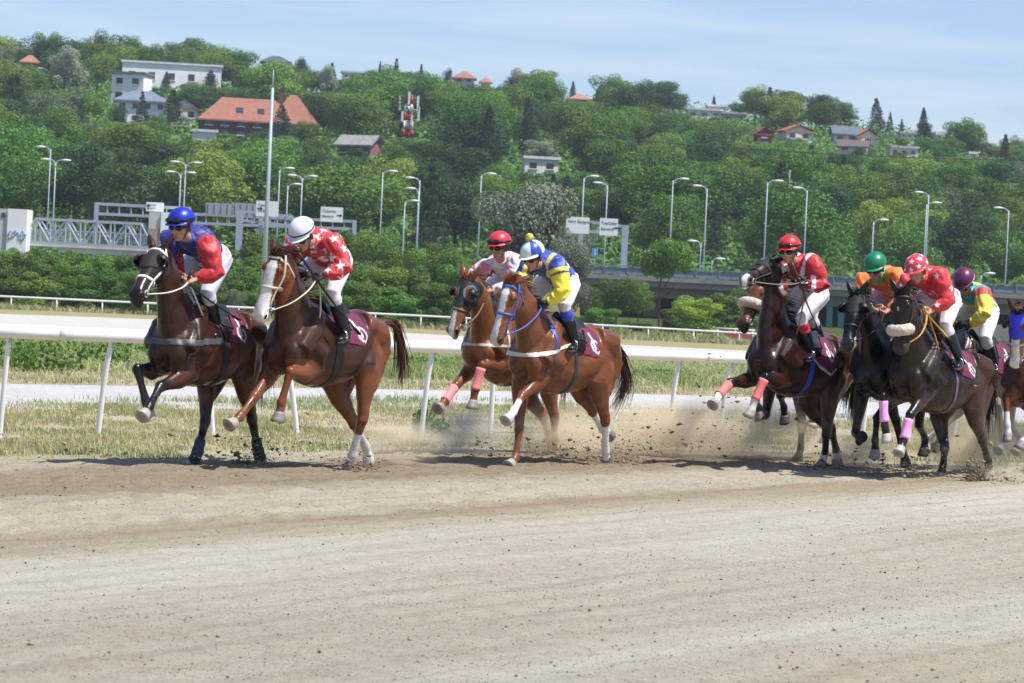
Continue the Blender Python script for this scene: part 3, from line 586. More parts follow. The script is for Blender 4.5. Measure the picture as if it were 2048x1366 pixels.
# footbridge: lattice truss between two towers
Df = 255.0; zf = lambda px, py: at(px, py, Df)
a, b = zf(46, 484), zf(300, 492); ta, tb_ = zf(72, 438), zf(282, 446); L_ = b[0] - a[0]; z0 = (a[2] + b[2]) / 2 - .05; hT = (ta[2] + tb_[2]) / 2 - z0
root = empty('footbridge', (a[0], Df, z0)); tag(root, 'grey steel lattice footbridge between two pale towers', 'footbridge')
tops = np.linspace(ta[0] - a[0], tb_[0] - a[0], 8); bots = np.linspace(0, L_, 10)
for yy in (0, 2.6):
    g = Geo(); g.box(((tops[0] + tops[-1]) / 2, yy, hT), (tops[-1] - tops[0], .16, .18)); g.box((L_ / 2, yy, 0), (L_, .16, .2))
    for i, x in enumerate(tops):
        g.tube([A(x, yy, 0), A(x, yy, hT)], .075, 4)
        xn = tops[i] + (tops[1] - tops[0]) * (1 if i < 7 else .9); g.tube([A(x, yy, hT), A(xn, yy, 0)] if i % 2 == 0 or i == 7 else [A(x, yy, 0), A(tops[i + 1], yy, hT)], .08, 4)
    g.tube([A(tops[0], yy, hT), A(tops[0] - 1.2, yy, 0)], .08, 4); g.build('truss', M_galv, root, smooth=False)
g = Geo(); g.box((L_ / 2, 1.3, -.22), (L_ + 1.0, 2.8, .2)); g.box((L_ / 2 + 1.5, 1.3, -.55), (L_ * .72, 2.4, .45)); g.build('deck', mat('pale_concrete', (.55, .54, .52), rough=.9, noise=.15, nscale=1), root, smooth=False)
g = Geo(); 
for x in np.arange(.1, L_, .14): g.box((x, 2.3, .60), (.03, .03, 1.1))
for x in np.arange(.1, L_, .14): g.box((x, .25, .55), (.03, .03, 1.0))
g.box((L_ / 2, .25, 1.05), (L_, .06, .06)); g.box((L_ / 2, 2.3, 1.15), (L_, .06, .06)); g.build('railing', M_galv, root, smooth=False)
def tower(px0, px1, yt, yb, D, label, split, dark, brick=False, graffiti=False):
    p0, p1 = at(px0, yt, D), at(px1, yb, D); w = p1[0] - p0[0]; h = p0[2]; r_ = empty('stair_tower', ((p0[0] + p1[0]) / 2, D, 0)); tag(r_, label, 'tower'); xs = -w / 2 + w * split
    g = Geo(); g.box(((-w / 2 + xs) / 2, 1.5, h / 2), (xs + w / 2, 3.2, h)); g.build('shaft', mat('tower_grey', (.50, .50, .48), rough=.9, noise=.12, nscale=.8), r_, smooth=False)
    g = Geo(); g.box(((w / 2 + xs) / 2, 1.2, h / 2 + .03), (w / 2 - xs, 3.0, h)); g.build('white_panel', mat('tower_white', (.82, .82, .80), rough=.8, noise=.05, nscale=1), r_, smooth=False)
    if brick: g = Geo(); g.box(((-w / 2 + xs) / 2, -.13, h * .74), (xs + w / 2 - .02, .08, h * .17)); g.build('brick_band', mat('tower_brick', (.33, .24, .20), rough=.9, noise=.35, nscale=6), r_, smooth=False)
    if graffiti:
        g = Geo(); rr = np.random.default_rng(4)
        for i in range(7): x = xs + (w / 2 - xs) * (.06 + .13 * i); zc = h * .70; g.tube(catmull([A(x + rr.normal(0, .06), -.33, zc + rr.uniform(-.5, .5)), A(x + .25, -.33, zc + rr.uniform(-.1, .6)), A(x + rr.uniform(.0, .3), -.33, zc + rr.uniform(-.6, .0)), A(x + .35, -.33, zc + rr.uniform(-.3, .5))], 4), .05, 4)
        g.build('graffiti', mat('spray_paint', (.38, .46, .56), rough=.7), r_)
        g = Geo(); g.box((-w / 2 + (xs + w / 2) * .6, -.12, h * .93), (.3, .06, .4)); g.build('vent', M_glass, r_, smooth=False)
tower(-6, 53, 417, 480, 253, 'pale stair tower with blue graffiti at the left edge', .38, 0, graffiti=True)
tower(299, 362, 424, 470, 257, 'pale stair tower with a brick band behind the leading jockey', .38, 0, brick=True)

# ------------------------------------------------------------------ road sign gantries
def sign(px0, px1, py0, py1, D, label, white=True, words=None, arrow=None):
    p0, p1 = at(px0, py0, D), at(px1, py1, D); w, h = p1[0] - p0[0], p0[2] - p1[2]; c = (p0 + p1) / 2; r_ = empty('road_sign', c); tag(r_, label, 'road sign')
    g = Geo(); g.box((0, 0, 0), (w, .10, h)); g.build('panel', mat('sign_white', (.80, .82, .80), rough=.5) if white else mat('sign_back', (.30, .33, .36), rough=.6, noise=.1, nscale=2), r_, smooth=False)
    if not white:
        for i in range(4): g = Geo(); g.box((-w / 2 + w * (i + .5) / 4, -.09, 0), (.07, .08, h)); g.build('stiffener', M_galv, r_, smooth=False)
    for i, t_ in enumerate(words or []):
        cu = bpy.data.curves.new('lettering', 'FONT'); cu.body = t_; cu.size = h * .25; cu.align_x = 'LEFT'; cu.extrude = .004; tmp = bpy.data.objects.new('tmp', cu); COL.objects.link(tmp); me = bpy.data.meshes.new_from_object(tmp.evaluated_get(bpy.context.evaluated_depsgraph_get())); bpy.data.objects.remove(tmp); me.materials.clear(); o = link('lettering', me, mat('sign_black', (.03, .04, .05), rough=.5), r_); o.location = (-w * .42, -.062, h * (.14 - .34 * i)); o.rotation_euler = (math.pi / 2, 0, 0)
    if arrow:
        g = Geo(); x = w * .36 * arrow[0]; z = h * arrow[1]; g.box((x, -.058, z), (.10, .012, .34) if arrow[2] else (.34, .012, .10))
        g.add([(x + .10, -.064, z + .16), (x + .10, -.064, z - .16), (x + .32, -.064, z)] if not arrow[2] else [(x - .18, -.064, z + .1), (x + .18, -.064, z + .1), (x, -.064, z + .36)], [(0, 1, 2)]); g.build('arrow', mat('sign_black', (.03, .04, .05), rough=.5), r_, smooth=False)
def gantry(label, px0, px1, yt0, yt1, yb0, yb1, posts, D, zb_=2.2, deep=.25, nb=8):
    a0, a1, b0, b1 = at(px0, yt0, D), at(px1, yt1, D), at(px0, yb0, D), at(px1, yb1, D); r_ = empty('sign_gantry', (a0[0], D, zb_)); tag(r_, label, 'gantry'); O = A(a0[0], D, zb_)
    for nm, p, q in (('upper_beam', a0, a1), ('lower_beam', b0, b1)):
        g = Geo(); c = (p + q) / 2 - O; d_ = q - p; L = np.linalg.norm(d_); u = d_ / L; g.box(c + A(0, .3, 0), (L, deep, deep), ax=(u, A(0, 1, 0), nrm(np.cross(u, A(0, 1, 0))))); g.build(nm, M_galv, r_, smooth=False)
    for i in range(nb + 1):
        t_ = i / nb; g = Geo(); g.tube([a0 + (a1 - a0) * t_ - O + A(0, .3, 0), b0 + (b1 - b0) * t_ - O + A(0, .3, 0)], .07, 4); g.build('brace', M_galv, r_, smooth=False)
    for px, w in posts:
        t_ = (px - px0) / (px1 - px0); top = a0 + (a1 - a0) * t_; g = Geo(); h = top[2] - zb_; g.box(A(top[0], D + .3, zb_ + h / 2) - O, (w, w, h + .2)); g.build('post', M_galv, r_, smooth=False)
gantry('grey sign gantry above the footbridge', 190, 380, 407, 417, 427, 436, [(193, .35), (376, .35)], 259)
gantry('long grey sign gantry between the two leading jockeys', 388, 711, 428, 443, 446, 458, [(390, .3), (709, .35)], 266, nb=14)
gantry('short near sign gantry crossed by the tall steel pole', 478, 585, 422, 433, 440, 452, [(480, .55), (522, .35)], 258, nb=7)
gantry('grey sign gantry right of the dark grey green tree', 1133, 1256, 437, 454, 460, 468, [(1163, .45), (1251, .55)], 264, zb_=4.3, nb=6)
sign(293, 327, 404, 424, 258.6, 'small white direction sign above the footbridge', words=['Topčider', 'Žarkovo'], arrow=(-1.05, -.1, True))
sign(412, 463, 405, 430, 265.4, 'left grey back panel on the long gantry', False); sign(466, 514, 405, 432, 265.4, 'right grey back panel on the long gantry', False)
sign(513, 556, 401, 434, 257.5, 'white direction sign crossed by the tall steel pole', words=['Centar', 'Senjak'], arrow=(-1, 0, False)); sign(642, 685, 413, 445, 265.5, 'white direction sign at the right end of the long gantry', words=['Čukarica', 'Banovo'], arrow=(.9, -.05, False))
sign(1133, 1178, 433, 468, 263.5, 'white direction sign half hidden by the grey green tree', words=['Novi Beograd']); sign(1200, 1235, 436, 472, 263.5, 'square white direction sign over the viaduct', words=['Topčider', 'Banovo'], arrow=(.9, -.05, False))
p = at(1190, 505, 263); root = empty('traffic_sign', (p[0], 263, 4.3)); tag(root, 'small blue road sign on a thin post by the viaduct railing', 'traffic sign')
g = Geo(); g.tube([A(0, 0, 0), A(0, 0, p[2] - 4.3 + .3)], .04, 5); g.build('post', M_galv, root); g = Geo(); g.box((0, -.06, p[2] - 4.3), (.5, .05, .75)); g.build('panel', mat('sign_blue', (.10, .28, .62), rough=.5), root, smooth=False)
g = Geo(); g.box((0, -.095, p[2] - 4.3 - .05), (.07, .01, .40)); g.box((0, -.095, p[2] - 4.3 + .22), (.09, .01, .09)); g.build('mark', M_white, root, smooth=False)

# ------------------------------------------------------------------ street lamps along the road
def lamp(x1, y1, x0, y0, arms, label, D=270, zb_=2.4, r0=.08):
    top = at(x1, y1, D); root = empty('street_lamp', (top[0], D, zb_)); tag(root, label, 'street lamp', 'street lamps along the elevated road'); h = top[2] - zb_
    g = Geo(); g.tube([A(0, 0, 0), A(0, 0, h * .5), A(0, 0, h)], [r0, r0 * .8, r0 * .6], 7); g.build('pole', M_galv, root)
    for sg, ln in arms:
        g = Geo(); g.tube(catmull([A(0, 0, h - .5), A(sg * .12, 0, h - .05), A(sg * ln * .5, 0, h + .14), A(sg * ln, 0, h + .2)], 4), .05, 5); g.build('arm', M_galv, root)
        g = Geo(); g.ell(A(sg * (ln + .3), 0, h + .2), (.48, .17, .10), n=8, m=5); g.build('lamp_head', M_trim, root)
for a in [(102, 299, 97, 435, [(-1, .6)], 'single-arm street lamp above the left half of the footbridge'), (112, 324, 108, 435, [(-1, .65), (1, .65)], 'double-arm street lamp beside the single one at the footbridge'), (372, 329, 366, 410, [(-1, .7), (1, .7)], 'taller double-arm street lamp above the leading blue cap'), (362, 349, 357, 410, [(-1, .65), (1, .65)], 'shorter double-arm street lamp above the leading blue cap'),
          (560, 340, 555, 465, [(1, .6)], 'single-arm street lamp just right of the tall steel pole'), (576, 372, 571, 460, [(1, .55)], 'low single-arm street lamp right of the tall steel pole'), (605, 356, 600, 430, [(-1, .65), (1, .65)], 'double-arm street lamp above the white cap'), (766, 346, 757, 495, [(1, .6)], 'lone single-arm street lamp right of the pink house'),
          (840, 361, 833, 490, [(-1, .6)], 'taller left-arm street lamp of the close pair below the mast'), (838, 382, 835, 490, [(-1, .45)], 'shorter left-arm street lamp of the close pair below the mast'), (810, 405, 805, 505, [(1, .6)], 'short right-arm street lamp below the mast'), (963, 351, 958, 430, [(1, .6)], 'street lamp left of the dark grey green tree'),
          (1168, 356, 1161, 490, [(1, .6)], 'street lamp at the left post of the right gantry'), (1215, 371, 1211, 530, [(-1, .6)], 'left-arm street lamp behind the square white sign'), (1346, 361, 1337, 500, [(1, .7)], 'tall right-arm street lamp left of the upright red rider'), (1414, 377, 1409, 540, [(-1, .6)], 'tall left-arm street lamp before the upright red rider'), (1535, 365, 1527, 510, [(1, .7)], 'tall street lamp rising behind the thrown-up horse head'),
          (1614, 381, 1611, 505, [(-1, .6)], 'left-arm street lamp behind the upright red rider'), (1747, 443, 1743, 505, [(1, .6)], 'low street lamp above the green cap'), (1857, 390, 1851, 510, [(-1, .6)], 'taller street lamp of the pair above the pink starred cap'), (1853, 409, 1848, 510, [(1, .6)], 'shorter street lamp of the pair above the pink starred cap'), (2017, 421, 2012, 565, [(-1, .65)], 'tall street lamp at the right edge of the photo')]:
    lamp(*a)
for a in [(1280, 507, 1278, 545, [(1, .5)], 'short street lamp behind the thin tree by the viaduct'), (1402, 487, 1401, 540, [(-1, .5)], 'short left-arm street lamp beside the tall one on the viaduct'), (1424, 521, 1423, 545, [(1, .45)], 'tiny street lamp showing over the viaduct railing'), (1962, 550, 1961, 570, [(1, .55)], 'short street lamp over the railing right of the maroon cap')]:
    lamp(*a, D=274, zb_=4.4, r0=.06)
# power line and pole on the slope
D = 340; P = [at(1060, 255, D), at(1300, 283, D), at(1600, 304, D), at(1850, 316, D), at(2200, 322, D)]; g = Geo(); g.tube(catmull(P, 6), .045, 4); o = g.build('power_cable', mat('cable', (.02, .02, .02))); tag(o, 'thin black cable strung across the right half of the hill', 'cable')
D = 335; p = at(1577, 395, D); h = 55 / FPX * D; root = empty('utility_pole', p); tag(root, 'slim pole with crossarms above the trees of the right slope', 'utility pole'); g = Geo(); g.tube([A(0, 0, -6), A(0, 0, h)], .09, 5); g.build('pole', M_conc, root)
for zz in (.55, .1): g = Geo(); g.box((0, 0, h * zz), (2.2, .1, .1)); g.build('crossarm', M_conc, root, smooth=False)
# the tall steel pole standing behind the far rail
D = 158; p0, p1 = at(519, 600, D), at(547, 140, D); root = empty('flood_pole', (p1[0], p1[1], 0)); tag(root, 'very tall thin steel pole rising behind the second horse', 'pole'); hh = p1[2]
g = Geo(); g.tube([A(0, 0, 0), A(0, 0, hh * .5), A(0, 0, hh * .93)], [.155, .115, .075], 10); g.build('shaft', M_galv, root); g = Geo(); g.tube([A(0, 0, hh * .93), A(0, 0, hh)], [.05, .02], 6); g.build('tip', M_galv, root)

# ------------------------------------------------------------------ bushes and trees between far track and road
r = np.random.default_rng(21); BUSH = ['bright green leafy bush in the thicket behind the far rail', 'green leafy bush in the thicket behind the far rail']
def put(key, px, ybase, ytop, wpx, D, label, cat, group=None):
    s = FPX / D; p = at(px, ybase, D); h = at(px, ytop, D)[2]; return plant(key, (p[0], p[1], -.1), h + .1, wpx / s, label, cat, group)
for row, (D, ytop0, dy) in enumerate(((236, 468, 16), (214, 492, 16), (194, 516, 14), (180, 545, 12))):
    px = -120 + row * 23
    while px < (1130 if row < 3 else 960):
        t = ytop0 + (px - 500) * .045 + r.normal(0, dy) + (14 if px < 300 and row < 2 else 0); w = r.uniform(95, 165)
        if px < 330: t = max(t, 490 + .04 * px)
        if px < 1000: put('bush%d' % r.integers(3), px, 600, t, w, D + r.normal(0, 4), BUSH[1], 'bush', 'bushes in the thicket behind the far rail')
        px += w * r.uniform(.42, .62)
put('pale0', 740, 600, 455, 150, 232, 'tall yellow green bush right of the star-jacketed rider', 'bush'); put('pale1', 880, 600, 478, 130, 226, 'yellow green bush left of the plain red cap', 'bush'); put('grey0', 470, 600, 572, 62, 172, 'small grey green bush between the two leading horses', 'bush'); put('grey1', 740, 600, 520, 110, 215, 'grey green bush behind the second horse', 'bush')
put('olive0', 1052, 600, 352, 250, 205, 'large dark grey green tree with silvery leaves behind the red cap', 'tree'); put('olive0', 1140, 610, 470, 110, 200, 'smaller silvery tree right of the large grey green one', 'tree')
put('thin0', 1318, 645, 462, 150, 232, 'young leaning tree with a thin pale trunk before the viaduct', 'tree'); put('green1', 1232, 650, 548, 110, 236, 'loose green tree in front of the viaduct piers', 'tree'); put('bright0', 1390, 676, 586, 128, 190, 'bright round green bush behind the far rail', 'bush'); put('bush1', 1455, 665, 575, 130, 225, 'dull green bush behind the bright round one', 'bush'); put('green2', 1275, 655, 560, 80, 240, 'loose green tree half covering the viaduct left of the round bush', 'tree'); put('green3', 1490, 665, 568, 90, 238, 'green tree covering the viaduct right of the round bush', 'tree'); put('bush1', 1345, 668, 606, 90, 212, 'dull bush left of the bright round bush', 'bush'); put('pale1', 1560, 665, 560, 90, 236, 'yellow green tree before the viaduct behind the upright red rider', 'tree'); put('green0', 1175, 650, 560, 80, 240, 'green tree before the left end of the viaduct', 'tree'); put('bush0', 1200, 655, 610, 90, 190, 'low bush left of the loose green tree', 'bush'); put('bush2', 1530, 672, 590, 120, 225, 'green bush behind the thrown-up horse head', 'bush'); put('bush0', 2040, 690, 612, 70, 215, 'pale bush at the right edge before the viaduct', 'bush')
for px, yt in ((1150, 625), (1280, 640), (1620, 655), (1720, 660)): put('bush%d' % r.integers(3), px, 660, yt, 80, 200, 'low weedy bush in front of the viaduct', 'bush', 'low weedy bushes in front of the viaduct')
# pale low wall behind the far track on the right
a, b = gnd(1880, 712), gnd(2300, 722); a, b = at(1960, 690, 178), at(2300, 700, 178); g = Geo(); g.box(((a[0] + b[0]) / 2, 178, .45), (b[0] - a[0], .5, .9)); g.box(((a[0] + b[0]) / 2, 186, .9), (b[0] - a[0], .5, 1.8)); o = g.build('low_wall', M_conc, smooth=False); tag(o, 'pale grey low wall behind the far track at the right edge', 'wall')

# ------------------------------------------------------------------ running rails
POSTS = [(-190, 668, -212, 872), (21, 675, 3, 878), (228, 684, 205, 887), (417, 691, 442, 884), (577, 696, 612, 883), (727, 701, 737, 879), (871, 706, 855, 872), (998, 711, 993, 869), (1128, 715, 1120, 868), (1253, 719, 1238, 866), (1364, 723, 1348, 867), (1466, 725, 1449, 869), (1563, 729, 1546, 871), (1657, 733, 1640, 874), (1748, 737, 1731, 877), (1838, 741, 1821, 880), (1926, 745, 1909, 883), (2014, 749, 1997, 886), (2105, 753, 2088, 889)]
Dn = np.array([gnd(q[2], q[3], .0)[1] for q in POSTS]); px_ = np.array([q[0] for q in POSTS], float)
cf = np.polyfit(px_ / 1000, Dn, 3); Ds = np.polyval(cf, px_ / 1000)
RP = np.array([at(q[0], q[1], d) + A(0, 0, .07) for q, d in zip(POSTS, Ds)]); zs = np.polyval(np.polyfit(px_ / 1000, RP[:, 2], 3), px_ / 1000); RP[:, 2] = zs
root = empty('running_rail', (RP[2][0], RP[2][1], 0)); tag(root, 'thick white inside running rail on leaning posts beside the horses', 'rail'); O = np.array([RP[2][0], RP[2][1], 0])
path = catmull(RP, 6); tng = np.gradient(path, axis=0); g = Geo(); th = np.linspace(0, 2 * math.pi, 16, endpoint=False); R = []
for p, t in zip(path, tng):
    t = nrm(t); lat = nrm(np.cross(t, A(0, 0, 1))); up = np.cross(lat, t); R.append(p - O + np.outer(np.cos(th) * .068, lat) + np.outer(np.sin(th) * .070, up))
g.rings(R); g.build('rail', M_rail, root)
for i in range(1, len(POSTS), 3):      # sleeves where two lengths of rail meet
    k = i * 6 + 3; g = Geo(); t = nrm(tng[k]); g.tube([path[k] - O - t * .08, path[k] - O + t * .08], .0718, 14); g.build('sleeve', mat('worn_plastic', (.70, .70, .68), rough=.5, noise=.15, nscale=9), root)
for i, q in enumerate(POSTS):
    b = gnd(q[2], q[3], .0); b = at(q[2], q[3], Ds[i]); b[2] = .0; top = RP[i] - A(0, 0, .0); t = nrm(tng[min(i * 6, len(tng) - 1)]); lat = nrm(np.cross(t, A(0, 0, 1))); lat = lat if lat[0] > 0 else -lat
    bb = b + (top - b) * .0 - lat * .10; k = bb + (top - bb) * .72 - lat * .04; P = catmull([bb - A(0, 0, .1), bb + (k - bb) * .5, k, top - lat * .03 - A(0, 0, .06), top], 5)
    g = Geo(); g.tube(P - O, (.027, .034), 10, up=lat); g.build('post', M_rail, root)
    g = Geo(); g.tube(catmull([top - lat * .035 - A(0, 0, .16), top + lat * .0 - A(0, 0, .07), top + lat * .05 - A(0, 0, .0)], 4) - O, (.012, .02), 6, up=t); g.build('bracket', M_galv, root)
Df_ = 165.0; FPQ = [(x, np.interp(x, [-300, 22, 790, 1250, 1480, 2400], [581, 593.5, 629, 653, 666, 720])) for x in np.arange(-250, 2400, 91)]
P = np.array([at(x, y, Df_) for x, y in FPQ]); root = empty('far_rail', (P[3][0], Df_, 0)); O = np.array([P[3][0], Df_, 0]); tag(root, 'thin white far rail on upright posts in front of the thicket', 'rail')
g = Geo(); g.tube(P - O, .055, 8); g.build('rail', M_rail, root)
for p in P: g = Geo(); g.tube([A(p[0], p[1], -.1) - O, p - O], .042, 6); g.build('post', M_rail, root)
# short rail end and red banner further back on the right
a, b = at(1432, 656, 190), at(1510, 661, 190); root = empty('back_rail', (a[0], 190, 0)); tag(root, 'short white rail further back at the right of the round bush', 'rail'); g = Geo(); g.tube([A(0, 0, a[2]), A(b[0] - a[0], 0, b[2])], .06, 6); g.build('rail', M_rail, root)
for t_ in (.05, .5, .95): g = Geo(); x = (b[0] - a[0]) * t_; g.tube([A(x, 0, -.1), A(x, 0, a[2] + (b[2] - a[2]) * t_)], .045, 6); g.build('post', M_rail, root)
a, b = at(1454, 664, 180), at(1505, 674, 180); g = Geo(); g.box(((a[0] + b[0]) / 2, 180, (a[2] + b[2]) / 2 - .05), (b[0] - a[0], .12, .36)); g.box((a[0] + .15, 180.1, .3), (.08, .08, .8)); g.box((b[0] - .15, 180.1, .3), (.08, .08, .8)); o = g.build('red_board', mat('red_board', (.42, .06, .07), rough=.5), smooth=False); tag(o, 'low red board behind the far rail at the head-high horse', 'board')

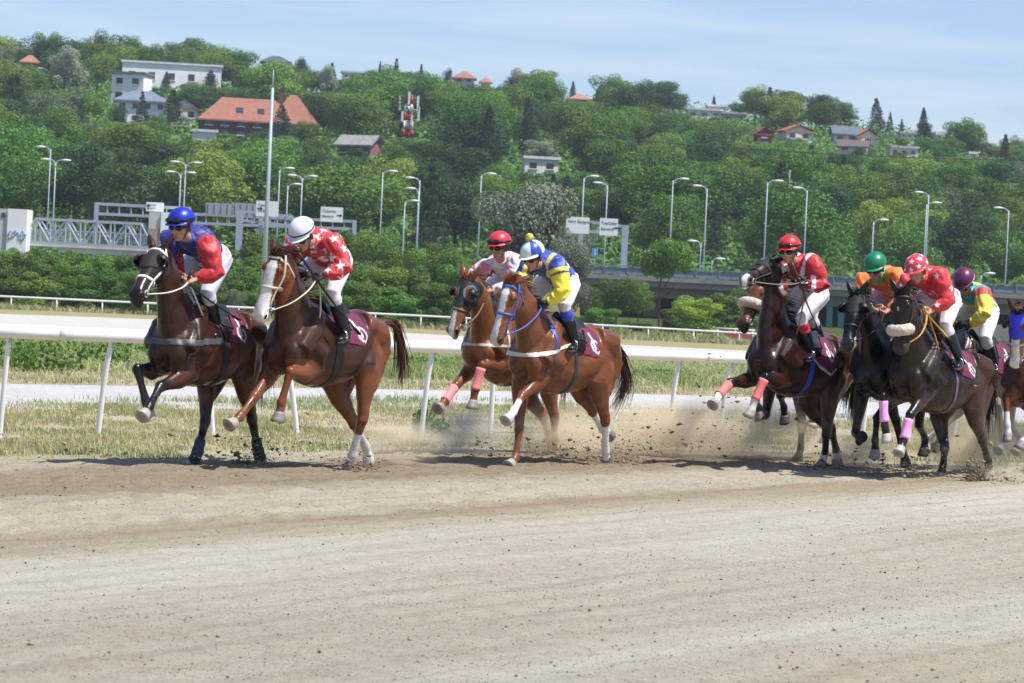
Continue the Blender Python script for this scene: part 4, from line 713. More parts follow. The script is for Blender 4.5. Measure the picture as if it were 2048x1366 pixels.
# ================================================================== horses
POSES = {
 'H1': {'loc': [-2.727, 27.009], 'yaw': 0.3926, 'pitch': 0.071, 'lift': -0.105, 'scale': 1.0, 'J': {'poll': [1.079, 0.033, 1.944], 'muz': [1.496, 0.058, 1.515], 'FL0': [0.569, 0.128, 0.841], 'FL1': [0.962, 0.057, 0.736], 'FL2': [1.177, 0.088, 0.575], 'FL3': [1.319, 0.096, 0.464], 'FR0': [0.514, -0.202, 0.859], 'FR1': [0.926, -0.195, 0.877], 'FR2': [0.889, -0.119, 0.608], 'FR3': [0.859, -0.071, 0.426], 'HL0': [-0.353, 0.197, 0.788], 'HL1': [-0.63, 0.145, 0.435], 'HL2': [-0.808, 0.139, 0.12], 'HL3': [-0.969, 0.086, 0.033], 'HR0': [-0.324, -0.175, 0.837], 'HR1': [-0.202, -0.107, 0.41], 'HR2': [0.022, -0.05, 0.133], 'HR3': [-0.057, -0.151, -0.003], 'head': [0.813, 0.107, 2.178], 'shL': [0.594, 0.253, 2.011], 'shR': [0.617, -0.104, 2.044], 'elL': [0.594, 0.352, 1.752], 'elR': [0.532, -0.087, 1.778], 'haL': [0.772, 0.187, 1.661], 'haR': [0.701, 0.084, 1.677], 'hipL': [0.156, 0.164, 1.895], 'hipR': [0.114, -0.073, 1.888], 'knL': [0.43, 0.197, 1.57], 'knR': [0.387, -0.244, 1.616], 'anL': [0.182, 0.184, 1.262], 'anR': [0.174, -0.315, 1.283]}},
 'H2': {'loc': [-1.672, 27.424], 'yaw': 0.5, 'pitch': 0.0553, 'lift': -0.064, 'scale': 1.0, 'J': {'poll': [1.089, 0.103, 1.952], 'muz': [1.21, 0.0, 1.373], 'FL0': [0.449, 0.145, 0.898], 'FL1': [0.859, 0.149, 0.908], 'FL2': [0.905, 0.104, 0.636], 'FL3': [0.923, 0.091, 0.453], 'FR0': [0.617, -0.181, 0.92], 'FR1': [0.949, -0.156, 0.669], 'FR2': [1.167, -0.149, 0.5], 'FR3': [1.32, -0.167, 0.4], 'HL0': [-0.307, 0.236, 0.931], 'HL1': [-0.287, 0.221, 0.47], 'HL2': [-0.331, 0.105, 0.141], 'HL3': [-0.412, 0.019, -0.004], 'HR0': [-0.385, -0.172, 0.778], 'HR1': [-0.633, -0.074, 0.412], 'HR2': [-0.917, -0.114, 0.196], 'HR3': [-1.023, -0.127, 0.039], 'head': [0.801, 0.166, 2.15], 'shL': [0.506, 0.313, 2.082], 'shR': [0.613, -0.031, 2.05], 'elL': [0.534, 0.455, 1.843], 'elR': [0.625, -0.126, 1.786], 'haL': [0.689, 0.274, 1.741], 'haR': [0.633, 0.133, 1.761], 'hipL': [0.105, 0.154, 1.933], 'hipR': [0.106, -0.083, 1.891], 'knL': [0.374, 0.253, 1.621], 'knR': [0.385, -0.243, 1.617], 'anL': [0.182, 0.277, 1.272], 'anR': [0.174, -0.315, 1.283]}},
 'H3': {'loc': [0.047, 31.488], 'yaw': 0.5272, 'pitch': 0.1124, 'lift': -0.097, 'scale': 1.0, 'J': {'poll': [1.195, 0.086, 1.839], 'muz': [1.409, 0.04, 1.283], 'FL0': [0.494, 0.169, 0.96], 'FL1': [0.903, 0.129, 0.968], 'FL2': [0.957, 0.091, 0.694], 'FL3': [0.976, 0.084, 0.509], 'FR0': [0.569, -0.158, 0.951], 'FR1': [0.924, -0.16, 0.737], 'FR2': [1.143, -0.153, 0.572], 'FR3': [1.301, -0.134, 0.486], 'HL0': [-0.311, 0.21, 0.804], 'HL1': [-0.523, 0.211, 0.406], 'HL2': [-0.74, 0.096, 0.146], 'HL3': [-0.847, 0.044, 0.0], 'HR0': [-0.422, -0.154, 0.718], 'HR1': [-0.726, -0.036, 0.402], 'HR2': [-0.981, -0.101, 0.158], 'HR3': [-1.118, -0.13, 0.032], 'head': [0.732, 0.164, 2.214], 'shL': [0.566, 0.289, 2.044], 'shR': [0.597, -0.064, 1.976], 'elL': [0.634, 0.269, 1.773], 'elR': [0.635, -0.269, 1.789], 'haL': [0.797, 0.073, 1.721], 'haR': [0.795, -0.076, 1.722], 'hipL': [0.114, 0.115, 1.902], 'hipR': [0.112, -0.126, 1.903], 'knL': [0.391, 0.247, 1.613], 'knR': [0.392, -0.248, 1.613], 'anL': [0.174, 0.315, 1.282], 'anR': [0.174, -0.316, 1.282]}},
 'H4': {'loc': [0.548, 30.084], 'yaw': 0.5647, 'pitch': 0.0608, 'lift': -0.106, 'scale': 1.0, 'J': {'poll': [1.207, 0.069, 1.81], 'muz': [1.351, -0.013, 1.232], 'FL0': [0.534, 0.103, 0.913], 'FL1': [0.893, 0.065, 0.715], 'FL2': [1.11, 0.111, 0.564], 'FL3': [1.253, 0.116, 0.456], 'FR0': [0.505, -0.203, 0.759], 'FR1': [0.594, -0.14, 0.357], 'FR2': [0.669, -0.117, 0.094], 'FR3': [0.819, -0.101, -0.006], 'HL0': [-0.306, 0.207, 0.845], 'HL1': [-0.545, 0.173, 0.465], 'HL2': [-0.698, 0.103, 0.149], 'HL3': [-0.81, 0.05, 0.006], 'HR0': [-0.351, -0.062, 0.817], 'HR1': [-0.713, -0.087, 0.552], 'HR2': [-1.01, -0.127, 0.356], 'HR3': [-1.191, -0.129, 0.303], 'head': [0.833, 0.061, 2.105], 'shL': [0.608, 0.21, 2.027], 'shR': [0.592, -0.145, 1.967], 'elL': [0.602, 0.307, 1.762], 'elR': [0.651, -0.18, 1.696], 'haL': [0.721, 0.138, 1.593], 'haR': [0.689, 0.059, 1.6], 'hipL': [0.114, 0.076, 1.848], 'hipR': [0.125, -0.152, 1.92], 'knL': [0.428, 0.215, 1.606], 'knR': [0.395, -0.25, 1.611], 'anL': [0.23, 0.237, 1.257], 'anR': [0.174, -0.316, 1.282]}},
 'H5': {'loc': [3.07, 31.732], 'yaw': 0.6429, 'pitch': 0.1634, 'lift': -0.086, 'scale': 1.0, 'J': {'poll': [0.723, 0.014, 2.18], 'muz': [1.288, 0.04, 1.983], 'FL0': [0.536, 0.127, 0.924], 'FL1': [0.943, 0.148, 0.984], 'FL2': [1.037, 0.092, 0.727], 'FL3': [1.09, 0.062, 0.55], 'FR0': [0.668, -0.176, 0.944], 'FR1': [1.082, -0.191, 0.897], 'FR2': [1.319, -0.172, 0.76], 'FR3': [1.461, -0.14, 0.65], 'HL0': [-0.261, 0.21, 0.835], 'HL1': [-0.232, 0.209, 0.385], 'HL2': [-0.472, 0.061, 0.166], 'HL3': [-0.38, 0.065, -0.002], 'HR0': [-0.42, -0.147, 0.71], 'HR1': [-0.728, -0.022, 0.4], 'HR2': [-1.002, -0.118, 0.19], 'HR3': [-1.112, -0.148, 0.04], 'head': [0.701, 0.208, 2.325], 'shL': [0.482, 0.356, 2.193], 'shR': [0.53, 0.005, 2.121], 'elL': [0.443, 0.485, 1.946], 'elR': [0.608, -0.013, 1.853], 'haL': [0.652, 0.331, 1.968], 'haR': [0.578, 0.221, 1.965], 'hipL': [0.085, 0.237, 1.859], 'hipR': [0.071, 0.016, 1.954], 'knL': [0.405, 0.215, 1.581], 'knR': [0.271, -0.038, 1.59], 'anL': [0.192, 0.24, 1.246], 'anR': [0.171, -0.292, 1.293]}},
 'H6': {'loc': [3.259, 33.27], 'yaw': 0.5617, 'pitch': 0.0692, 'lift': -0.079, 'scale': 1.0, 'J': {'poll': [1.113, -0.017, 1.973], 'muz': [1.482, -0.049, 1.5], 'FL0': [0.461, 0.187, 0.874], 'FL1': [0.854, 0.142, 0.762], 'FL2': [0.632, 0.086, 0.621], 'FL3': [0.569, 0.079, 0.453], 'FR0': [0.438, -0.19, 0.881], 'FR1': [0.634, -0.13, 0.526], 'FR2': [0.876, -0.123, 0.644], 'FR3': [0.847, -0.076, 0.467], 'HL0': [-0.253, 0.198, 0.843], 'HL1': [-0.035, 0.114, 0.456], 'HL2': [-0.39, 0.11, 0.398], 'HL3': [-0.397, 0.09, 0.209], 'HR0': [-0.262, -0.189, 0.835], 'HR1': [-0.117, -0.061, 0.428], 'HR2': [-0.317, -0.162, 0.15], 'HR3': [-0.199, -0.131, 0.002], 'head': [0.76, 0.184, 2.176], 'shL': [0.676, 0.263, 2.018], 'shR': [0.493, -0.043, 1.985], 'elL': [0.622, 0.267, 1.743], 'elR': [0.614, -0.234, 1.82], 'haL': [0.796, 0.075, 1.721], 'haR': [0.795, -0.075, 1.723], 'hipL': [0.114, 0.115, 1.902], 'hipR': [0.113, -0.125, 1.904], 'knL': [0.391, 0.247, 1.613], 'knR': [0.392, -0.248, 1.613], 'anL': [0.174, 0.315, 1.282], 'anR': [0.174, -0.316, 1.282]}},
 'H7': {'loc': [4.049, 31.694], 'yaw': 0.4591, 'pitch': -0.0043, 'lift': -0.049, 'scale': 1.0, 'J': {'poll': [1.209, -0.029, 1.867], 'muz': [1.517, -0.002, 1.352], 'FL0': [0.425, 0.188, 0.874], 'FL1': [0.713, 0.082, 0.601], 'FL2': [0.858, 0.127, 0.379], 'FL3': [0.793, 0.113, 0.211], 'FR0': [0.426, -0.193, 0.839], 'FR1': [0.492, -0.222, 0.434], 'FR2': [0.716, -0.097, 0.355], 'FR3': [0.858, -0.016, 0.428], 'HL0': [-0.309, 0.207, 0.935], 'HL1': [-0.491, 0.139, 0.528], 'HL2': [-0.81, 0.11, 0.365], 'HL3': [-0.831, 0.09, 0.177], 'HR0': [-0.309, -0.207, 0.937], 'HR1': [-0.521, -0.131, 0.547], 'HR2': [-0.697, -0.104, 0.234], 'HR3': [-0.807, -0.088, 0.08], 'head': [0.831, 0.021, 2.187], 'shL': [0.625, 0.173, 2.093], 'shR': [0.586, -0.179, 2.03], 'elL': [0.615, 0.275, 1.832], 'elR': [0.656, -0.187, 1.759], 'haL': [0.782, 0.125, 1.701], 'haR': [0.732, 0.06, 1.725], 'hipL': [0.129, 0.12, 1.912], 'hipR': [0.129, -0.12, 1.912], 'knL': [0.394, 0.249, 1.611], 'knR': [0.394, -0.249, 1.611], 'anL': [0.174, 0.316, 1.282], 'anR': [0.174, -0.316, 1.282]}},
 'H8': {'loc': [4.459, 30.986], 'yaw': 0.6277, 'pitch': 0.129, 'lift': -0.157, 'scale': 1.0, 'J': {'poll': [1.105, 0.074, 1.906], 'muz': [1.164, 0.109, 1.309], 'FL0': [0.522, 0.108, 0.906], 'FL1': [0.864, 0.11, 0.678], 'FL2': [0.933, 0.089, 0.416], 'FL3': [1.044, 0.104, 0.276], 'FR0': [0.522, -0.187, 0.831], 'FR1': [0.934, -0.168, 0.846], 'FR2': [0.938, -0.132, 0.563], 'FR3': [0.925, -0.09, 0.378], 'HL0': [-0.337, 0.202, 0.74], 'HL1': [-0.654, 0.161, 0.421], 'HL2': [-0.923, 0.102, 0.188], 'HL3': [-1.032, 0.076, 0.033], 'HR0': [-0.242, -0.169, 0.716], 'HR1': [-0.112, 0.011, 0.322], 'HR2': [-0.382, -0.141, 0.148], 'HR3': [-0.452, -0.207, -0.008], 'head': [0.819, 0.076, 2.17], 'shL': [0.564, 0.209, 2.101], 'shR': [0.606, -0.143, 2.035], 'elL': [0.556, 0.312, 1.839], 'elR': [0.644, -0.176, 1.759], 'haL': [0.74, 0.176, 1.715], 'haR': [0.692, 0.078, 1.732], 'hipL': [0.104, 0.114, 1.875], 'hipR': [0.131, -0.122, 1.913], 'knL': [0.402, 0.218, 1.597], 'knR': [0.395, -0.249, 1.611], 'anL': [0.205, 0.3, 1.252], 'anR': [0.174, -0.316, 1.282]}},
 'H9': {'loc': [5.221, 33.379], 'yaw': 0.6959, 'pitch': 0.0544, 'lift': -0.083, 'scale': 1.0, 'J': {'poll': [1.157, 0.0, 1.91], 'muz': [1.571, -0.0, 1.476], 'FL0': [0.568, 0.168, 0.767], 'FL1': [0.895, 0.113, 0.517], 'FL2': [1.102, 0.029, 0.356], 'FL3': [1.195, 0.092, 0.216], 'FR0': [0.434, -0.19, 0.871], 'FR1': [0.717, -0.13, 0.58], 'FR2': [0.584, -0.11, 0.345], 'FR3': [0.719, -0.09, 0.228], 'HL0': [-0.286, 0.211, 0.906], 'HL1': [-0.488, 0.129, 0.512], 'HL2': [-0.8, 0.11, 0.334], 'HL3': [-0.69, 0.09, 0.18], 'HR0': [-0.289, -0.21, 0.902], 'HR1': [-0.644, -0.13, 0.638], 'HR2': [-0.77, -0.11, 0.301], 'HR3': [-0.618, -0.09, 0.188], 'head': [0.774, 0.199, 2.095], 'shL': [0.578, 0.327, 1.967], 'shR': [0.568, -0.028, 1.915], 'elL': [0.697, 0.433, 1.738], 'elR': [0.644, -0.131, 1.667], 'haL': [0.729, 0.227, 1.581], 'haR': [0.645, 0.118, 1.589], 'hipL': [0.135, 0.163, 1.784], 'hipR': [0.093, -0.063, 1.855], 'knL': [0.396, 0.282, 1.468], 'knR': [0.388, -0.243, 1.614], 'anL': [0.122, 0.254, 1.187], 'anR': [0.174, -0.315, 1.281]}},
 'H10': {'loc': [5.766, 32.579], 'yaw': 0.4432, 'pitch': -0.0243, 'lift': -0.115, 'scale': 1.0, 'J': {'poll': [1.215, 0.049, 1.775], 'muz': [1.094, -0.003, 1.19], 'FL0': [0.433, 0.189, 0.804], 'FL1': [0.841, 0.16, 0.77], 'FL2': [0.884, 0.106, 0.497], 'FL3': [0.927, 0.051, 0.325], 'FR0': [0.439, -0.187, 0.808], 'FR1': [0.843, -0.142, 0.865], 'FR2': [0.849, -0.118, 0.58], 'FR3': [0.85, -0.09, 0.386], 'HL0': [-0.305, 0.21, 0.892], 'HL1': [-0.653, 0.13, 0.619], 'HL2': [-0.763, 0.11, 0.277], 'HL3': [-0.592, 0.09, 0.197], 'HR0': [-0.305, -0.21, 0.892], 'HR1': [-0.653, -0.13, 0.619], 'HR2': [-0.763, -0.11, 0.277], 'HR3': [-0.591, -0.09, 0.197], 'head': [0.795, 0.0, 2.235], 'shL': [0.614, 0.18, 2.049], 'shR': [0.614, -0.18, 2.049], 'elL': [0.633, 0.269, 1.784], 'elR': [0.633, -0.269, 1.784], 'haL': [0.795, 0.075, 1.722], 'haR': [0.795, -0.075, 1.722], 'hipL': [0.132, 0.12, 1.914], 'hipR': [0.132, -0.12, 1.914], 'knL': [0.394, 0.249, 1.611], 'knR': [0.394, -0.249, 1.611], 'anL': [0.174, 0.316, 1.282], 'anR': [0.174, -0.316, 1.282]}},
}
BLACK = hexc('17161a'); WHITE = (0.72, 0.70, 0.67)
M_coat = mat('horse_coat', attr='Col', rough=0.36, noise=0.30, nscale=5, rnoise=0.21, bump=0.12, bscale=70, spec=0.25, coat=0.22)
M_hair = mat('horse_hair', attr='Col', rough=0.5)
M_hoof = mat('hoof_horn', attr='Col', rough=0.55, noise=0.2, nscale=20)
M_eye = mat('eye_dark', (0.008, 0.006, 0.005), rough=0.08)
M_tack = mat('tack', attr='Col', rough=0.5, noise=0.12, nscale=30)
M_cloth = mat('saddle_fabric', attr='Col', rough=0.75, noise=0.1, nscale=18, bump=0.2, bscale=60)
M_fleece = mat('sheepskin', (0.74, 0.68, 0.54), rough=0.95, noise=0.15, nscale=60, bump=1.0, bscale=110)
M_metal = mat('bit_metal', (0.6, 0.6, 0.6), rough=0.25, metal=1.0)

class HorseFrame:
    def __init__(s, P):
        s.P = P; s.J = {k: np.array(v) for k, v in P['J'].items()}
        s.cp, s.sp, s.lift = math.cos(P['pitch']), math.sin(P['pitch']), P['lift']
        y = P['yaw']; s.rz = math.atan2(-math.cos(y), -math.sin(y)); s.loc = (P['loc'][0], P['loc'][1], 0)
    def tl(s, x, y, z):
        q = z - 1.2
        return A(s.cp * x - s.sp * q, y, s.sp * x + s.cp * q + 1.2 + s.lift)
    def inv(s, V):
        x = V[:, 0]; z = V[:, 2] - 1.2 - s.lift
        return np.stack([s.cp * x + s.sp * z, V[:, 1], -s.sp * x + s.cp * z + 1.2], 1)

TRUNK = [(-.83, 1.34, 1.20, .07), (-.78, 1.41, 1.08, .15), (-.68, 1.49, .99, .225), (-.55, 1.555, .96, .265), (-.42, 1.58, .96, .275), (-.25, 1.545, .90, .285),
         (-.08, 1.50, .85, .30), (.10, 1.485, .825, .295), (.24, 1.52, .815, .27), (.36, 1.585, .82, .24), (.46, 1.605, .845, .215),
         (.56, 1.575, .90, .20), (.66, 1.48, .95, .20), (.74, 1.37, 1.0, .18), (.80, 1.26, 1.06, .13), (.83, 1.20, 1.11, .07)]
FR = [(0, .15, .075), (1.0, .112, .078), (1.35, .088, .064), (1.72, .056, .048), (1.9, .05, .046), (2.0, .054, .048), (2.14, .042, .037), (2.5, .036, .029), (2.85, .04, .034), (3.0, .05, .041), (3.3, .038, .035), (3.55, .05, .047)]
HR_ = [(0, .20, .105), (.5, .20, .12), (1.0, .155, .095), (1.3, .122, .08), (1.65, .08, .058), (1.9, .058, .047), (2.0, .066, .05), (2.13, .05, .041), (2.5, .039, .034), (2.85, .044, .037), (3.0, .052, .043), (3.3, .04, .037), (3.55, .052, .05)]
#        t,   dorsal, ventral, half width
HEAD = [(-.06, -.02, -.11, .05), (.0, .015, -.15, .075), (.10, .035, -.20, .092), (.22, .048, -.235, .112), (.34, .044, -.215, .104), (.46, .034, -.17, .085),
        (.60, .026, -.14, .069), (.74, .022, -.126, .063), (.86, .018, -.128, .068), (.94, .008, -.128, .068), (1.0, -.012, -.118, .058), (1.035, -.04, -.095, .032)]

def head_frame(h, yaw=0.0, roll=0.0):
    hd = nrm(h.J['muz'] - h.J['poll']); ref = A(-math.sin(yaw), math.cos(yaw), 0.0)
    s = nrm(ref - hd * (ref @ hd)); d = np.cross(hd, s)
    s2 = s * math.cos(roll) + d * math.sin(roll); return hd, s2, np.cross(hd, s2)

def horse_geo(h, c):
    g = Geo(); tl = h.tl; J = h.J; Y = A(0, 1, 0)
    th = np.linspace(0, 2 * math.pi, 20, endpoint=False); R = []
    for x, zt, zb, w in TRUNK:
        zm = zb + (zt - zb) * 0.50; cs, sn = np.cos(th), np.sin(th)
        yy = w * np.sign(cs) * np.abs(cs) ** 0.95; zz = np.where(sn >= 0, zm + (zt - zm) * np.abs(sn) ** 0.9, zm - (zm - zb) * np.abs(sn) ** 0.9)
        yy = yy * np.where(sn > 0, 1 - 0.18 * sn, 1 - 0.05 * -sn)
        R.append(np.array([tl(x, a, b) for a, b in zip(yy, zz)]))
    g.rings(R)
    for sg in (1, -1):   # muscle masses
        g.tube([tl(.44, sg * .10, 1.48), tl(.58, sg * .155, 1.30), tl(.70, sg * .155, 1.12)], [.10, .115, .10], 12)
        g.tube([tl(.62, sg * .13, 1.22), tl(.44, sg * .17, 1.12), J[('FL' if sg > 0 else 'FR') + '0'] + A(-.02, 0, .03)], [.11, .12, .085], 12)
        g.ell(tl(.755, sg * .095, 1.09), (.085, .095, .12)); g.ell(tl(.66, sg * .08, .99), (.12, .09, .10))
        g.tube([tl(-.30, sg * .13, 1.42), tl(-.52, sg * .15, 1.36), tl(-.72, sg * .12, 1.26)], [.13, .165, .10], 12)
        g.ell(tl(-.40, sg * .20, 1.36), (.09, .06, .09))
    # neck
    hd, hs, hv = head_frame(h, c.get('hyaw', 0), c.get('hroll', 0))
    P0 = tl(.50, 0, 1.28); P3 = J['poll'] - hv * .075 + hd * .02; L = np.linalg.norm(P3 - P0)
    P1 = P0 + nrm(h.tl(1.0, 0, 1.2 + .72) - h.tl(0, 0, 1.2)) * .38 * L
    dn = nrm(nrm(P3 - P0) + A(.55, 0, -.05)); P2 = P3 - dn * .28 * L
    B = bez(P0, P1, P2, P3, 9)
    g.tube(B, [(.31, .165), (.295, .16), (.265, .145), (.225, .122), (.19, .102), (.165, .09), (.15, .083), (.14, .08), (.12, .07)], 18, up=Y)
    h.neck = B
    # head
    Lh = np.linalg.norm(J['muz'] - J['poll']); R = []; n = 18; th = np.linspace(0, 2 * math.pi, n, endpoint=False)
    for t, d, v, w in HEAD:
        o = J['poll'] + hd * t * Lh; m = (d + v) / 2; r_ = (d - v) / 2
        cs, sn = np.cos(th), np.sin(th)
        wv = w * np.where(sn < 0, 1 - 0.45 * np.abs(sn) ** 1.5, 1 - 0.12 * np.abs(sn) ** 2)
        R.append(o + np.outer(m + r_ * np.sign(sn) * np.abs(sn) ** 0.85, hv) + np.outer(wv * np.sign(cs) * np.abs(cs) ** 0.85, hs))
    g.rings(R)
    hp = lambda t, s_, d_: J['poll'] + hd * (t * Lh) + hs * s_ + hv * d_
    h.hp = hp; h.hf = (hd, hs, hv); h.Lh = Lh
    for sg in (1, -1):
        g.ell(hp(.27, sg * .062, -.115), (.095, .045, .085), axes=(hd, hs, hv))       # cheek
        g.ell(hp(.235, sg * .083, .004), (.045, .028, .032), axes=(hd, hs, hv))       # brow over the eye
        g.ell(hp(.925, sg * .050, -.026), (.045, .024, .038), axes=(hd, hs, hv))       # nostril rim
        # ear
        e = c.get('ears', (-.75, .25, .35)); ed = nrm(hd * e[0] + hv * e[1] + hs * sg * e[2]); b = hp(-.01, sg * .05, -.005)
        er = nrm(np.cross(ed, hs)); g.tube([b - ed * .03, b + ed * .03, b + ed * .08, b + ed * .13, b + ed * .17], [(.026, .03), (.026, .036), (.024, .036), (.018, .024), (.006, .008)], 8, up=nrm(hs + .4 * sg * hd))
    g.ell(hp(.955, 0, -.115), (.05, .035, .03), axes=(hd, hs, hv))                    # lower lip
    g.ell(hp(.90, 0, -.095), (.09, .036, .03), axes=(hd, hs, hv))
    # legs
    h.bones = {}
    for lg in ('FL', 'FR', 'HL', 'HR'):
        sg = 1 if lg[1] == 'L' else -1; fore = lg[0] == 'F'
        top = tl(.60, sg * .125, 1.22) if fore else tl(-.50, sg * .135, 1.27)
        K = [top] + [J[lg + str(i)] for i in range(4)]; h.bones[lg] = K
        prof = FR if fore else HR_
        pts = []; rr = []
        for t, fa, la in prof:
            i = min(int(t), 3); pts.append(K[i] + (K[i + 1] - K[i]) * (t - i)); rr.append((fa * 1.03, la * 1.03))
        g.tube(pts, rr, 14, up=Y)
        if fore:
            k = K[2]; dn = nrm(K[1] - K[2]); g.ell(k + nrm(np.cross(Y, dn)) * 0, (.05, .047, .055))
            g.ell(K[3] - 0 * dn, (.046, .041, .046))
        else:
            cd = nrm(K[3] - K[2]); gd = nrm(K[2] - K[1]); bk = nrm(np.cross(cd, Y)); bk = bk if bk @ A(-1, 0, 0) > 0 else -bk
            ca = K[2] - cd * .065 + bk * .045
            g.tube([K[2] + cd * .09 + bk * .022, K[2] + bk * .035, ca], [.028, .036, .03], 10)
            mid = K[1] + (K[2] - K[1]) * .35
            g.tube([ca, K[1] + (K[2] - K[1]) * .6 + bk * .045, mid + bk * .075, tl(-.70, sg * .12, 1.22)], [.022, .03, .075, .12], 12)
            g.tube([tl(-.36, sg * .17, 1.25), K[1] + A(.03, 0, .05), K[1] + (K[2] - K[1]) * .3], [.12, .105, .07], 12)
            g.ell(K[3], (.048, .043, .048))
    return g

def peel(name, V, Fq, N, keep, off, col, m, parent, fcol=None):
    """a sheet lying on the body: the body's own faces where keep is true, lifted off along the normals"""
    kf = keep[Fq].all(1); f = Fq[kf]
    if len(f) == 0: return None
    idx = np.unique(f); mp_ = np.full(len(V), -1); mp_[idx] = np.arange(len(idx))
    v = V[idx] + N[idx] * (off if np.isscalar(off) else off[idx][:, None])
    fl = mp_[f]; ed = np.concatenate([fl[:, [0, 1]], fl[:, [1, 2]], fl[:, [2, 3]], fl[:, [3, 0]]]); ed.sort(1); eu, ct = np.unique(ed, axis=0, return_counts=True); bd = eu[ct == 1]
    for _ in range(8):     # even out the cut edge
        acc = np.zeros_like(v); cn = np.zeros(len(v)); np.add.at(acc, bd[:, 0], v[bd[:, 1]]); np.add.at(acc, bd[:, 1], v[bd[:, 0]]); np.add.at(cn, bd[:, 0], 1); np.add.at(cn, bd[:, 1], 1)
        k = cn == 2; v[k] = v[k] * .5 + acc[k] / 2 * .5
    cc = np.tile(np.array(col), (len(idx), 1)) if fcol is None else fcol[idx]
    return link(name, make_mesh(name, v, [mp_[f]], True, cc), m, parent)

def hair(path, n, length, spread, col, width=.006, droop=.25, seed=0, dirv=None, vary=.25, fly=0.25):
    """strands that follow a path (a tail)"""
    r = np.random.default_rng(seed); V = []; F = []; C = []; k = 0
    path = np.asarray(path, float); m = len(path)
    for i in range(n):
        o0 = r.normal(0, spread * .35, 3); o1 = r.normal(0, spread, 3); f_ = r.uniform(1 - vary, 1); cc = np.array(col) * r.uniform(.6, 1.35)
        s = np.linspace(0, f_, m) * (m - 1); P = np.array([path[int(min(q, m - 2))] + (path[int(min(q, m - 2)) + 1] - path[int(min(q, m - 2))]) * (q - int(min(q, m - 2))) for q in s])
        t = np.linspace(0, 1, m)[:, None]; P = P + o0 * (1 - t) + (o1 + (r.normal(0, spread * fly * 3, 3) if r.random() < .15 else 0)) * t ** 1.3
        w = width * r.uniform(.6, 1.4) * (1 - 0.8 * t ** 2); sd = nrm(r.normal(0, 1, 3)); 
        for a in range(m): V += [P[a] - sd * w[a], P[a] + sd * w[a]]; C += [cc, cc]
        F += [(k + 2 * a, k + 2 * a + 1, k + 2 * a + 3, k + 2 * a + 2) for a in range(m - 1)]; k += 2 * m
    return np.array(V), F, np.array(C)

def strap_on(bvh, pts, w, t=.006, closed=False):
    """flat strap through guide points laid on the body surface; returns rings"""
    P = []; Nn = []
    for p in pts:
        loc, no, _, _ = bvh.find_nearest(Vector(p)); P.append(np.array(loc) + np.array(no) * t); Nn.append(np.array(no))
    P = np.array(P); Nn = np.array(Nn); T = np.gradient(P, axis=0); R = []
    for i in range(len(P)):
        tg = nrm(T[i]); b = nrm(np.cross(tg, Nn[i]))
        R.append(np.array([P[i] + b * w / 2 - Nn[i] * t, P[i] + b * w / 2 + Nn[i] * t * .4, P[i] - b * w / 2 + Nn[i] * t * .4, P[i] - b * w / 2 - Nn[i] * t]))
    return R

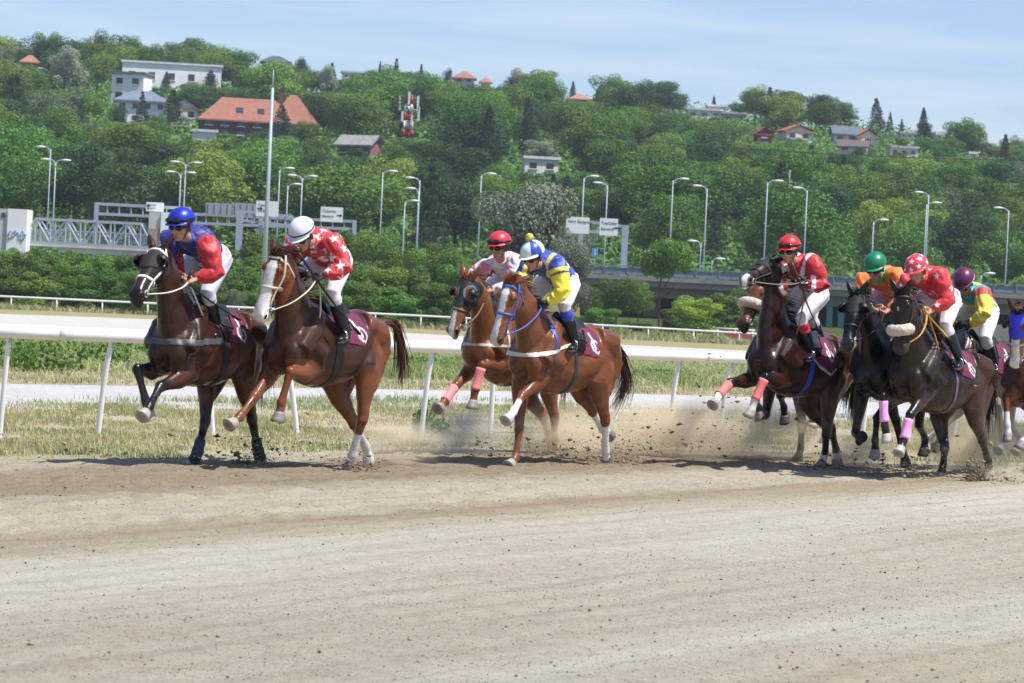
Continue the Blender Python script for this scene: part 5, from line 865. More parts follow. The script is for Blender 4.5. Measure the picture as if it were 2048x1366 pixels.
def build_horse(c):
    P = POSES[c['id']]; h = HorseFrame(P); J = h.J
    g = horse_geo(h, c); V, Fq, N = g.remesh(.0125, 3)
    rw = np.random.default_rng(sum(map(ord, c['id']))); amp = np.zeros(len(V))
    for _ in range(10): kv = rw.normal(0, 1, 3); kv *= rw.uniform(14, 34) / np.linalg.norm(kv); amp += np.sin(V @ kv + rw.uniform(0, 6.3)) / np.linalg.norm(kv)
    V = V + N * (amp * .048 * sstep(V[:, 2], .75, 1.1))[:, None]      # muscle and rib relief
    root = empty('racehorse', h.loc, h.rz); tag(root, c['label'], 'horse', 'racehorses galloping round the bend')
    hd, hs, hv = h.hf; Lh = h.Lh
    # ---- coat colours (markings of the coat itself, plus painted-in dark of nostrils and mouth)
    coat = np.array(hexc(c['coat'])); pt = np.array(hexc(c.get('points', c['coat']))); C = np.tile(coat, (len(V), 1))
    iv = h.inv(V)
    if 'belly' in c: C = C + (np.array(hexc(c['belly'])) - C) * (sstep(1.15 - iv[:, 2], 0, .2) * (np.abs(iv[:, 0]) < .6))[:, None] * .5
    q = V - J['poll']; ht = (q @ hd) / Lh; hsd = q @ hs; hdd = q @ hv
    onhead = (ht > -.02) & (ht < 1.15) & (np.abs(hsd) < .16) & (hdd < .12) & (hdd > -.26)
    if 'wet' in c:      # sweat-darkened coat with an uneven edge, and the dry colour kept behind it
        wx, wf, dry = c['wet']; e = iv[:, 0] + .10 * np.sin(V @ A(9, 14, 11)) + .05 * np.sin(V @ A(31, -12, 27)); w = sstep(e, wx - .08, wx + .10) * sstep(iv[:, 2], .82, 1.02)
        C = np.array(hexc(dry)) * (1 - w)[:, None] + C * wf * w[:, None]
    head_c = np.array(hexc(c.get('head', c['coat']))); w = onhead * sstep(ht, .0, .25); C = C + (head_c - C) * w[:, None]
    mz = np.array(hexc(c.get('muzzle', '2b211d'))); w = onhead * sstep(ht, .78, .95) * c.get('mzw', .85); C = C + (mz - C) * w[:, None]
    bl = c.get('blaze')
    if bl:
        ctr = bl.get('off', 0) ; wd = np.interp(ht, bl['t'], bl['w']); side = np.abs(hsd - ctr)
        w = onhead * (side < wd) * (hdd > np.interp(ht, [0, .8, 1.1], [-.01, -.045, -.14])) * (ht > bl['t'][0]) * (ht < bl['t'][-1] + .02); C[w > 0] = WHITE
    for sg in (1, -1):
        d = np.linalg.norm((V - h.hp(.945, sg * .062, -.026)) * 1.0, axis=1); C[d < .026] = (.004, .003, .003); rim = (d >= .026) & (d < .036); C[rim] = C[rim] * 1.5 + .012  # dark of the nostril hollow is put into the colour, no hole modelled
    dm = np.linalg.norm(np.stack([(ht - .99) * Lh * .6, hdd + .092], 1), axis=1); 
    C[onhead & (ht > .86) & (np.abs(hdd + .088 - .02 * (ht - .9)) < .007)] *= .25  # dark crease of the mouth, painted into the colour
    # legs
    best = np.full(len(V), 9.0); par = np.zeros(len(V)); wl = np.full(len(V), '  ')
    for lg, K in h.bones.items():
        for i in range(1, 4):
            d, t = segdist(V, K[i], K[i + 1]); u = d < best; best[u] = d[u]; par[u] = i + t[u]; wl[u] = lg
    near = best < .12
    for lg in h.bones:
        on = near & (wl == lg); t0 = c.get('pt_from', 1.6)
        w = on * sstep(par, t0, t0 + .35); C = C + (pt - C) * w[:, None]
        sk = c.get('socks', {}).get(lg)
        if sk: w = on * sstep(par, sk, sk + .06); C = C + (np.array(WHITE) - C) * w[:, None]
    pat = np.sin(V @ A(23, 9, 31)) + np.sin(V @ A(-14, 37, 17) + 1.3) + np.sin(V @ A(47, 21, -29))
    w = sstep(.95 - V[:, 2], 0, .75) * np.clip(.05 + .07 * pat, 0, .30) + np.clip(pat - 1.9, 0, 1) * .05 * (V[:, 2] < 1.2); C = C + (np.array((.34, .28, .20)) - C) * w[:, None]   # sand splashed on legs and belly
    C *= (1 + rng.normal(0, .09, len(V)))[:, None]
    body = link('body', make_mesh('horse_body', V, [Fq], True, np.clip(C, 0, 1)), M_coat, root)
    bvh = BVHTree.FromPolygons([Vector(v) for v in V], [tuple(f) for f in Fq.tolist()])
    # ---- eyes
    for sg in (1, -1):
        e = Geo(); loc, no, _, _ = bvh.find_nearest(Vector(h.hp(.255, sg * .11, -.012))); e.ell(np.array(loc) - np.array(no) * .010, (.024, .02, .02), axes=(hd, hs, hv)); e.build('eye', M_eye, root)
    # ---- hooves
    for lg, K in h.bones.items():
        ax = nrm(K[4] - K[3]); cor = K[3] + (K[4] - K[3]) * .52; fa = nrm(np.cross(A(0, 1, 0), ax)); fa = fa if fa @ A(1, 0, 0) > 0 else -fa
        if abs(ax[2]) < .5 and lg[0] == 'F' and ax[0] < 0: fa = -fa if fa[2] > 0 else fa
        lat = np.cross(ax, fa); th = np.linspace(0, 2 * math.pi, 14, endpoint=False); Rr = []
        for s_, r_, sh in ((-.012, .047, 0), (.012, .052, .002), (.05, .06, .012), (.082, .067, .020), (.086, .060, .02)):
            Rr.append(cor + ax * s_ + fa * sh + np.outer(np.cos(th) * r_ * 1.05, fa) + np.outer(np.sin(th) * r_ * .92, lat))
        hc = np.array(hexc(c.get('hoof', {}).get(lg, 'a39a90') if isinstance(c.get('hoof'), dict) else c.get('hoof', '9d958c')))
        gg = Geo(); gg.rings(Rr, c=hc * .9)
        gg.C[-1][-1] = hc * .35; gg.build('hoof', M_hoof, root, col=True)
    # ---- mane, forelock and tail
    mc = hexc(c.get('mane', '14100e')); B = h.neck; V2, F2, C2 = [], [], []; k = 0; r = np.random.default_rng(3)
    for i in range(c.get('nmane', 260)):
        t = r.uniform(.12, 1) * 7.9; a = int(t); p = B[a] + (B[a + 1] - B[a]) * (t - a); tg = nrm(B[min(a + 1, 8)] - B[a]); up = nrm(np.cross(tg, A(0, 1, 0))); up = up if up[2] > 0 or up[0] < 0 else -up
        rad = np.interp(t, [0, 4, 8], [.27, .17, .11]); b = p + up * rad * .97 + r.normal(0, .008, 3); sd = r.choice((-1, 1), p=(.75, .25))
        d = nrm(A(-.75, sd * .4, .15) + up * .45 + r.normal(0, .25, 3)); ln = r.uniform(.05, .15) * c.get('manelen', 1); w = nrm(np.cross(d, up + r.normal(0, .3, 3))) * .008
        Q = [b, b + d * ln * .5, b + d * ln + A(-.01, sd * .02, -.035)]
        V2 += [Q[0] - w, Q[0] + w, Q[1] - w, Q[1] + w, Q[2] - w * .2, Q[2] + w * .2]; F2 += [(k, k + 1, k + 3, k + 2), (k + 2, k + 3, k + 5, k + 4)]; k += 6; C2 += [np.array(mc) * r.uniform(.6, 1.4)] * 6
    link('mane', make_mesh('mane', V2, F2, True, np.array(C2)), M_hair, root); V2, F2, C2 = [], [], []; k = 0
    for i in range(c.get('nfore', 50)):
        b = h.hp(r.uniform(-.05, .03), r.normal(0, .02), .03); d = nrm(-hd * c.get('forelift', .1) + hv * .35 + A(-.5, 0, .1) + hs * r.normal(0, .35) + hd * r.normal(.25, .35)); ln = r.uniform(.04, .10); w = nrm(np.cross(d, hs + hv * .2)) * .007
        Q = [b, b + d * ln * .5, b + d * ln]
        V2 += [Q[0] - w, Q[0] + w, Q[1] - w, Q[1] + w, Q[2] - w * .2, Q[2] + w * .2]; F2 += [(k, k + 1, k + 3, k + 2), (k + 2, k + 3, k + 5, k + 4)]; k += 6; C2 += [np.array(mc) * r.uniform(.6, 1.4)] * 6
    if V2: link('forelock', make_mesh('forelock', V2, F2, True, np.array(C2)), M_hair, root)
    tp = c.get('tail', [(0, 0, 0), (-.10, 0, .03), (-.20, 0, -.02), (-.27, 0, -.15), (-.30, 0, -.32), (-.30, 0, -.50), (-.28, 0, -.66)])
    base = h.tl(-.77, 0, 1.40); path = catmull([base + A(*p) for p in tp], 2)
    tv, tf, tcol = hair(path, 170, 1, c.get('tspread', .045), hexc(c.get('tailc', c.get('mane', '14100e'))), width=.008, seed=5)
    g2 = Geo(); nt_ = len(path); g2.tube(path[:nt_ * 2 // 3], [max(.045 * (1 - i / (nt_ * .75)), .01) for i in range(nt_ * 2 // 3)], 8, c=np.array(hexc(c.get('tailc', c.get('mane', '14100e')))) * .8)
    g2.add(tv, tf); g2.C[-1] = tcol; g2.build('tail', M_hair, root, col=True)
    # ---- leg wraps
    for lg, (col, a, b) in c.get('wraps', {}).items():
        K = h.bones[lg]; ts = np.linspace(a, b, 9); prof = FR if lg[0] == 'F' else HR_; pt_ = []; rr = []
        for i, t in enumerate(ts):
            j = min(int(t), 3); pt_.append(K[j] + (K[j + 1] - K[j]) * (t - j)); f_ = np.interp(t, [p[0] for p in prof], [p[1] for p in prof]); l_ = np.interp(t, [p[0] for p in prof], [p[2] for p in prof])
            rr.append((f_ * 1.03 + .010 + .002 * (i % 2), l_ * 1.03 + .010 + .002 * (i % 2)))
        gg = Geo(); gg.tube(pt_, rr, 14, up=A(0, 1, 0), c=hexc(col)); gg.build('leg_wrap', M_cloth, root, col=True)
    # ---- saddle cloth, saddle, girth
    if c.get('saddle', True):
        top = np.interp(iv[:, 0], [-.4, -.1, .1, .4], [1.58, 1.5, 1.49, 1.6])
        low = np.interp(iv[:, 0], [-.27, -.14, .1, .33], c.get('clothlow', [1.38, 1.22, 1.23, 1.36]))
        keep = (iv[:, 0] > c.get('clothback', -.25)) & (iv[:, 0] < .29) & (iv[:, 2] > low) & (np.abs(iv[:, 1]) < .32)
        cl = np.array(hexc(c.get('cloth', '661c40'))); fc = np.tile(cl, (len(V), 1))
        side = iv[:, 1] * c.get('numside', 1) > .1; cx, cz = -.135, 1.325; dx, dz = (iv[:, 0] - cx), (iv[:, 2] - cz); rr_ = np.hypot(dx, dz); an = np.arctan2(dz, -dx)
        ring = side & (rr_ > .046) & (rr_ < .070) & ~((an > c.get('num', .9)) & (an < c.get('num', .9) + 1.3)); fc[ring] = (.55, .53, .54)
        bar = side & (np.abs(dx + c.get('slant', .25) * dz - .02) < .013) & (dz > -.03) & (dz < .13); fc[bar] = (.78, .76, .76)
        if 'trim' in c: fc[keep & (iv[:, 2] < low + .035)] = hexc(c['trim'])
        off = .010 + .006 * np.sin(iv[:, 0] * 38) * np.clip((top - iv[:, 2]) * 3, 0, 1)
        peel('saddle_cloth', V, Fq, N, keep, off, cl, M_cloth, root, fc)
        sg_ = Geo(); R = []
        for x, zt, wd in ((-.20, 1.53, .03), (-.19, 1.60, .10), (-.10, 1.565, .15), (0, 1.545, .17), (.10, 1.56, .17), (.20, 1.60, .12), (.25, 1.645, .06), (.26, 1.62, .03)):
            th = np.linspace(-1.0, 1.0, 13); R.append(np.array([h.tl(x, wd * a, zt - .16 * abs(a) ** 2 * (wd / .17) + (.0)) for a in th] + [h.tl(x, wd * a, zt - .03 - .16 * abs(a) ** 2 * (wd / .17)) for a in th[::-1]]))
        sg_.rings(R, c=hexc('1b1a1c'))
        for s_ in (1, -1):   # flap and stirrup leather with iron
            fl = [h.tl(x_, s_ * (.285 if z_ < 1.45 else .2), z_) for x_, z_ in ((.02, 1.50), (.05, 1.38), (.12, 1.27), (.22, 1.27), (.26, 1.38), (.20, 1.52))]
            q = np.array([np.array(bvh.find_nearest(Vector(p))[0]) + np.array(bvh.find_nearest(Vector(p))[1]) * .026 for p in fl]); sg_.add(np.concatenate([q, q + A(0, s_ * .008, 0)]), [(0, 1, 2, 3, 4, 5), (6, 7, 8, 9, 10, 11)] + [(i, (i + 1) % 6, 6 + (i + 1) % 6, 6 + i) for i in range(6)], hexc('1b1a1c'))
            ft = J['an' + 'LR'[s_ < 0]]; sg_.tube([h.tl(.12, s_ * .24, 1.48), h.tl(.12, s_ * .30, 1.36), ft + A(.02, s_ * .01, .05)], (.010), 6, c=hexc('242326'))
        sad = sg_.build('saddle', M_tack, root, col=True)
        for s_ in (1, -1):
            ft = J['an' + 'LR'[s_ < 0]]; th = np.linspace(0, 2 * math.pi, 14); ir = Geo()
            ir.tube([ft + A(.05, 0, -.035) + A(0, math.sin(a) * .062, math.cos(a) * .06) for a in th], .007, 6, cap=False); ir.build('stirrup', M_metal, root)
        gx = c.get('girthx', .24); gw = c.get('girthw', .05)
        trunkonly = (np.abs(iv[:, 1]) < .31) & ~(near & (best < .11) & (par < 2.5) & (iv[:, 2] < .9))
        slope = c.get('girthslope', -.12)
        keep = (np.abs(iv[:, 0] - gx - slope * (1.3 - iv[:, 2])) < gw) & trunkonly & (iv[:, 2] > .78) & (iv[:, 2] < 1.5) & ((best > .13) | (par < 1.0))
        peel('girth', V, Fq, N, keep, .007, hexc(c.get('girth', '1d1c1e')), M_tack, root)
    if 'breast' in c:
        col, z0, z1, wd = c['breast']; zz = np.interp(iv[:, 0], [.25, .85], [z1, z0])
        keep = (iv[:, 0] > .22) & (np.abs(iv[:, 2] - zz) < wd) & (np.abs(iv[:, 1]) < .33)
        peel('breastplate', V, Fq, N, keep, .008, hexc(col), M_tack, root)
    if 'neckstrap' in c:
        col, ti, wd = c['neckstrap']; B = h.neck; a = int(ti); p = B[a] + (B[a + 1] - B[a]) * (ti - a); tg = nrm(B[a + 1] - B[a] + A(.2, 0, -.35) * .2)
        keep = (np.abs((V - p) @ tg) < wd) & (np.linalg.norm(V - p, axis=1) < .42) & (iv[:, 0] > .35) & (best > .1)
        peel('neck_strap', V, Fq, N, keep, .007, hexc(col), M_tack, root)
    # ---- bridle
    bc = hexc(c.get('bridle', '1a1818')); br = Geo()
    def band(t, wd, a0=0, a1=2 * math.pi, n=22, tilt=0.0, colr=None):
        pts = []
        for a in np.linspace(a0, a1, n):
            tt = t + tilt * math.sin(a); d = np.interp(tt, [r_[0] for r_ in HEAD], [r_[1] for r_ in HEAD]); v = np.interp(tt, [r_[0] for r_ in HEAD], [r_[2] for r_ in HEAD]); w_ = np.interp(tt, [r_[0] for r_ in HEAD], [r_[3] for r_ in HEAD])
            pts.append(h.hp(tt, math.cos(a) * w_ * 1.25, (d + v) / 2 + math.sin(a) * (d - v) / 2 * 1.25))
        br.rings(strap_on(bvh, pts, wd), c=colr if colr is not None else bc)
    bw = c.get('bwidth', .022)
    band(.10, bw, -.1, math.pi + .1, tilt=-.04); band(c.get('noset', .56), bw, tilt=.03)
    for s_ in (1, -1):
        br.rings(strap_on(bvh, [h.hp(t, s_ * .11, d_) for t, d_ in ((.03, -.02), (.14, -.045), (.28, -.06), (.42, -.065), (.56, -.06), (.7, -.06), (.82, -.065))], bw * .85), c=bc)
        br.rings(strap_on(bvh, [h.hp(t, s_ * w_, d_) for t, w_, d_ in ((.03, .1, -.04), (.12, .11, -.12), (.2, .1, -.2), (.25, .03, -.24))], bw * .7), c=bc)
    th = np.linspace(0, 2 * math.pi, 12)
    for s_ in (1, -1): br.tube([h.hp(.84, s_ * .064, -.066) + hd * math.cos(a) * .03 + hv * math.sin(a) * .03 for a in th], .006, 5, cap=False, c=(.5, .5, .5))
    br.build('bridle', M_tack, root, col=True)
    # ---- reins
    if c.get('reins', True):
        rc = hexc(c.get('rein', c.get('bridle', '1a1818'))); rg = Geo(); bits = []
        for s_, hn in ((1, 'haL'), (-1, 'haR')):
            a = h.hp(.84, s_ * .068, -.07); b = J[hn]; m1 = a + (b - a) * .33 + A(0, s_ * .06, -.02); m2 = a + (b - a) * .7 + A(0, s_ * .05, -.02)
            rg.tube(catmull([a, m1, m2, b], 5), (.011, .006), 6, c=rc)
        a, b = J['haL'], J['haR']; rg.tube(catmull([a, (a + b) / 2 + A(-.05, .06, -.10), h.tl(.52, .20, 1.42), h.tl(.5, 0.0, 1.62), b], 6), .008, 6, c=rc)
        rg.build('reins', M_tack, root, col=True)
    # ---- sheepskin noseband, hood, eye cups
    if 'fleece' in c:
        fg = Geo(); t = c['fleece']; pts = []
        for a in np.linspace(-.25, math.pi + .25, 15):
            d = np.interp(t, [r_[0] for r_ in HEAD], [r_[1] for r_ in HEAD]); w_ = np.interp(t, [r_[0] for r_ in HEAD], [r_[3] for r_ in HEAD])
            pts.append(h.hp(t + .05 * math.sin(a), math.cos(a) * (w_ + .03), -.045 + math.sin(a) * (d + .045 + .03)))
        fg.tube(pts, [.028] + [.058] * 13 + [.034], 12, up=hd); v, f, _ = fg.remesh(.012, 2)
        v = v + np.random.default_rng(1).normal(0, .0025, v.shape); link('sheepskin_noseband', make_mesh('sheepskin_noseband', v, [f], True), M_fleece, root)
    if 'hood' in c:
        hc, t0, t1, eyer = c['hood']; de = np.minimum(*[np.linalg.norm(V - h.hp(.25, s_ * .095, -.01), axis=1) for s_ in (1, -1)])
        keep = onhead & (ht > t0) & (ht < t1 - .10 * np.abs(hsd) / .1) & (de > eyer) & (hdd > -.24) & ~((np.abs(hsd) > .03) & (np.abs(hsd) < .09) & (ht < .06) & (hdd > -.07) & (ht < -.0))
        fc = np.tile(np.array(hexc(hc)), (len(V), 1)); 
        if 'hoodrim' in c: fc[(de < eyer + .022)] = hexc(c['hoodrim'])
        peel('hood', V, Fq, N, keep, .009, hexc(hc), M_cloth, root, fc)
    if 'cups' in c:
        for s_ in (1, -1):
            cg = Geo(); o = h.hp(.27, s_ * .10, -.012); ax = nrm(hs * s_ * .7 - hd * .35 + hv * .15); e1 = nrm(np.cross(ax, hd)); e2 = np.cross(ax, e1); th = np.linspace(0, 2 * math.pi, 14, endpoint=False); R = []
            for ph in (.15, .5, .85, 1.2, 1.5):
                R.append(o + ax * (math.cos(ph) * .055 + .005) - hd * 0 + np.outer(np.cos(th), e1) * math.sin(ph) * .062 + np.outer(np.sin(th), e2) * math.sin(ph) * .062)
            keepf = []; nn = 14
            V3 = np.concatenate(R)
            for i in range(4):
                for k in range(nn):
                    k2 = (k + 1) % nn; fc3 = (i * nn + k, i * nn + k2, (i + 1) * nn + k2, (i + 1) * nn + k)
                    if (V3[list(fc3)].mean(0) - o) @ hd < .022: keepf.append(fc3)     # open towards the front
            cg.add(V3, keepf, hexc(c['cups'])); ob = cg.build('eye_cup', M_tack, root, col=True); so = ob.modifiers.new('s', 'SOLIDIFY'); so.thickness = .006
    return h, root, bvh

CHEST = dict(coat='74391c', mane='5a2a14', points='704026', pt_from=.9)
BAY = dict(coat='3a2018', points='16131a', mane='121013', pt_from=1.55)
HORSES = [
 dict(BAY, id='H1', wet=(.30, .78, '4a2616'), nfore=0, nmane=120, label='dark bay horse in front with a white noseband and black eye cups', coat='3c1f15', head='33201a', muzzle='1c1617', cups='131216', hood=('241d1e', .10, .50, .05), bridle='d9d5cf', rein='d9d5cf', noset=.60, bwidth=.026, girth='202024', breast=('4e4d4e', 1.17, 1.24, .032), wraps={'HR': ('2f3c4c', 2.62, 3.5), 'HL': ('2f3c4c', 2.62, 3.5)}, hoof='b3aba2', neckstrap=('56504c', 1.6, .014), girthslope=-.35, ears=(-.85, .2, .5)),
 dict(CHEST, id='H2', wet=(-.28, .82, '6e3c22'), num=2.0, slant=-.3, label='chestnut horse with a broad white blaze and cream bridle, second in the race', coat='43271b', head='7c4223', mane='4e2513', bridle='cfc6b0', rein='cfc6b0', noset=.5, blaze=dict(t=[.12, .2, .5, .75, .9, 1.1], w=[.03, .054, .047, .048, .062, .066], off=.01), mzw=.0, socks={'HL': 2.35, 'HR': 2.25}, hoof={'HL': 'cfc9bf', 'HR': 'cfc9bf', 'FL': '8d8580', 'FR': 'aaa095'}, girth='18181a', girthw=.055, tspread=.035, tail=[(0, 0, 0), (-.14, .02, .08), (-.30, .04, .07), (-.38, .05, -.05), (-.42, .06, -.22), (-.43, .07, -.37), (-.42, .07, -.50)], tailc='4f2815', ears=(-.6, -.35, .45)),
 dict(CHEST, id='H3', label='light chestnut horse wearing a black hood and pink front wraps', coat='784a2b', head='8e5936', mane='8d4f2c', hood=('1d2126', -.02, .58, .062), hoodrim='7d7f80', cups='15161a', bridle='5a4a3c', rein='6a5a4a', blaze=dict(t=[.35, .6, .85, 1.1], w=[.02, .022, .03, .03]), muzzle='4a3b38', wraps={'FL': ('ec9093', 2.12, 2.95), 'FR': ('ec9093', 2.12, 2.95)}, hoof='9a928b', neckstrap=('cfc9c0', 1.4, .018), breast=('b9b3aa', 1.17, 1.25, .02), ears=(-.9, .1, .4)),
 dict(CHEST, id='H4', num=-.6, slant=.0, label='red chestnut horse with a white blaze and a blue bridle', coat='6c4027', head='804c2e', mane='7a3f22', bridle='3f5fae', rein='3f5fae', noset=.5, bwidth=.026, blaze=dict(t=[.08, .18, .5, .75, .92, 1.1], w=[.02, .042, .034, .034, .042, .045]), mzw=.35, socks={'FL': 2.35, 'HL': 2.1, 'HR': 2.1}, hoof={'FL': 'b9b9c0', 'HL': '8d8580', 'HR': '8d8580', 'FR': 'a8a29d'}, girth='1d3b3c', girthw=.03, breast=('d6cfc0', 1.16, 1.33, .024), neckstrap=('3a4f96', 1.2, .022), tail=[(0, 0, 0), (-.10, 0, .02), (-.20, .04, -.08), (-.28, .06, -.25), (-.30, .08, -.42), (-.24, .06, -.55), (-.16, .04, -.66)], tailc='3c2219', nfore=120, forelift=.7, ears=(-.55, -.4, .5)),
 dict(BAY, id='H5', wet=(-.45, .9, '402114'), nfore=8, nmane=420, manelen=1.5, label='dark bay horse throwing its head up high, with red front leg wraps', coat='2e1810', head='2b1b17', mane='17131a', muzzle='4c4646', mzw=.9, hood=('1c191c', .03, .46, .045), bridle='1c1a1b', rein='8a7a6a', blaze=dict(t=[.86, .95, 1.05], w=[.03, .036, .03], off=.01), socks={'FL': 2.9, 'FR': 2.9, 'HL': 2.9, 'HR': 3.0}, wraps={'FL': ('e67c78', 2.12, 2.95), 'FR': ('e67c78', 2.12, 2.95)}, hoof='a39c94', girth='2f49b0', girthw=.04, neckstrap=('4a4440', 2.0, .010), trim='c9c6c4', clothlow=[1.20, 1.10, 1.14, 1.26], ears=(-.95, .1, .35)),
 dict(BAY, id='H6', label='bay horse half hidden behind the head-high one, with a sheepskin noseband', coat='5a3222', head='6b4230', muzzle='262022', fleece=.50, wraps={'HR': ('d8d4cf', 1.98, 2.28), 'HL': ('d8d4cf', 1.98, 2.28)}, socks={'HR': 3.4}, hoof='5d564f', reins=False),
 dict(BAY, id='H7', nfore=20, label='black horse wearing plain black tack, left of the star-capped rider', coat='0d0c0f', head='111014', points='0c0c0e', muzzle='26262c', mane='0e0e11', cups='101013', hood=('121216', -.01, .44, .05), hoof={'FR': '17161a', 'FL': '8f8b8a', 'HL': '3a3838', 'HR': '2a2828'}, noset=.60),
 dict(BAY, id='H8', wet=(-.20, .85, '3d2417'), num=3.0, slant=-.5, label='dark brown horse facing forward with a sheepskin noseband and pink wraps', coat='25160f', head='251813', points='1a171c', muzzle='332b2a', fleece=.60, bridle='2a2422', rein='d08a3a', blaze=dict(t=[.24, .27, .30], w=[.008, .012, .006]), wraps={'FL': ('eba4da', 2.15, 2.9), 'FR': ('eba4da', 2.15, 2.9)}, hoof='b2aca8', girth='7c5570', girthw=.026, girthslope=-.3, ears=(-.95, .15, .5)),
 dict(BAY, id='H9', num=-2.2, slant=.5, label='greyish brown horse carrying the rider in the maroon cap', coat='4a3a32', head='3c2f2a', points='77706c', belly='8a837d', muzzle='2a2523', hoof='a39d98', breast=('c9c0ab', 1.2, 1.36, .02), clothlow=[1.16, 1.12, 1.17, 1.3]),
 dict(CHEST, id='H10', label='chestnut horse in a blue hood at the edge of the photo', coat='52301f', head='7a4c32', mane='2a1712', hood=('3a44d8', -.02, .52, .058), cups='131216', blaze=dict(t=[.3, .6, .85, 1.1], w=[.04, .045, .05, .05]), muzzle='3c3433', mzw=.5, socks={'FL': 2.1, 'FR': 2.5}, hoof='8d8890', bridle='c9c5bf', reins=False),
]

# ================================================================== riders
SKIN = np.array((0.50, 0.27, 0.18))
M_skin = mat('skin', attr='Col', rough=0.5, noise=0.06, nscale=40)
M_silk = mat('silk', attr='Col', rough=0.5, noise=0.06, nscale=10, bump=0.5, bscale=16, sheen=0.3, bdetail=2)
M_breech = mat('breeches_cloth', attr='Col', rough=0.7, noise=.08, nscale=9, bump=0.22, bscale=16, bdetail=2)
M_boot = mat('boot_leather', attr='Col', rough=0.28, bump=0.1, bscale=25)
M_helm = mat('helmet_cover', attr='Col', rough=0.38, bump=0.06, bscale=18)
M_gog = mat('goggle_lens', (0.012, 0.011, 0.012), rough=0.06)
M_whip = mat('whip_leather', attr='Col', rough=0.5)

def star_mask(V, N, centers, r0, r1, rot=0.0):
    """five-pointed stars printed on the cloth around the given points"""
    m = np.zeros(len(V), bool)
    for c, n in centers:
        d = V - c; near = np.linalg.norm(d, axis=1) < r1 * 1.15
        if not near.any(): continue
        up = nrm(A(0, 0, 1) - n * n[2] + A(.2, 0, 0)); up = nrm(up - n * (up @ n)); rt = np.cross(up, n)
        x, y = d @ rt, d @ up; r_ = np.hypot(x, y); an = (np.arctan2(x, y) + rot) % (2 * math.pi / 5); an = np.minimum(an, 2 * math.pi / 5 - an)
        # edge from the tip (r1, 0) to the notch (r0, 36 deg)
        ax_, ay_ = r1, 0.0; bx_, by_ = r0 * math.cos(math.pi / 5), r0 * math.sin(math.pi / 5)
        px, py = r_ * np.cos(an), r_ * np.sin(an)
        m |= near & ((bx_ - ax_) * (py - ay_) - (by_ - ay_) * (px - ax_) > 0) & (N @ n > .2)
    return m

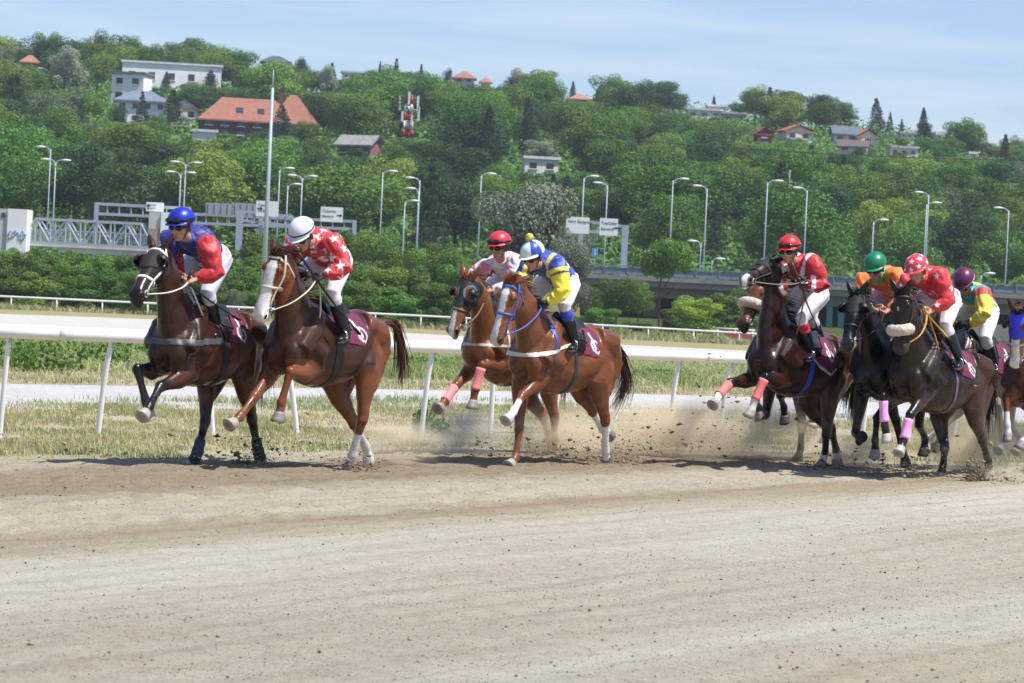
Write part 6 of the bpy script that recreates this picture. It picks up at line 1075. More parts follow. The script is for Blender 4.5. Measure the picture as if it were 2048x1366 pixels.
def build_rider(c, h, horse_root):
    J = {k: v for k, v in h.J.items()}
    hip = (J['hipL'] + J['hipR']) / 2; sho = (J['shL'] + J['shR']) / 2
    Rz = np.array([[math.cos(h.rz), -math.sin(h.rz), 0], [math.sin(h.rz), math.cos(h.rz), 0], [0, 0, 1]])
    root = empty('person', np.array(h.loc) + Rz @ hip, h.rz); tag(root, c['label'], 'jockey', 'jockeys riding the racehorses')
    sd = nrm(J['hipL'] - J['hipR']); ax = nrm(sho - hip); bk = nrm(np.cross(sd, ax)); bk = bk if bk[2] > 0 else -bk   # dorsal direction
    fy = c.get('fyaw', 0.0); fp = c.get('fpitch', -.30)
    hf = A(math.cos(fy) * math.cos(fp), math.sin(fy) * math.cos(fp), math.sin(fp)); hs = nrm(np.cross(A(0, 0, 1), hf)); hu = np.cross(hf, hs)
    O = J['head']
    H = lambda f, s, u: O + hf * f + hs * s + hu * u
    spine = bez(hip - ax * .05, hip + ax * .17 + bk * .07, sho - ax * .16 + bk * .07, sho + ax * .02, 9)
    neck0 = sho + ax * .02; neck1 = H(-.01, 0, -.10)
    hand_dir = {}
    # ---------- the body: one continuous skin surface
    g = Geo()
    g.tube(spine, [(.07, .10), (.078, .11), (.085, .118), (.088, .12), (.092, .13), (.10, .14), (.10, .15), (.085, .15), (.06, .10)], 14, up=sd)
    g.tube([sho - ax * .03, neck0 + (neck1 - neck0) * .5, neck1], [.06, .052, .05], 12, up=sd)
    g.ell(H(-.012, 0, -.015), (.098, .076, .098), axes=(hf, hs, hu))
    g.tube([H(.015, 0, -.03), H(.028, 0, -.085), H(.045, 0, -.13), H(.055, 0, -.150)], [(.078, .068), (.066, .058), (.045, .044), (.024, .028)], 12, up=hs)
    g.tube([H(.088, 0, -.035), H(.108, 0, -.072), H(.10, 0, -.086)], [.010, .015, .012], 8)
    g.ell(H(.078, 0, -.112), (.02, .028, .007), axes=(hf, hs, hu)); g.ell(H(.075, 0, -.128), (.018, .024, .008), axes=(hf, hs, hu)); g.ell(H(.07, 0, -.146), (.02, .02, .014), axes=(hf, hs, hu))
    g.ell(H(.082, 0, -.018), (.016, .05, .012), axes=(hf, hs, hu))
    for s in (1, -1): g.ell(H(-.015, s * .077, -.055), (.022, .012, .034), axes=(hf, hs, hu)); g.ell(H(.062, s * .045, -.075), (.02, .02, .02), axes=(hf, hs, hu))
    hands = Geo()
    for s, k in ((1, 'L'), (-1, 'R')):
        sh, el, ha = J['sh' + k], J['el' + k], J['ha' + k]; wr = ha - nrm(ha - el) * .075
        g.tube([sh - ax * .02 - sd * s * .04, sh, sh + (el - sh) * .4, el, el + (wr - el) * .3, wr], [.05, .052, .045, .038, .04, .027], 12, up=A(0, 0, 1))
        fd = nrm(ha - wr); inn = nrm(-sd * s - fd * ((-sd * s) @ fd)); kn = np.cross(fd, inn) * s; kn = kn if kn[2] > 0 else -kn
        hg = [g] + ([hands] if c.get('gloves') else [])
        for q, gr in zip(hg, (0, .004)):
            q.tube([wr - fd * .02, wr + fd * .02, wr + fd * .065, wr + fd * .085], [(.024 + gr, .028 + gr), (.018 + gr, .034 + gr), (.017 + gr, .042 + gr), (.014 + gr, .040 + gr)], 10, up=inn if abs(fd @ inn) < .9 else A(0, 1, 0))
            across = kn
            for i, (o, ln) in enumerate(((.030, .030), (.010, .033), (-.010, .031), (-.028, .025))):    # four fingers curled round the rein
                b = wr + fd * .08 + across * o
                q.tube([b, b + fd * ln * .75 + inn * ln * .25, b + fd * ln * .6 + inn * ln * 1.05, b - fd * ln * .2 + inn * ln * 1.25, b - fd * ln * .6 + inn * ln * 1.0], [.0095 + gr, .0093 + gr, .009 + gr, .0085 + gr, .007 + gr], 7, up=across)
            b = wr + fd * .03 + across * .030 + inn * .012                                              # thumb from the side of the palm
            q.tube([b, b + fd * .028 + across * .016 + inn * .014, b + fd * .055 + across * .012 + inn * .030, b + fd * .070 + across * -.004 + inn * .036], [.013 + gr, .011 + gr, .010 + gr, .0075 + gr], 7)
        hp, kne, an = J['hip' + k], J['kn' + k], J['an' + k]
        g.tube([hp - sd * s * .02, hp + (kne - hp) * .08, hp + (kne - hp) * .5, kne, kne + (an - kne) * .35, an], [.06, .07, .07, .055, .052, .035], 12, up=sd)
        tdir = nrm(A(.92, s * .28, -.12)); g.tube([an - tdir * .05 + A(0, 0, -.03), an + tdir * .06 + A(0, 0, -.045), an + tdir * .16 + A(0, 0, -.06)], [(.035, .033), (.03, .038), (.018, .032)], 10, up=A(0, 1, 0))
    V, F_, N = g.remesh(.0085, 2)
    C = np.tile(SKIN * c.get('tone', 1.0), (len(V), 1)); q = V - O
    lips = np.linalg.norm((V - H(.09, 0, -.12)) / A(1, 1, 1), axis=1) < .020; C[lips] = SKIN * A(.95, .55, .6)
    hairm = (q @ hf < -.0) & (q @ hu > -.085) & (np.linalg.norm(q, axis=1) < .15); C[hairm] = hexc('2a2019')
    for s in (1, -1):
        C[np.linalg.norm(V - H(.088, s * .032, -.040), axis=1) < .011] = (.02, .015, .012)
        C[np.linalg.norm(V - H(.088, s * .032, -.022), axis=1) < .009] = hexc('3a2c22')
    link('body', make_mesh('person_body', V - hip, [F_], True, C), M_skin, root)
    if c.get('gloves'):
        v, f, _ = hands.remesh(.007, 1); link('gloves', make_mesh('gloves', v - hip, [f], True, np.tile(hexc(c['gloves']), (len(v), 1))), M_boot, root)
    # ---------- jacket (silks)
    g = Geo()
    g.tube(np.concatenate([[spine[0] * .6 + spine[1] * .4], spine[1:]]), [(.142, .172), (.132, .162), (.122, .154), (.118, .15), (.125, .158), (.135, .170), (.135, .182), (.115, .182), (.080, .12)], 18, up=sd)
    g.tube([sho + ax * .0, neck0 + (neck1 - neck0) * .45], [.075, .062], 14, up=sd)
    for s, k in ((1, 'L'), (-1, 'R')):
        sh, el, ha = J['sh' + k], J['el' + k], J['ha' + k]; wr = ha - nrm(ha - el) * .075
        g.tube([sh - sd * s * .07 - ax * .02, sh, sh + (el - sh) * .3, sh + (el - sh) * .65, el, el + (wr - el) * .25, el + (wr - el) * .6, el + (wr - el) * .88, wr], [.09, .096, .096, .088, .078, .078, .066, .048, .037], 14, up=A(0, 0, 1) if abs(nrm(el - sh)[2]) < .9 else A(1, 0, 0))
    V, F_, N = g.remesh(.0095, 2)
    r = np.random.default_rng(hash(c['id']) % 1000 if False else sum(map(ord, c['id'])))
    # folds: ridges across the limbs and the waist
    ph = V @ (ax * 46 + sd * 17) + 2.2 * np.sin(V @ A(31, 13, 21)); V = V + N * (.0065 * np.sin(ph) + .005 * np.sin(V @ A(70, 40, 55) + 2 * np.sin(V @ A(12, 25, 17))))[:, None]
    C = np.tile(np.array(hexc(c['silk'])), (len(V), 1)); arms = {}
    for s, k in ((1, 'L'), (-1, 'R')):
        sh, el, ha = J['sh' + k], J['el' + k], J['ha' + k]; d1, t1 = segdist(V, sh + (el - sh) * .10, el); d2, t2 = segdist(V, el, ha)
        dm = np.minimum(d1, d2); ts, tt = segdist(V, spine[2], spine[-2]); arm = (dm < .105) & (dm < ts - .045); arms[k] = (arm, np.where(d1 < d2, t1 * .5, .5 + t2 * .5), d1)
    tb = ((V - hip) @ ax) / np.linalg.norm(sho - hip); lat = (V - hip) @ sd; dors = (V - spine[4]) @ bk
    c['paint'](C, V, N, arms, tb, lat, dors, dict(ax=ax, sd=sd, bk=bk, r=r, sho=sho, hip=hip))
    jk = link('jacket', make_mesh('jacket', V - hip, [F_], True, C), M_silk, root)
    # ---------- breeches
    g = Geo()
    g.ell(hip - ax * .0 + bk * .01, (.135, .165, .145), axes=(bk, sd, ax), n=16, m=10); g.tube(spine[:4], [(.125, .15), (.125, .152), (.118, .146), (.105, .13)], 16, up=sd)
    for s, k in ((1, 'L'), (-1, 'R')):
        hp, kne, an = J['hip' + k], J['kn' + k], J['an' + k]; bt = kne + (an - kne) * c.get('boot_top', .25)
        g.tube([hp + ax * .03, hp, hp + (kne - hp) * .3, hp + (kne - hp) * .65, kne, kne + (bt - kne) * .5, bt + (an - kne) * .06], [(.12, .105), (.125, .108), (.110, .1), (.088, .082), (.072, .068), (.066, .064), (.058, .056)], 16, up=sd)
    V, F_, N = g.remesh(.010, 2); ph = V @ A(50, 20, 62) + 2 * np.sin(V @ A(20, 33, 11)); V = V + N * (.0032 * np.sin(ph))[:, None]
    C = np.tile(np.array(hexc(c.get('breech', 'd6d4d8'))), (len(V), 1))
    if c.get('topboot'):
        for k in 'LR':
            d, t = segdist(V, J['kn' + k], J['an' + k]); C[(d < .1) & (t > .06) & (((V - J['kn' + k]) @ nrm(J['an' + k] - J['kn' + k])) > .035)] = hexc(c['topboot'])
    link('breeches', make_mesh('breeches', V - hip, [F_], True, C), M_breech, root)
    # ---------- boots
    for s, k in ((1, 'L'), (-1, 'R')):
        kne, an = J['kn' + k], J['an' + k]; bt = kne + (an - kne) * c.get('boot_top', .25); g = Geo(); tdir = nrm(A(.92, s * .28, -.10)); sd2 = nrm(np.cross(A(0, 0, 1), tdir))
        g.tube([bt, bt + (an - bt) * .25, bt + (an - bt) * .6, an + (bt - an) * .08, an + A(0, 0, -.03)], [(.068, .064), (.067, .062), (.056, .052), (.047, .043), (.045, .042)], 14, up=sd)
        a = an + A(0, 0, -.045); g.tube([a - tdir * .065, a - tdir * .045, a + tdir * .02, a + tdir * .10, a + tdir * .165, a + tdir * .185], [(.02, .022), (.042, .036), (.046, .041), (.034, .045), (.024, .036), (.008, .015)], 12, up=sd2)
        a2 = a + A(0, 0, -.042); g.box(a2 - tdir * .04, (.055, .06, .022), ax=(tdir, sd2, A(0, 0, 1)))
        V, F_, N = g.remesh(.009, 2); link('boot', make_mesh('boot', V - hip, [F_], True, np.tile(hexc(c.get('boot', '17181c')), (len(V), 1))), M_boot, root)
    # ---------- helmet
    g = Geo(); th = np.linspace(0, 2 * math.pi, 28, endpoint=False); R = []; CC = []
    tf = hf * .97 + hu * .1; 
    for ph in np.linspace(0.02, 1, 13):
        a = ph * 1.72; R.append(H(-.012, 0, .0) + np.outer(np.cos(th) * math.sin(a) * .134, hf) + np.outer(np.sin(th) * math.sin(a) * .117, hs) + hu * (.020 + math.cos(a) * .114))
    R.append(H(-.012, 0, .0) + np.outer(np.cos(th) * .128, hf) + np.outer(np.sin(th) * .110, hs) + hu * (-.002))
    g.rings(R)
    pk = []; ths = np.linspace(-1.15, 1.15, 13)                     # the peak
    for o_, dz in ((.0, 0), (.03, -.004), (.045, -.010), (.044, -.016), (.02, -.012), (0, -.01)):
        pk.append(np.array([H(-.012 + math.cos(a) * (.137 + o_ * math.cos(a * .9)), math.sin(a) * (.120 + o_ * .3 * math.cos(a)), .006 + dz) for a in ths]))
    pv = np.concatenate(pk); pf = [(i * 13 + k, i * 13 + k + 1, ((i + 1) % 6) * 13 + k + 1, ((i + 1) % 6) * 13 + k) for i in range(6) for k in range(12)]; g.add(pv, pf)
    V, F_, N = g.remesh(.006, 2); hc = np.array(hexc(c['helmet'])); C = np.tile(hc, (len(V), 1)); q = V - H(-.012, 0, 0); u_ = q @ hu; f_ = q @ hf; s_ = q @ hs
    if 'hpaint' in c: c['hpaint'](C, V, N, u_, f_, s_, r)
    hel = link('helmet', make_mesh('helmet', V - hip, [F_], True, C), M_helm, root)
    if 'hband' in c:
        g = Geo(); cb, zz, wd = c['hband']; g.tube([H(-.012 + math.cos(a) * .141, math.sin(a) * .123, zz) for a in np.linspace(0, 2 * math.pi, 29)], [(wd, .004)] * 29, 6, up=hu, cap=False) if False else None
        R = []
        for a in np.linspace(0, 2 * math.pi, 33)[:-1]:
            e = hf * math.cos(a) * .1355 + hs * math.sin(a) * .1185; n_ = nrm(e); R.append(np.array([H(-.012, 0, zz) + e - hu * wd - n_ * .006, H(-.012, 0, zz) + e - hu * wd + n_ * .002, H(-.012, 0, zz) + e + hu * wd + n_ * .001, H(-.012, 0, zz) + e + hu * wd - n_ * .008]))
        g.rings(R, closed=True, cap=False); g.build('helmet_band', M_boot, hel, col=False, off=hip); 
        bo = hel.children[0]; bo.data.color_attributes.new('Col', 'FLOAT_COLOR', 'POINT'); n = len(bo.data.vertices); bo.data.color_attributes['Col'].data.foreach_set('color', np.tile((*hexc(cb), 1), n).astype(np.float32))
    if c.get('pompom'):
        g = Geo(); g.ell(H(-.012, 0, .165), (.04, .04, .04)); v, f, _ = g.remesh(.006, 1); v = v + np.random.default_rng(2).normal(0, .003, v.shape); link('pompom', make_mesh('pompom', v - hip, [f], True, np.tile(hexc(c['pompom']), (len(v), 1))), M_silk, hel)
    # goggles worn on the eyes, and a second pair pushed up on the helmet
    g = Geo(); 
    for s in (1, -1): g.ell(H(.084, s * .035, -.038), (.024, .040, .025), axes=(hf, hs, hu))
    g.tube([H(.02 + .07 * math.cos(a), .086 * math.sin(a), -.036) for a in np.linspace(-2.2, 2.2, 15)], [(.004, .010)] * 15, 6, up=hu)
    if c.get('goggles', True): g.build('goggles', M_gog, root, off=hip)
    if c.get('up_goggles'):
        g = Geo()
        for s in (1, -1): g.ell(H(.118, s * .042, .035), (.022, .044, .024), axes=(nrm(hf - .2 * hu + s * hs * .3), nrm(hs - s * .3 * hf), hu))
        g.tube([H(-.012 + .137 * math.cos(a), .121 * math.sin(a), .03) for a in np.linspace(-3.14, 3.14, 25)], [(.004, .012)] * 25, 6, up=hu); g.build('raised_goggles', M_gog, root, off=hip)
    g = Geo(); g.tube([H(.0, .10, .0), H(.01, .082, -.06), H(.03, .05, -.13), H(.035, 0, -.155), H(.03, -.05, -.13), H(.01, -.082, -.06), H(.0, -.10, .0)], [(.003, .008)] * 7, 6, up=hf); g.build('chin_strap', M_gog, root, off=hip)
    # ---------- whip
    if 'whip' in c:
        k, pts, col = c['whip']; b = J['ha' + k]; P = [b + A(*p) for p in pts]; n = len(P)
        w = Geo(); w.tube(catmull(P, 4), np.linspace(.013, .007, 4 * (n - 1) + 1).tolist(), 7, c=hexc(col)); w.box(P[-1], (.012, .035, .09), ax=(nrm(np.cross(P[-1] - P[-2], A(0, 1, 0))), A(0, 1, 0), nrm(P[-1] - P[-2])), c=hexc(c.get('flap', '1a1a1d')))
        wo_ = w.build('whip', M_whip, None, col=True, off=b); wo_.location = tuple(np.array(h.loc) + Rz @ b); wo_.rotation_euler = (0, 0, h.rz); tag(wo_, c['whip_label'], 'riding whip', 'riding whips')
    return root

def far_points(V, n, r, N=None, d0=.13):
    o = []
    for i in r.permutation(len(V)):
        if all(np.linalg.norm(V[i] - p) > d0 for p, _ in o): o.append((V[i], N[i]))
        if len(o) >= n: break
    return o
def p_red_sleeves(C, V, N, arms, tb, lat, dors, k):
    C[arms['L'][0]] = hexc('b61b28'); C[arms['R'][0] & (arms['R'][1] > .22)] = hexc('b61b28')
    C[(np.abs(lat) < .012) & (dors < -.02)] = hexc('1b2590')
def p_stars(r1, dense, col='ece6ea'):
    def f(C, V, N, arms, tb, lat, dors, k):
        C[star_mask(V, N, far_points(V, 60, k['r'], N, dense), r1 * .42, r1)] = hexc(col)
    return f
def p_white_diamonds(C, V, N, arms, tb, lat, dors, k):
    for x, t in ((0, .80), (0, .42)):
        d = np.abs(lat - x) / .075 + np.abs(tb - t) / .20; C[d < 1] = hexc('d02a34')
    for a, t, d in arms.values():
        m = a & (np.abs(((t * 4) % 1) - .5) + np.abs(np.sin(V @ A(9, 14, 3))) * .25 < .20); C[m] = hexc('d2404a')
    C[(tb > 1.08) & (np.abs(lat) < .07)] = hexc('e07a86'); C[(dors > .105) & (tb > .55) & (lat > -.1)] = hexc('d93038')
def p_blue_yellow(C, V, N, arms, tb, lat, dors, k):
    for a, t, d in arms.values():
        C[a & (t > .07)] = hexc('efe23f'); C[a & (t > .15) & (t < .19)] = hexc('1f3a8f')
    C[(np.abs(np.abs(lat) - .115) < .026) & (tb > .35)] = hexc('f0e568')
def p_red_braces(C, V, N, arms, tb, lat, dors, k):
    C[(np.abs(np.abs(lat) - .095) < .022)] = hexc('e6e2e4')
    for a, t, d in arms.values(): C[a & (t > .70) & (t < .78)] = hexc('e6e2e4'); C[a & (t > .92)] = hexc('e3a6a8')
def p_orange(C, V, N, arms, tb, lat, dors, k):
    for a, t, d in arms.values(): C[a & (t > .14) & (t < .24)] = hexc('3f9a4a')
    C[(tb > 1.02) & (np.abs(lat) < .1)] = hexc('53b365')
def p_quilt(C, V, N, arms, tb, lat, dors, k):
    for a, t, d in arms.values(): C[a] = hexc('ead64a'); C[a & (t < .10)] = hexc('b5322c'); C[a & (t > .1) & (t < .14)] = hexc('ead64a')
    body = ~(arms['L'][0] | arms['R'][0]); d = np.abs(lat) / .13 + np.abs(tb - .55) / .40
    C[body & (d < 1)] = hexc('c02c38'); C[body & (d < .72)] = hexc('14605a'); C[body & (tb < .16)] = hexc('c5283a'); C[body & (tb > .9)] = hexc('38b0ad')
def h_sectors(C, V, N, u, f, s, r):
    a = np.arctan2(s, f); C[(np.floor((a + math.pi / 6) / (math.pi / 3)) % 2 == 0)] = hexc('d9e6df'); C[(u < .018) & (f > 0.06)] = hexc('dfe9c8')
def h_stars(C, V, N, u, f, s, r): C[star_mask(V, N, far_points(V[u > .0], 22, r, N[u > .0], .075), .014, .034)] = hexc('f0e4e8')
def h_ribs(C, V, N, u, f, s, r):
    a = np.arctan2(s, f); C *= (1 - .25 * (np.abs(np.sin(a * 3)) < .08))[:, None]
RIDERS = [
 dict(id='H1', label='jockey in a blue jacket with red sleeves and a blue cap, leading the race', silk='131c7a', helmet='1b2da6', paint=p_red_sleeves, up_goggles=True, fyaw=-.15, fpitch=-.2, breech='cdd3e2', boot='131418', whip=('L', [(-.02, .02, .10), (0, 0, 0), (-.20, .05, -.12), (-.62, .16, -.30)], '1b1b1e'), whip_label='black whip held by the jockey in blue and red'),
 dict(id='H2', label='jockey in a red jacket with white stars and a white cap', silk='c2222d', helmet='dcdde3', paint=p_stars(.05, .115), hband=('22283a', .032, .006), fyaw=-.05, fpitch=-.65, breech='d5d3da', boot='15171d', gloves='3a3032', whip=('L', [(.22, -.06, .22), (0, 0, 0), (-.2, .06, -.2), (-.5, .14, -.45)], '232326'), whip_label='black whip of the jockey in red with white stars'),
 dict(id='H3', label='jockey in white silks with red diamonds and a plain red cap', silk='ddd5dc', helmet='d83440', paint=p_white_diamonds, up_goggles=True, fyaw=-.05, fpitch=-.15),
 dict(id='H4', label='jockey in blue and yellow wearing a pompom cap', silk='2741a0', helmet='2d50b4', paint=p_blue_yellow, hpaint=h_sectors, pompom='e8dc58', fyaw=-.05, fpitch=-.4, boot='15151a', gloves='16161a', topboot='3350b8', boot_top=.36),
 dict(id='H5', label='jockey in red with white braces and white cuff bands, sitting upright', silk='b51622', helmet='d92a30', paint=p_red_braces, up_goggles=True, fyaw=.15, fpitch=-.15, gloves='1d1c22', boot='151b33', topboot='c92f4a', boot_top=.34, breech='dedde6', whip=('L', [(.1, -.05, .2), (0, 0, 0), (-.10, .03, -.2), (-.28, .08, -.48)], '4a3c40'), whip_label='brown whip of the jockey in red with white braces'),
 dict(id='H6', label='jockey in yellow almost hidden behind the upright red rider', silk='d9cb4a', helmet='c9b93f', paint=lambda *a: None, fpitch=-.6),
 dict(id='H7', label='jockey in orange and green wearing a green cap', silk='e8761c', helmet='157a55', paint=p_orange, hpaint=h_ribs, fyaw=.0, fpitch=-.45, breech='c9b6d2'),
 dict(id='H8', label='jockey in plain red with few small white stars and a pink starred cap', silk='cf202c', helmet='d93f55', paint=p_stars(.036, .15), hpaint=h_stars, goggles=False, fyaw=.0, fpitch=-.45, boot='17181c', whip=('L', [(.05, 0, .06), (0, 0, 0), (-.18, .05, -.14), (-.34, .10, -.26)], 'd9bb55'), flap='1d1d20', whip_label='yellow handled whip of the jockey in the starred cap'),
 dict(id='H9', label='jockey in yellow, red and teal silks with a maroon cap', silk='ead64a', helmet='5c1f4a', paint=p_quilt, hband=('b9a3b0', .008, .003), fyaw=.1, fpitch=-.75, gloves='3c3c40', tone=.75, breech='e0dfe0'),
]
for c in HORSES:
    hfr, hroot, hb = build_horse(c)
    for rc in RIDERS:
        if rc['id'] == c['id']: build_rider(rc, hfr, hroot)

# ================================================================== grass, clods, dust, haze
def in_strip(x, y, near, far):
    px, py, _ = proj(np.stack([x, y, np.zeros_like(x)], 1)); a = np.interp(px, *near) ; b = np.interp(px, *far); return (py < a) & (py > b)
def blades(name, label, n, xr, yr, near, far, z, hgt, wid, cols, seed, patch=None, lean=.35, keepfn=None, mname='grass_blade', edge=None):
    r = np.random.default_rng(seed); y = r.uniform(*yr, n); x = (r.random(n) * 2 - 1) * .19 * y + xr; m = in_strip(x, y, near, far)
    if edge is not None: m |= False
    x, y = x[m], y[m]; n = len(x); fx = fbm(160, 160, (16, 16), seed + 1, 4); u = fx[np.clip(((x / (.4 * y) + .5) * 159).astype(int), 0, 159), np.clip(((y - yr[0]) / (yr[1] - yr[0]) * 159).astype(int), 0, 159)]
    if patch is not None: k = u + r.normal(0, .12, n) > patch; x, y, u = x[k], y[k], u[k]; n = len(x)
    h = hgt * r.uniform(.4, 1.25, n) * (1 + 1.1 * np.clip(u, -.5, .6)); a = r.uniform(0, 6.28, n); w = wid * r.uniform(.6, 1.4, n); lx = r.normal(0, lean, n) * h - .12 * h; ly = r.normal(0, lean, n) * h
    base = np.stack([x, y, np.full(n, z)], 1); dx = np.stack([np.cos(a) * w, np.sin(a) * w, np.zeros(n)], 1); mid = base + np.stack([lx * .35, ly * .35, h * .6], 1); tip = base + np.stack([lx, ly, h], 1)
    V = np.stack([base - dx, base + dx, mid + dx * .7, mid - dx * .7, tip + dx * .15, tip - dx * .15], 1).reshape(-1, 3); I = np.arange(n)[:, None] * 6
    F = np.concatenate([I + np.array([[0, 1, 2, 3]]), I + np.array([[3, 2, 4, 5]])]); t = np.clip(.5 + u * 1.6 + r.normal(0, .28, n), 0, 1); C = np.array(cols[0]) * (1 - t)[:, None] + np.array(cols[1]) * t[:, None]; C *= r.uniform(.7, 1.3, n)[:, None]
    o = link(name, make_mesh(name, V, [F], False, np.repeat(C, 6, 0)), mat(mname, attr='Col', rough=.6, trans=.3, spec=.2)); tag(o, label, 'grass', kind='stuff'); return o
B0g = (B0[0], [v + 3 for v in B0[1]])
blades('dry_grass', 'dry straw and green grass between the track edge and the gravel path', 190000, 0, (25.5, 47), B0g, B1, .05, .046, .005, ((.62, .54, .34), (.38, .38, .18)), 31, patch=-.12)
blades('track_edge_grass', 'ragged green grass along the edge of the race track', 60000, 0, (24.5, 36), ([0, 205, 400, 600, 900, 1300, 1600, 2048], [938, 931, 923, 915, 907, 905, 912, 937]), ([0, 205, 400, 600, 900, 1300, 1600, 2048], [885, 882, 876, 870, 866, 864, 868, 890]), .0, .040, .005, ((.46, .42, .22), (.27, .32, .12)), 35, patch=.03)
blades('path_edge_grass', 'green weeds along the near edge of the gravel path', 60000, 0, (34, 50), ([0, 300, 750, 1350, 2048], [842, 840, 836, 846, 875]), ([0, 300, 750, 1350, 2048], [797, 797, 797, 806, 836]), .0, .075, .006, ((.52, .49, .28), (.28, .33, .13)), 37, patch=.0)
blades('straw_grass', 'short straw coloured grass beyond the gravel path', 50000, 0, (44, 66), B2, B3, .0, .07, .010, ((.60, .53, .33), (.36, .37, .18)), 41)
blades('meadow_grass', 'tall green meadow grass behind the running rail', 150000, 0, (46, 110), B3, B4, .0, .19, .014, ((.52, .51, .28), (.29, .36, .13)), 43, lean=.6)
blades('far_grass', 'rough grass on both sides of the far rail', 60000, 0, (139, 236), B6, ([0, 2048], [560, 620]), -.03, .34, .04, ((.46, .41, .23), (.21, .27, .09)), 47)
# leafy weeds in the meadow
r = np.random.default_rng(51); Q = []
for px, py, rad, hh in ((105, 740, .75, .8), (75, 745, .6, .55), (205, 735, .55, .5), (265, 715, .7, .45), (20, 735, .5, .5), (840, 740, .9, .3), (1330, 760, .8, .25), (960, 735, .9, .3)):
    c = gnd(px, py); Q.append(leaves((c[0], c[1], hh * .45), (rad, rad, hh * .55), 420, .085, r))
for px, py, rad, hh in ((858, 866, .20, .42), (846, 868, .15, .3), (838, 862, .12, .25), (875, 872, .15, .2)):
    c = gnd(px, py); Q.append(leaves((c[0], c[1], hh * .45), (rad, rad, hh * .55), 130, .05, r))
o = link('weeds', leaf_mesh('weeds', np.concatenate(Q)), LM['bush']); tag(o, 'leafy green weeds in the meadow and round a rail post', 'weeds', kind='stuff')
# loose clods lying on the track
def clods(name, label, P, S, m, seed):
    r = np.random.default_rng(seed); n = len(P); base = np.array([[1, 0, 0], [-1, 0, 0], [0, 1, 0], [0, -1, 0], [0, 0, 1], [0, 0, -1]], float); Fb = np.array([[0, 2, 4], [2, 1, 4], [1, 3, 4], [3, 0, 4], [2, 0, 5], [1, 2, 5], [3, 1, 5], [0, 3, 5]])
    V = P[:, None] + base[None] * np.array([1, 1, .62]) * (S[:, None, None] * r.uniform(.45, 1.25, (n, 6, 1))) + r.normal(0, .18, (n, 6, 3)) * S[:, None, None]; F = (np.arange(n)[:, None, None] * 6 + Fb[None]).reshape(-1, 3)
    C = np.array((.25, .20, .135)) * r.uniform(.4, 1.5, n)[:, None]; o = link(name, make_mesh(name, V.reshape(-1, 3), [F], False, np.repeat(C, 6, 0)), m); tag(o, label, 'dirt', kind='stuff'); return o
M_clod = mat('clod', attr='Col', rough=.95, noise=.2, nscale=30, spec=.1)
r = np.random.default_rng(61); n = 70000; y = 12 + 24 * r.random(n) ** 1.1; x = (r.random(n) * 2 - 1) * .185 * y; v = .86 * x - .51 * y; s = .0026 + .0021 * r.pareto(3.3, n); s = np.minimum(s, np.where(np.abs(v + 15.2) < 1.6, .018, .013))
px, py, _ = proj(np.stack([x, y, 0 * x], 1)); k = (py > np.interp(px, *B0)) & ~(((v > -10.9) & (v < -9.3)) & (r.random(n) < .6)) & ((np.abs(v + 15.2) < 1.6) | (r.random(n) < .55)); x, y, s = x[k], y[k], s[k]
gx = np.clip(((x + 15) / 32 * (nx - 1)).astype(int), 0, nx - 1); gy = np.clip(((y - 4) / 41 * (ny - 1)).astype(int), 0, ny - 1)
clods('loose_dirt', 'small clods of dirt lying all over the racing surface', np.stack([x, y, Z[gx, gy] + s * .4], 1), s, M_clod, 62)
# dirt thrown up by the hooves
P = []; S = []
for px, py, D, sx, sz, n, h0, sm in ((500, 932, 27.6, .16, .10, 420, .02, .010), (520, 925, 27.6, .25, .14, 160, .1, .007), (600, 915, 28.3, .45, .20, 300, .05, .007), (715, 935, 27.6, .16, .07, 420, .02, .008), (1085, 918, 31.6, .28, .10, 420, .03, .008), (1130, 905, 31.8, .25, .18, 320, .15, .008), (1190, 930, 30.9, .26, .08, 520, .02, .009), (1260, 925, 31.2, .20, .16, 620, .06, .008), (1275, 890, 31.4, .22, .30, 260, .3, .008),
        (1230, 860, 31.4, .5, .35, 160, .35, .009), (1440, 880, 32.2, .22, .40, 380, .3, .010), (1430, 820, 32.2, .5, .4, 150, .5, .010), (1400, 905, 32.5, .6, .12, 240, .05, .007), (1560, 840, 32.6, .6, .3, 90, .5, .010), (1690, 940, 31.9, .3, .06, 320, .02, .007), (1650, 930, 31.9, .2, .12, 240, .05, .007), (1800, 945, 30.9, .28, .09, 620, .03, .009), (1860, 930, 31.2, .2, .2, 240, .15, .008), (1955, 965, 30.7, .08, .14, 520, .04, .009), (1985, 968, 30.8, .22, .06, 420, .02, .008), (1900, 870, 31.5, .4, .3, 140, .4, .007), (930, 915, 31, .3, .2, 220, .1, .008), (960, 935, 30.4, .5, .05, 220, .01, .007), (1050, 935, 30.2, .5, .05, 260, .01, .006), (90, 948, 26.4, .9, .02, 260, .0, .009), (1930, 800, 31.8, .5, .5, 60, .6, .008)):
    c = at(px, py, D); k = int(n * (2.0 if h0 < .1 else 1.1)); d = r.normal(0, 1, (k, 3)) * A(sx, sx * .7, sz); p = c + d; p[:, 2] = np.abs(p[:, 2] - .01) + .01; P.append(p); S.append(np.minimum(sm * (.35 + .5 * r.pareto(2.4, k)), .035))
clods('flying_dirt', 'dark clods and sand thrown up behind the galloping hooves', np.concatenate(P), np.concatenate(S), mat('thrown_clod', attr='Col', rough=.95, spec=.1), 63)
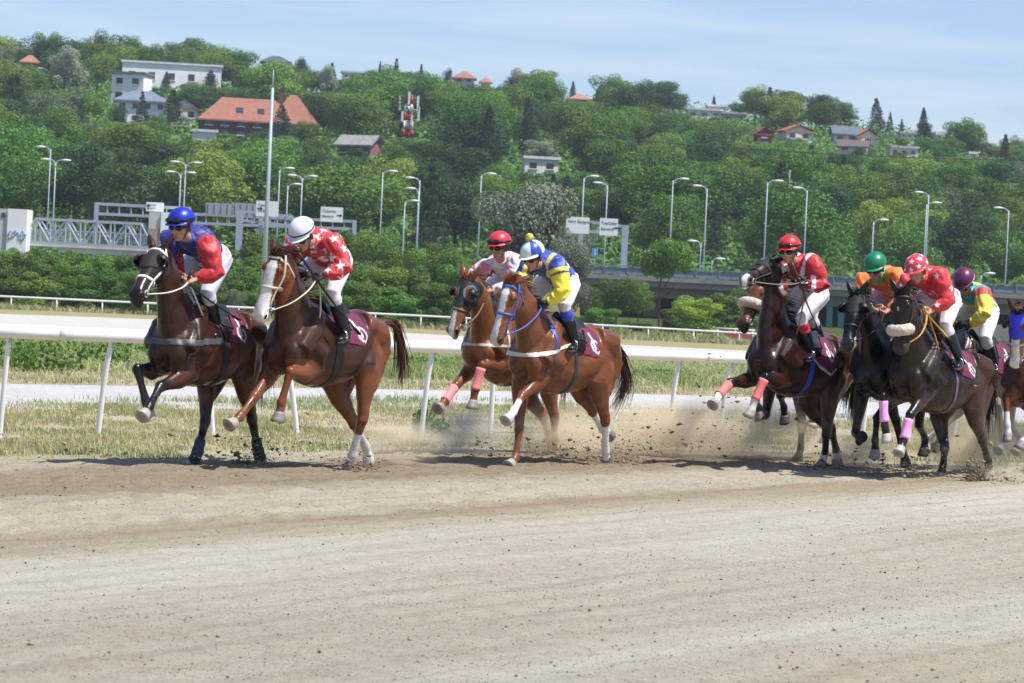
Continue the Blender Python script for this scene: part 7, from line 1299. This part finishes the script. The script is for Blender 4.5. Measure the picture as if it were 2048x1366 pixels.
# dust hanging in the air: soft volumes
def dust(px, py, D, rx, ry, rz, dens, col, label):
    g = Geo(); g.ell((0, 0, 0), (1, 1, 1), n=16, m=10); nm = 'dust_%s' % col
    m = bpy.data.materials.new('dust'); m.use_nodes = True; t = m.node_tree; t.nodes.remove(t.nodes['Principled BSDF']); pv = t.nodes.new('ShaderNodeVolumePrincipled'); pv.inputs['Color'].default_value = (*hexc(col), 1); pv.inputs['Anisotropy'].default_value = 0
    tcd = t.nodes.new('ShaderNodeTexCoord'); ln = t.nodes.new('ShaderNodeVectorMath'); ln.operation = 'LENGTH'; lk = t.links.new; lk(tcd.outputs['Object'], ln.inputs[0]); mr = t.nodes.new('ShaderNodeMapRange'); mr.interpolation_type = 'SMOOTHSTEP'
    for k_, v_ in (('From Min', .15), ('From Max', .95), ('To Min', 1), ('To Max', 0)): mr.inputs[k_].default_value = v_
    lk(ln.outputs['Value'], mr.inputs[0]); nz_ = t.nodes.new('ShaderNodeTexNoise'); nz_.inputs['Scale'].default_value = 2.2; nz_.inputs['Detail'].default_value = 4; lk(tcd.outputs['Object'], nz_.inputs['Vector'])
    m2 = t.nodes.new('ShaderNodeMapRange'); m2.inputs['From Min'].default_value = .38; m2.inputs['From Max'].default_value = .68; m2.inputs['To Max'].default_value = dens; lk(nz_.outputs[0], m2.inputs[0])
    mu = t.nodes.new('ShaderNodeMath'); mu.operation = 'MULTIPLY'; lk(mr.outputs[0], mu.inputs[0]); lk(m2.outputs[0], mu.inputs[1]); lk(mu.outputs[0], pv.inputs['Density']); lk(pv.outputs[0], t.nodes['Material Output'].inputs['Volume']); m.cycles.volume_step_rate = 1.0 if hasattr(m, 'cycles') and hasattr(m.cycles, 'volume_step_rate') else 1
    o = g.build('dust_cloud', m); o.location = tuple(at(px, py, D)); o.scale = (rx, ry, rz); tag(o, label, 'dust', kind='stuff')
DUST = [(925, 870, 31.2, .62, .5, .50, 7.5, 'e2ddd6', 'grey dust under the front hooves of the hooded chestnut'), (1110, 870, 31.9, .8, .5, .42, 7.0, 'fbefd6', 'sandy dust round the hind legs of the hooded chestnut'), (790, 880, 28.8, .75, .5, .32, 5.0, 'fbefd6', 'thin sandy dust behind the second horse'),
        (1310, 860, 32.6, 1.5, .7, .55, 6.5, 'fbefd6', 'sandy dust between the middle and the right horses'), (1500, 860, 33.5, 1.2, .7, .6, 6.0, 'fbefd6', 'sandy dust below the head-high horse'), (1710, 910, 32.8, .7, .6, .42, 6.5, 'fbefd6', 'sandy dust between the right horses'), (1950, 880, 33.0, .9, .7, .65, 6.5, 'fbefd6', 'sandy dust behind the dark brown horse'), (2010, 950, 31.2, .35, .4, .16, 8.0, 'fbefd6', 'pale dust at the hind hoof on the right')]
for a in DUST: dust(*a)
# air: thin even haze round the whole place
g = Geo(); g.box((0, 640, 78), (900, 1500, 162)); m = bpy.data.materials.new('haze_air'); m.use_nodes = True; t = m.node_tree; t.nodes.remove(t.nodes['Principled BSDF']); pv = t.nodes.new('ShaderNodeVolumePrincipled'); pv.inputs['Color'].default_value = (.72, .83, 1.0, 1); pv.inputs['Density'].default_value = .00014; t.links.new(pv.outputs[0], t.nodes['Material Output'].inputs['Volume'])
o = g.build('haze', m, smooth=False); tag(o, kind='stuff')
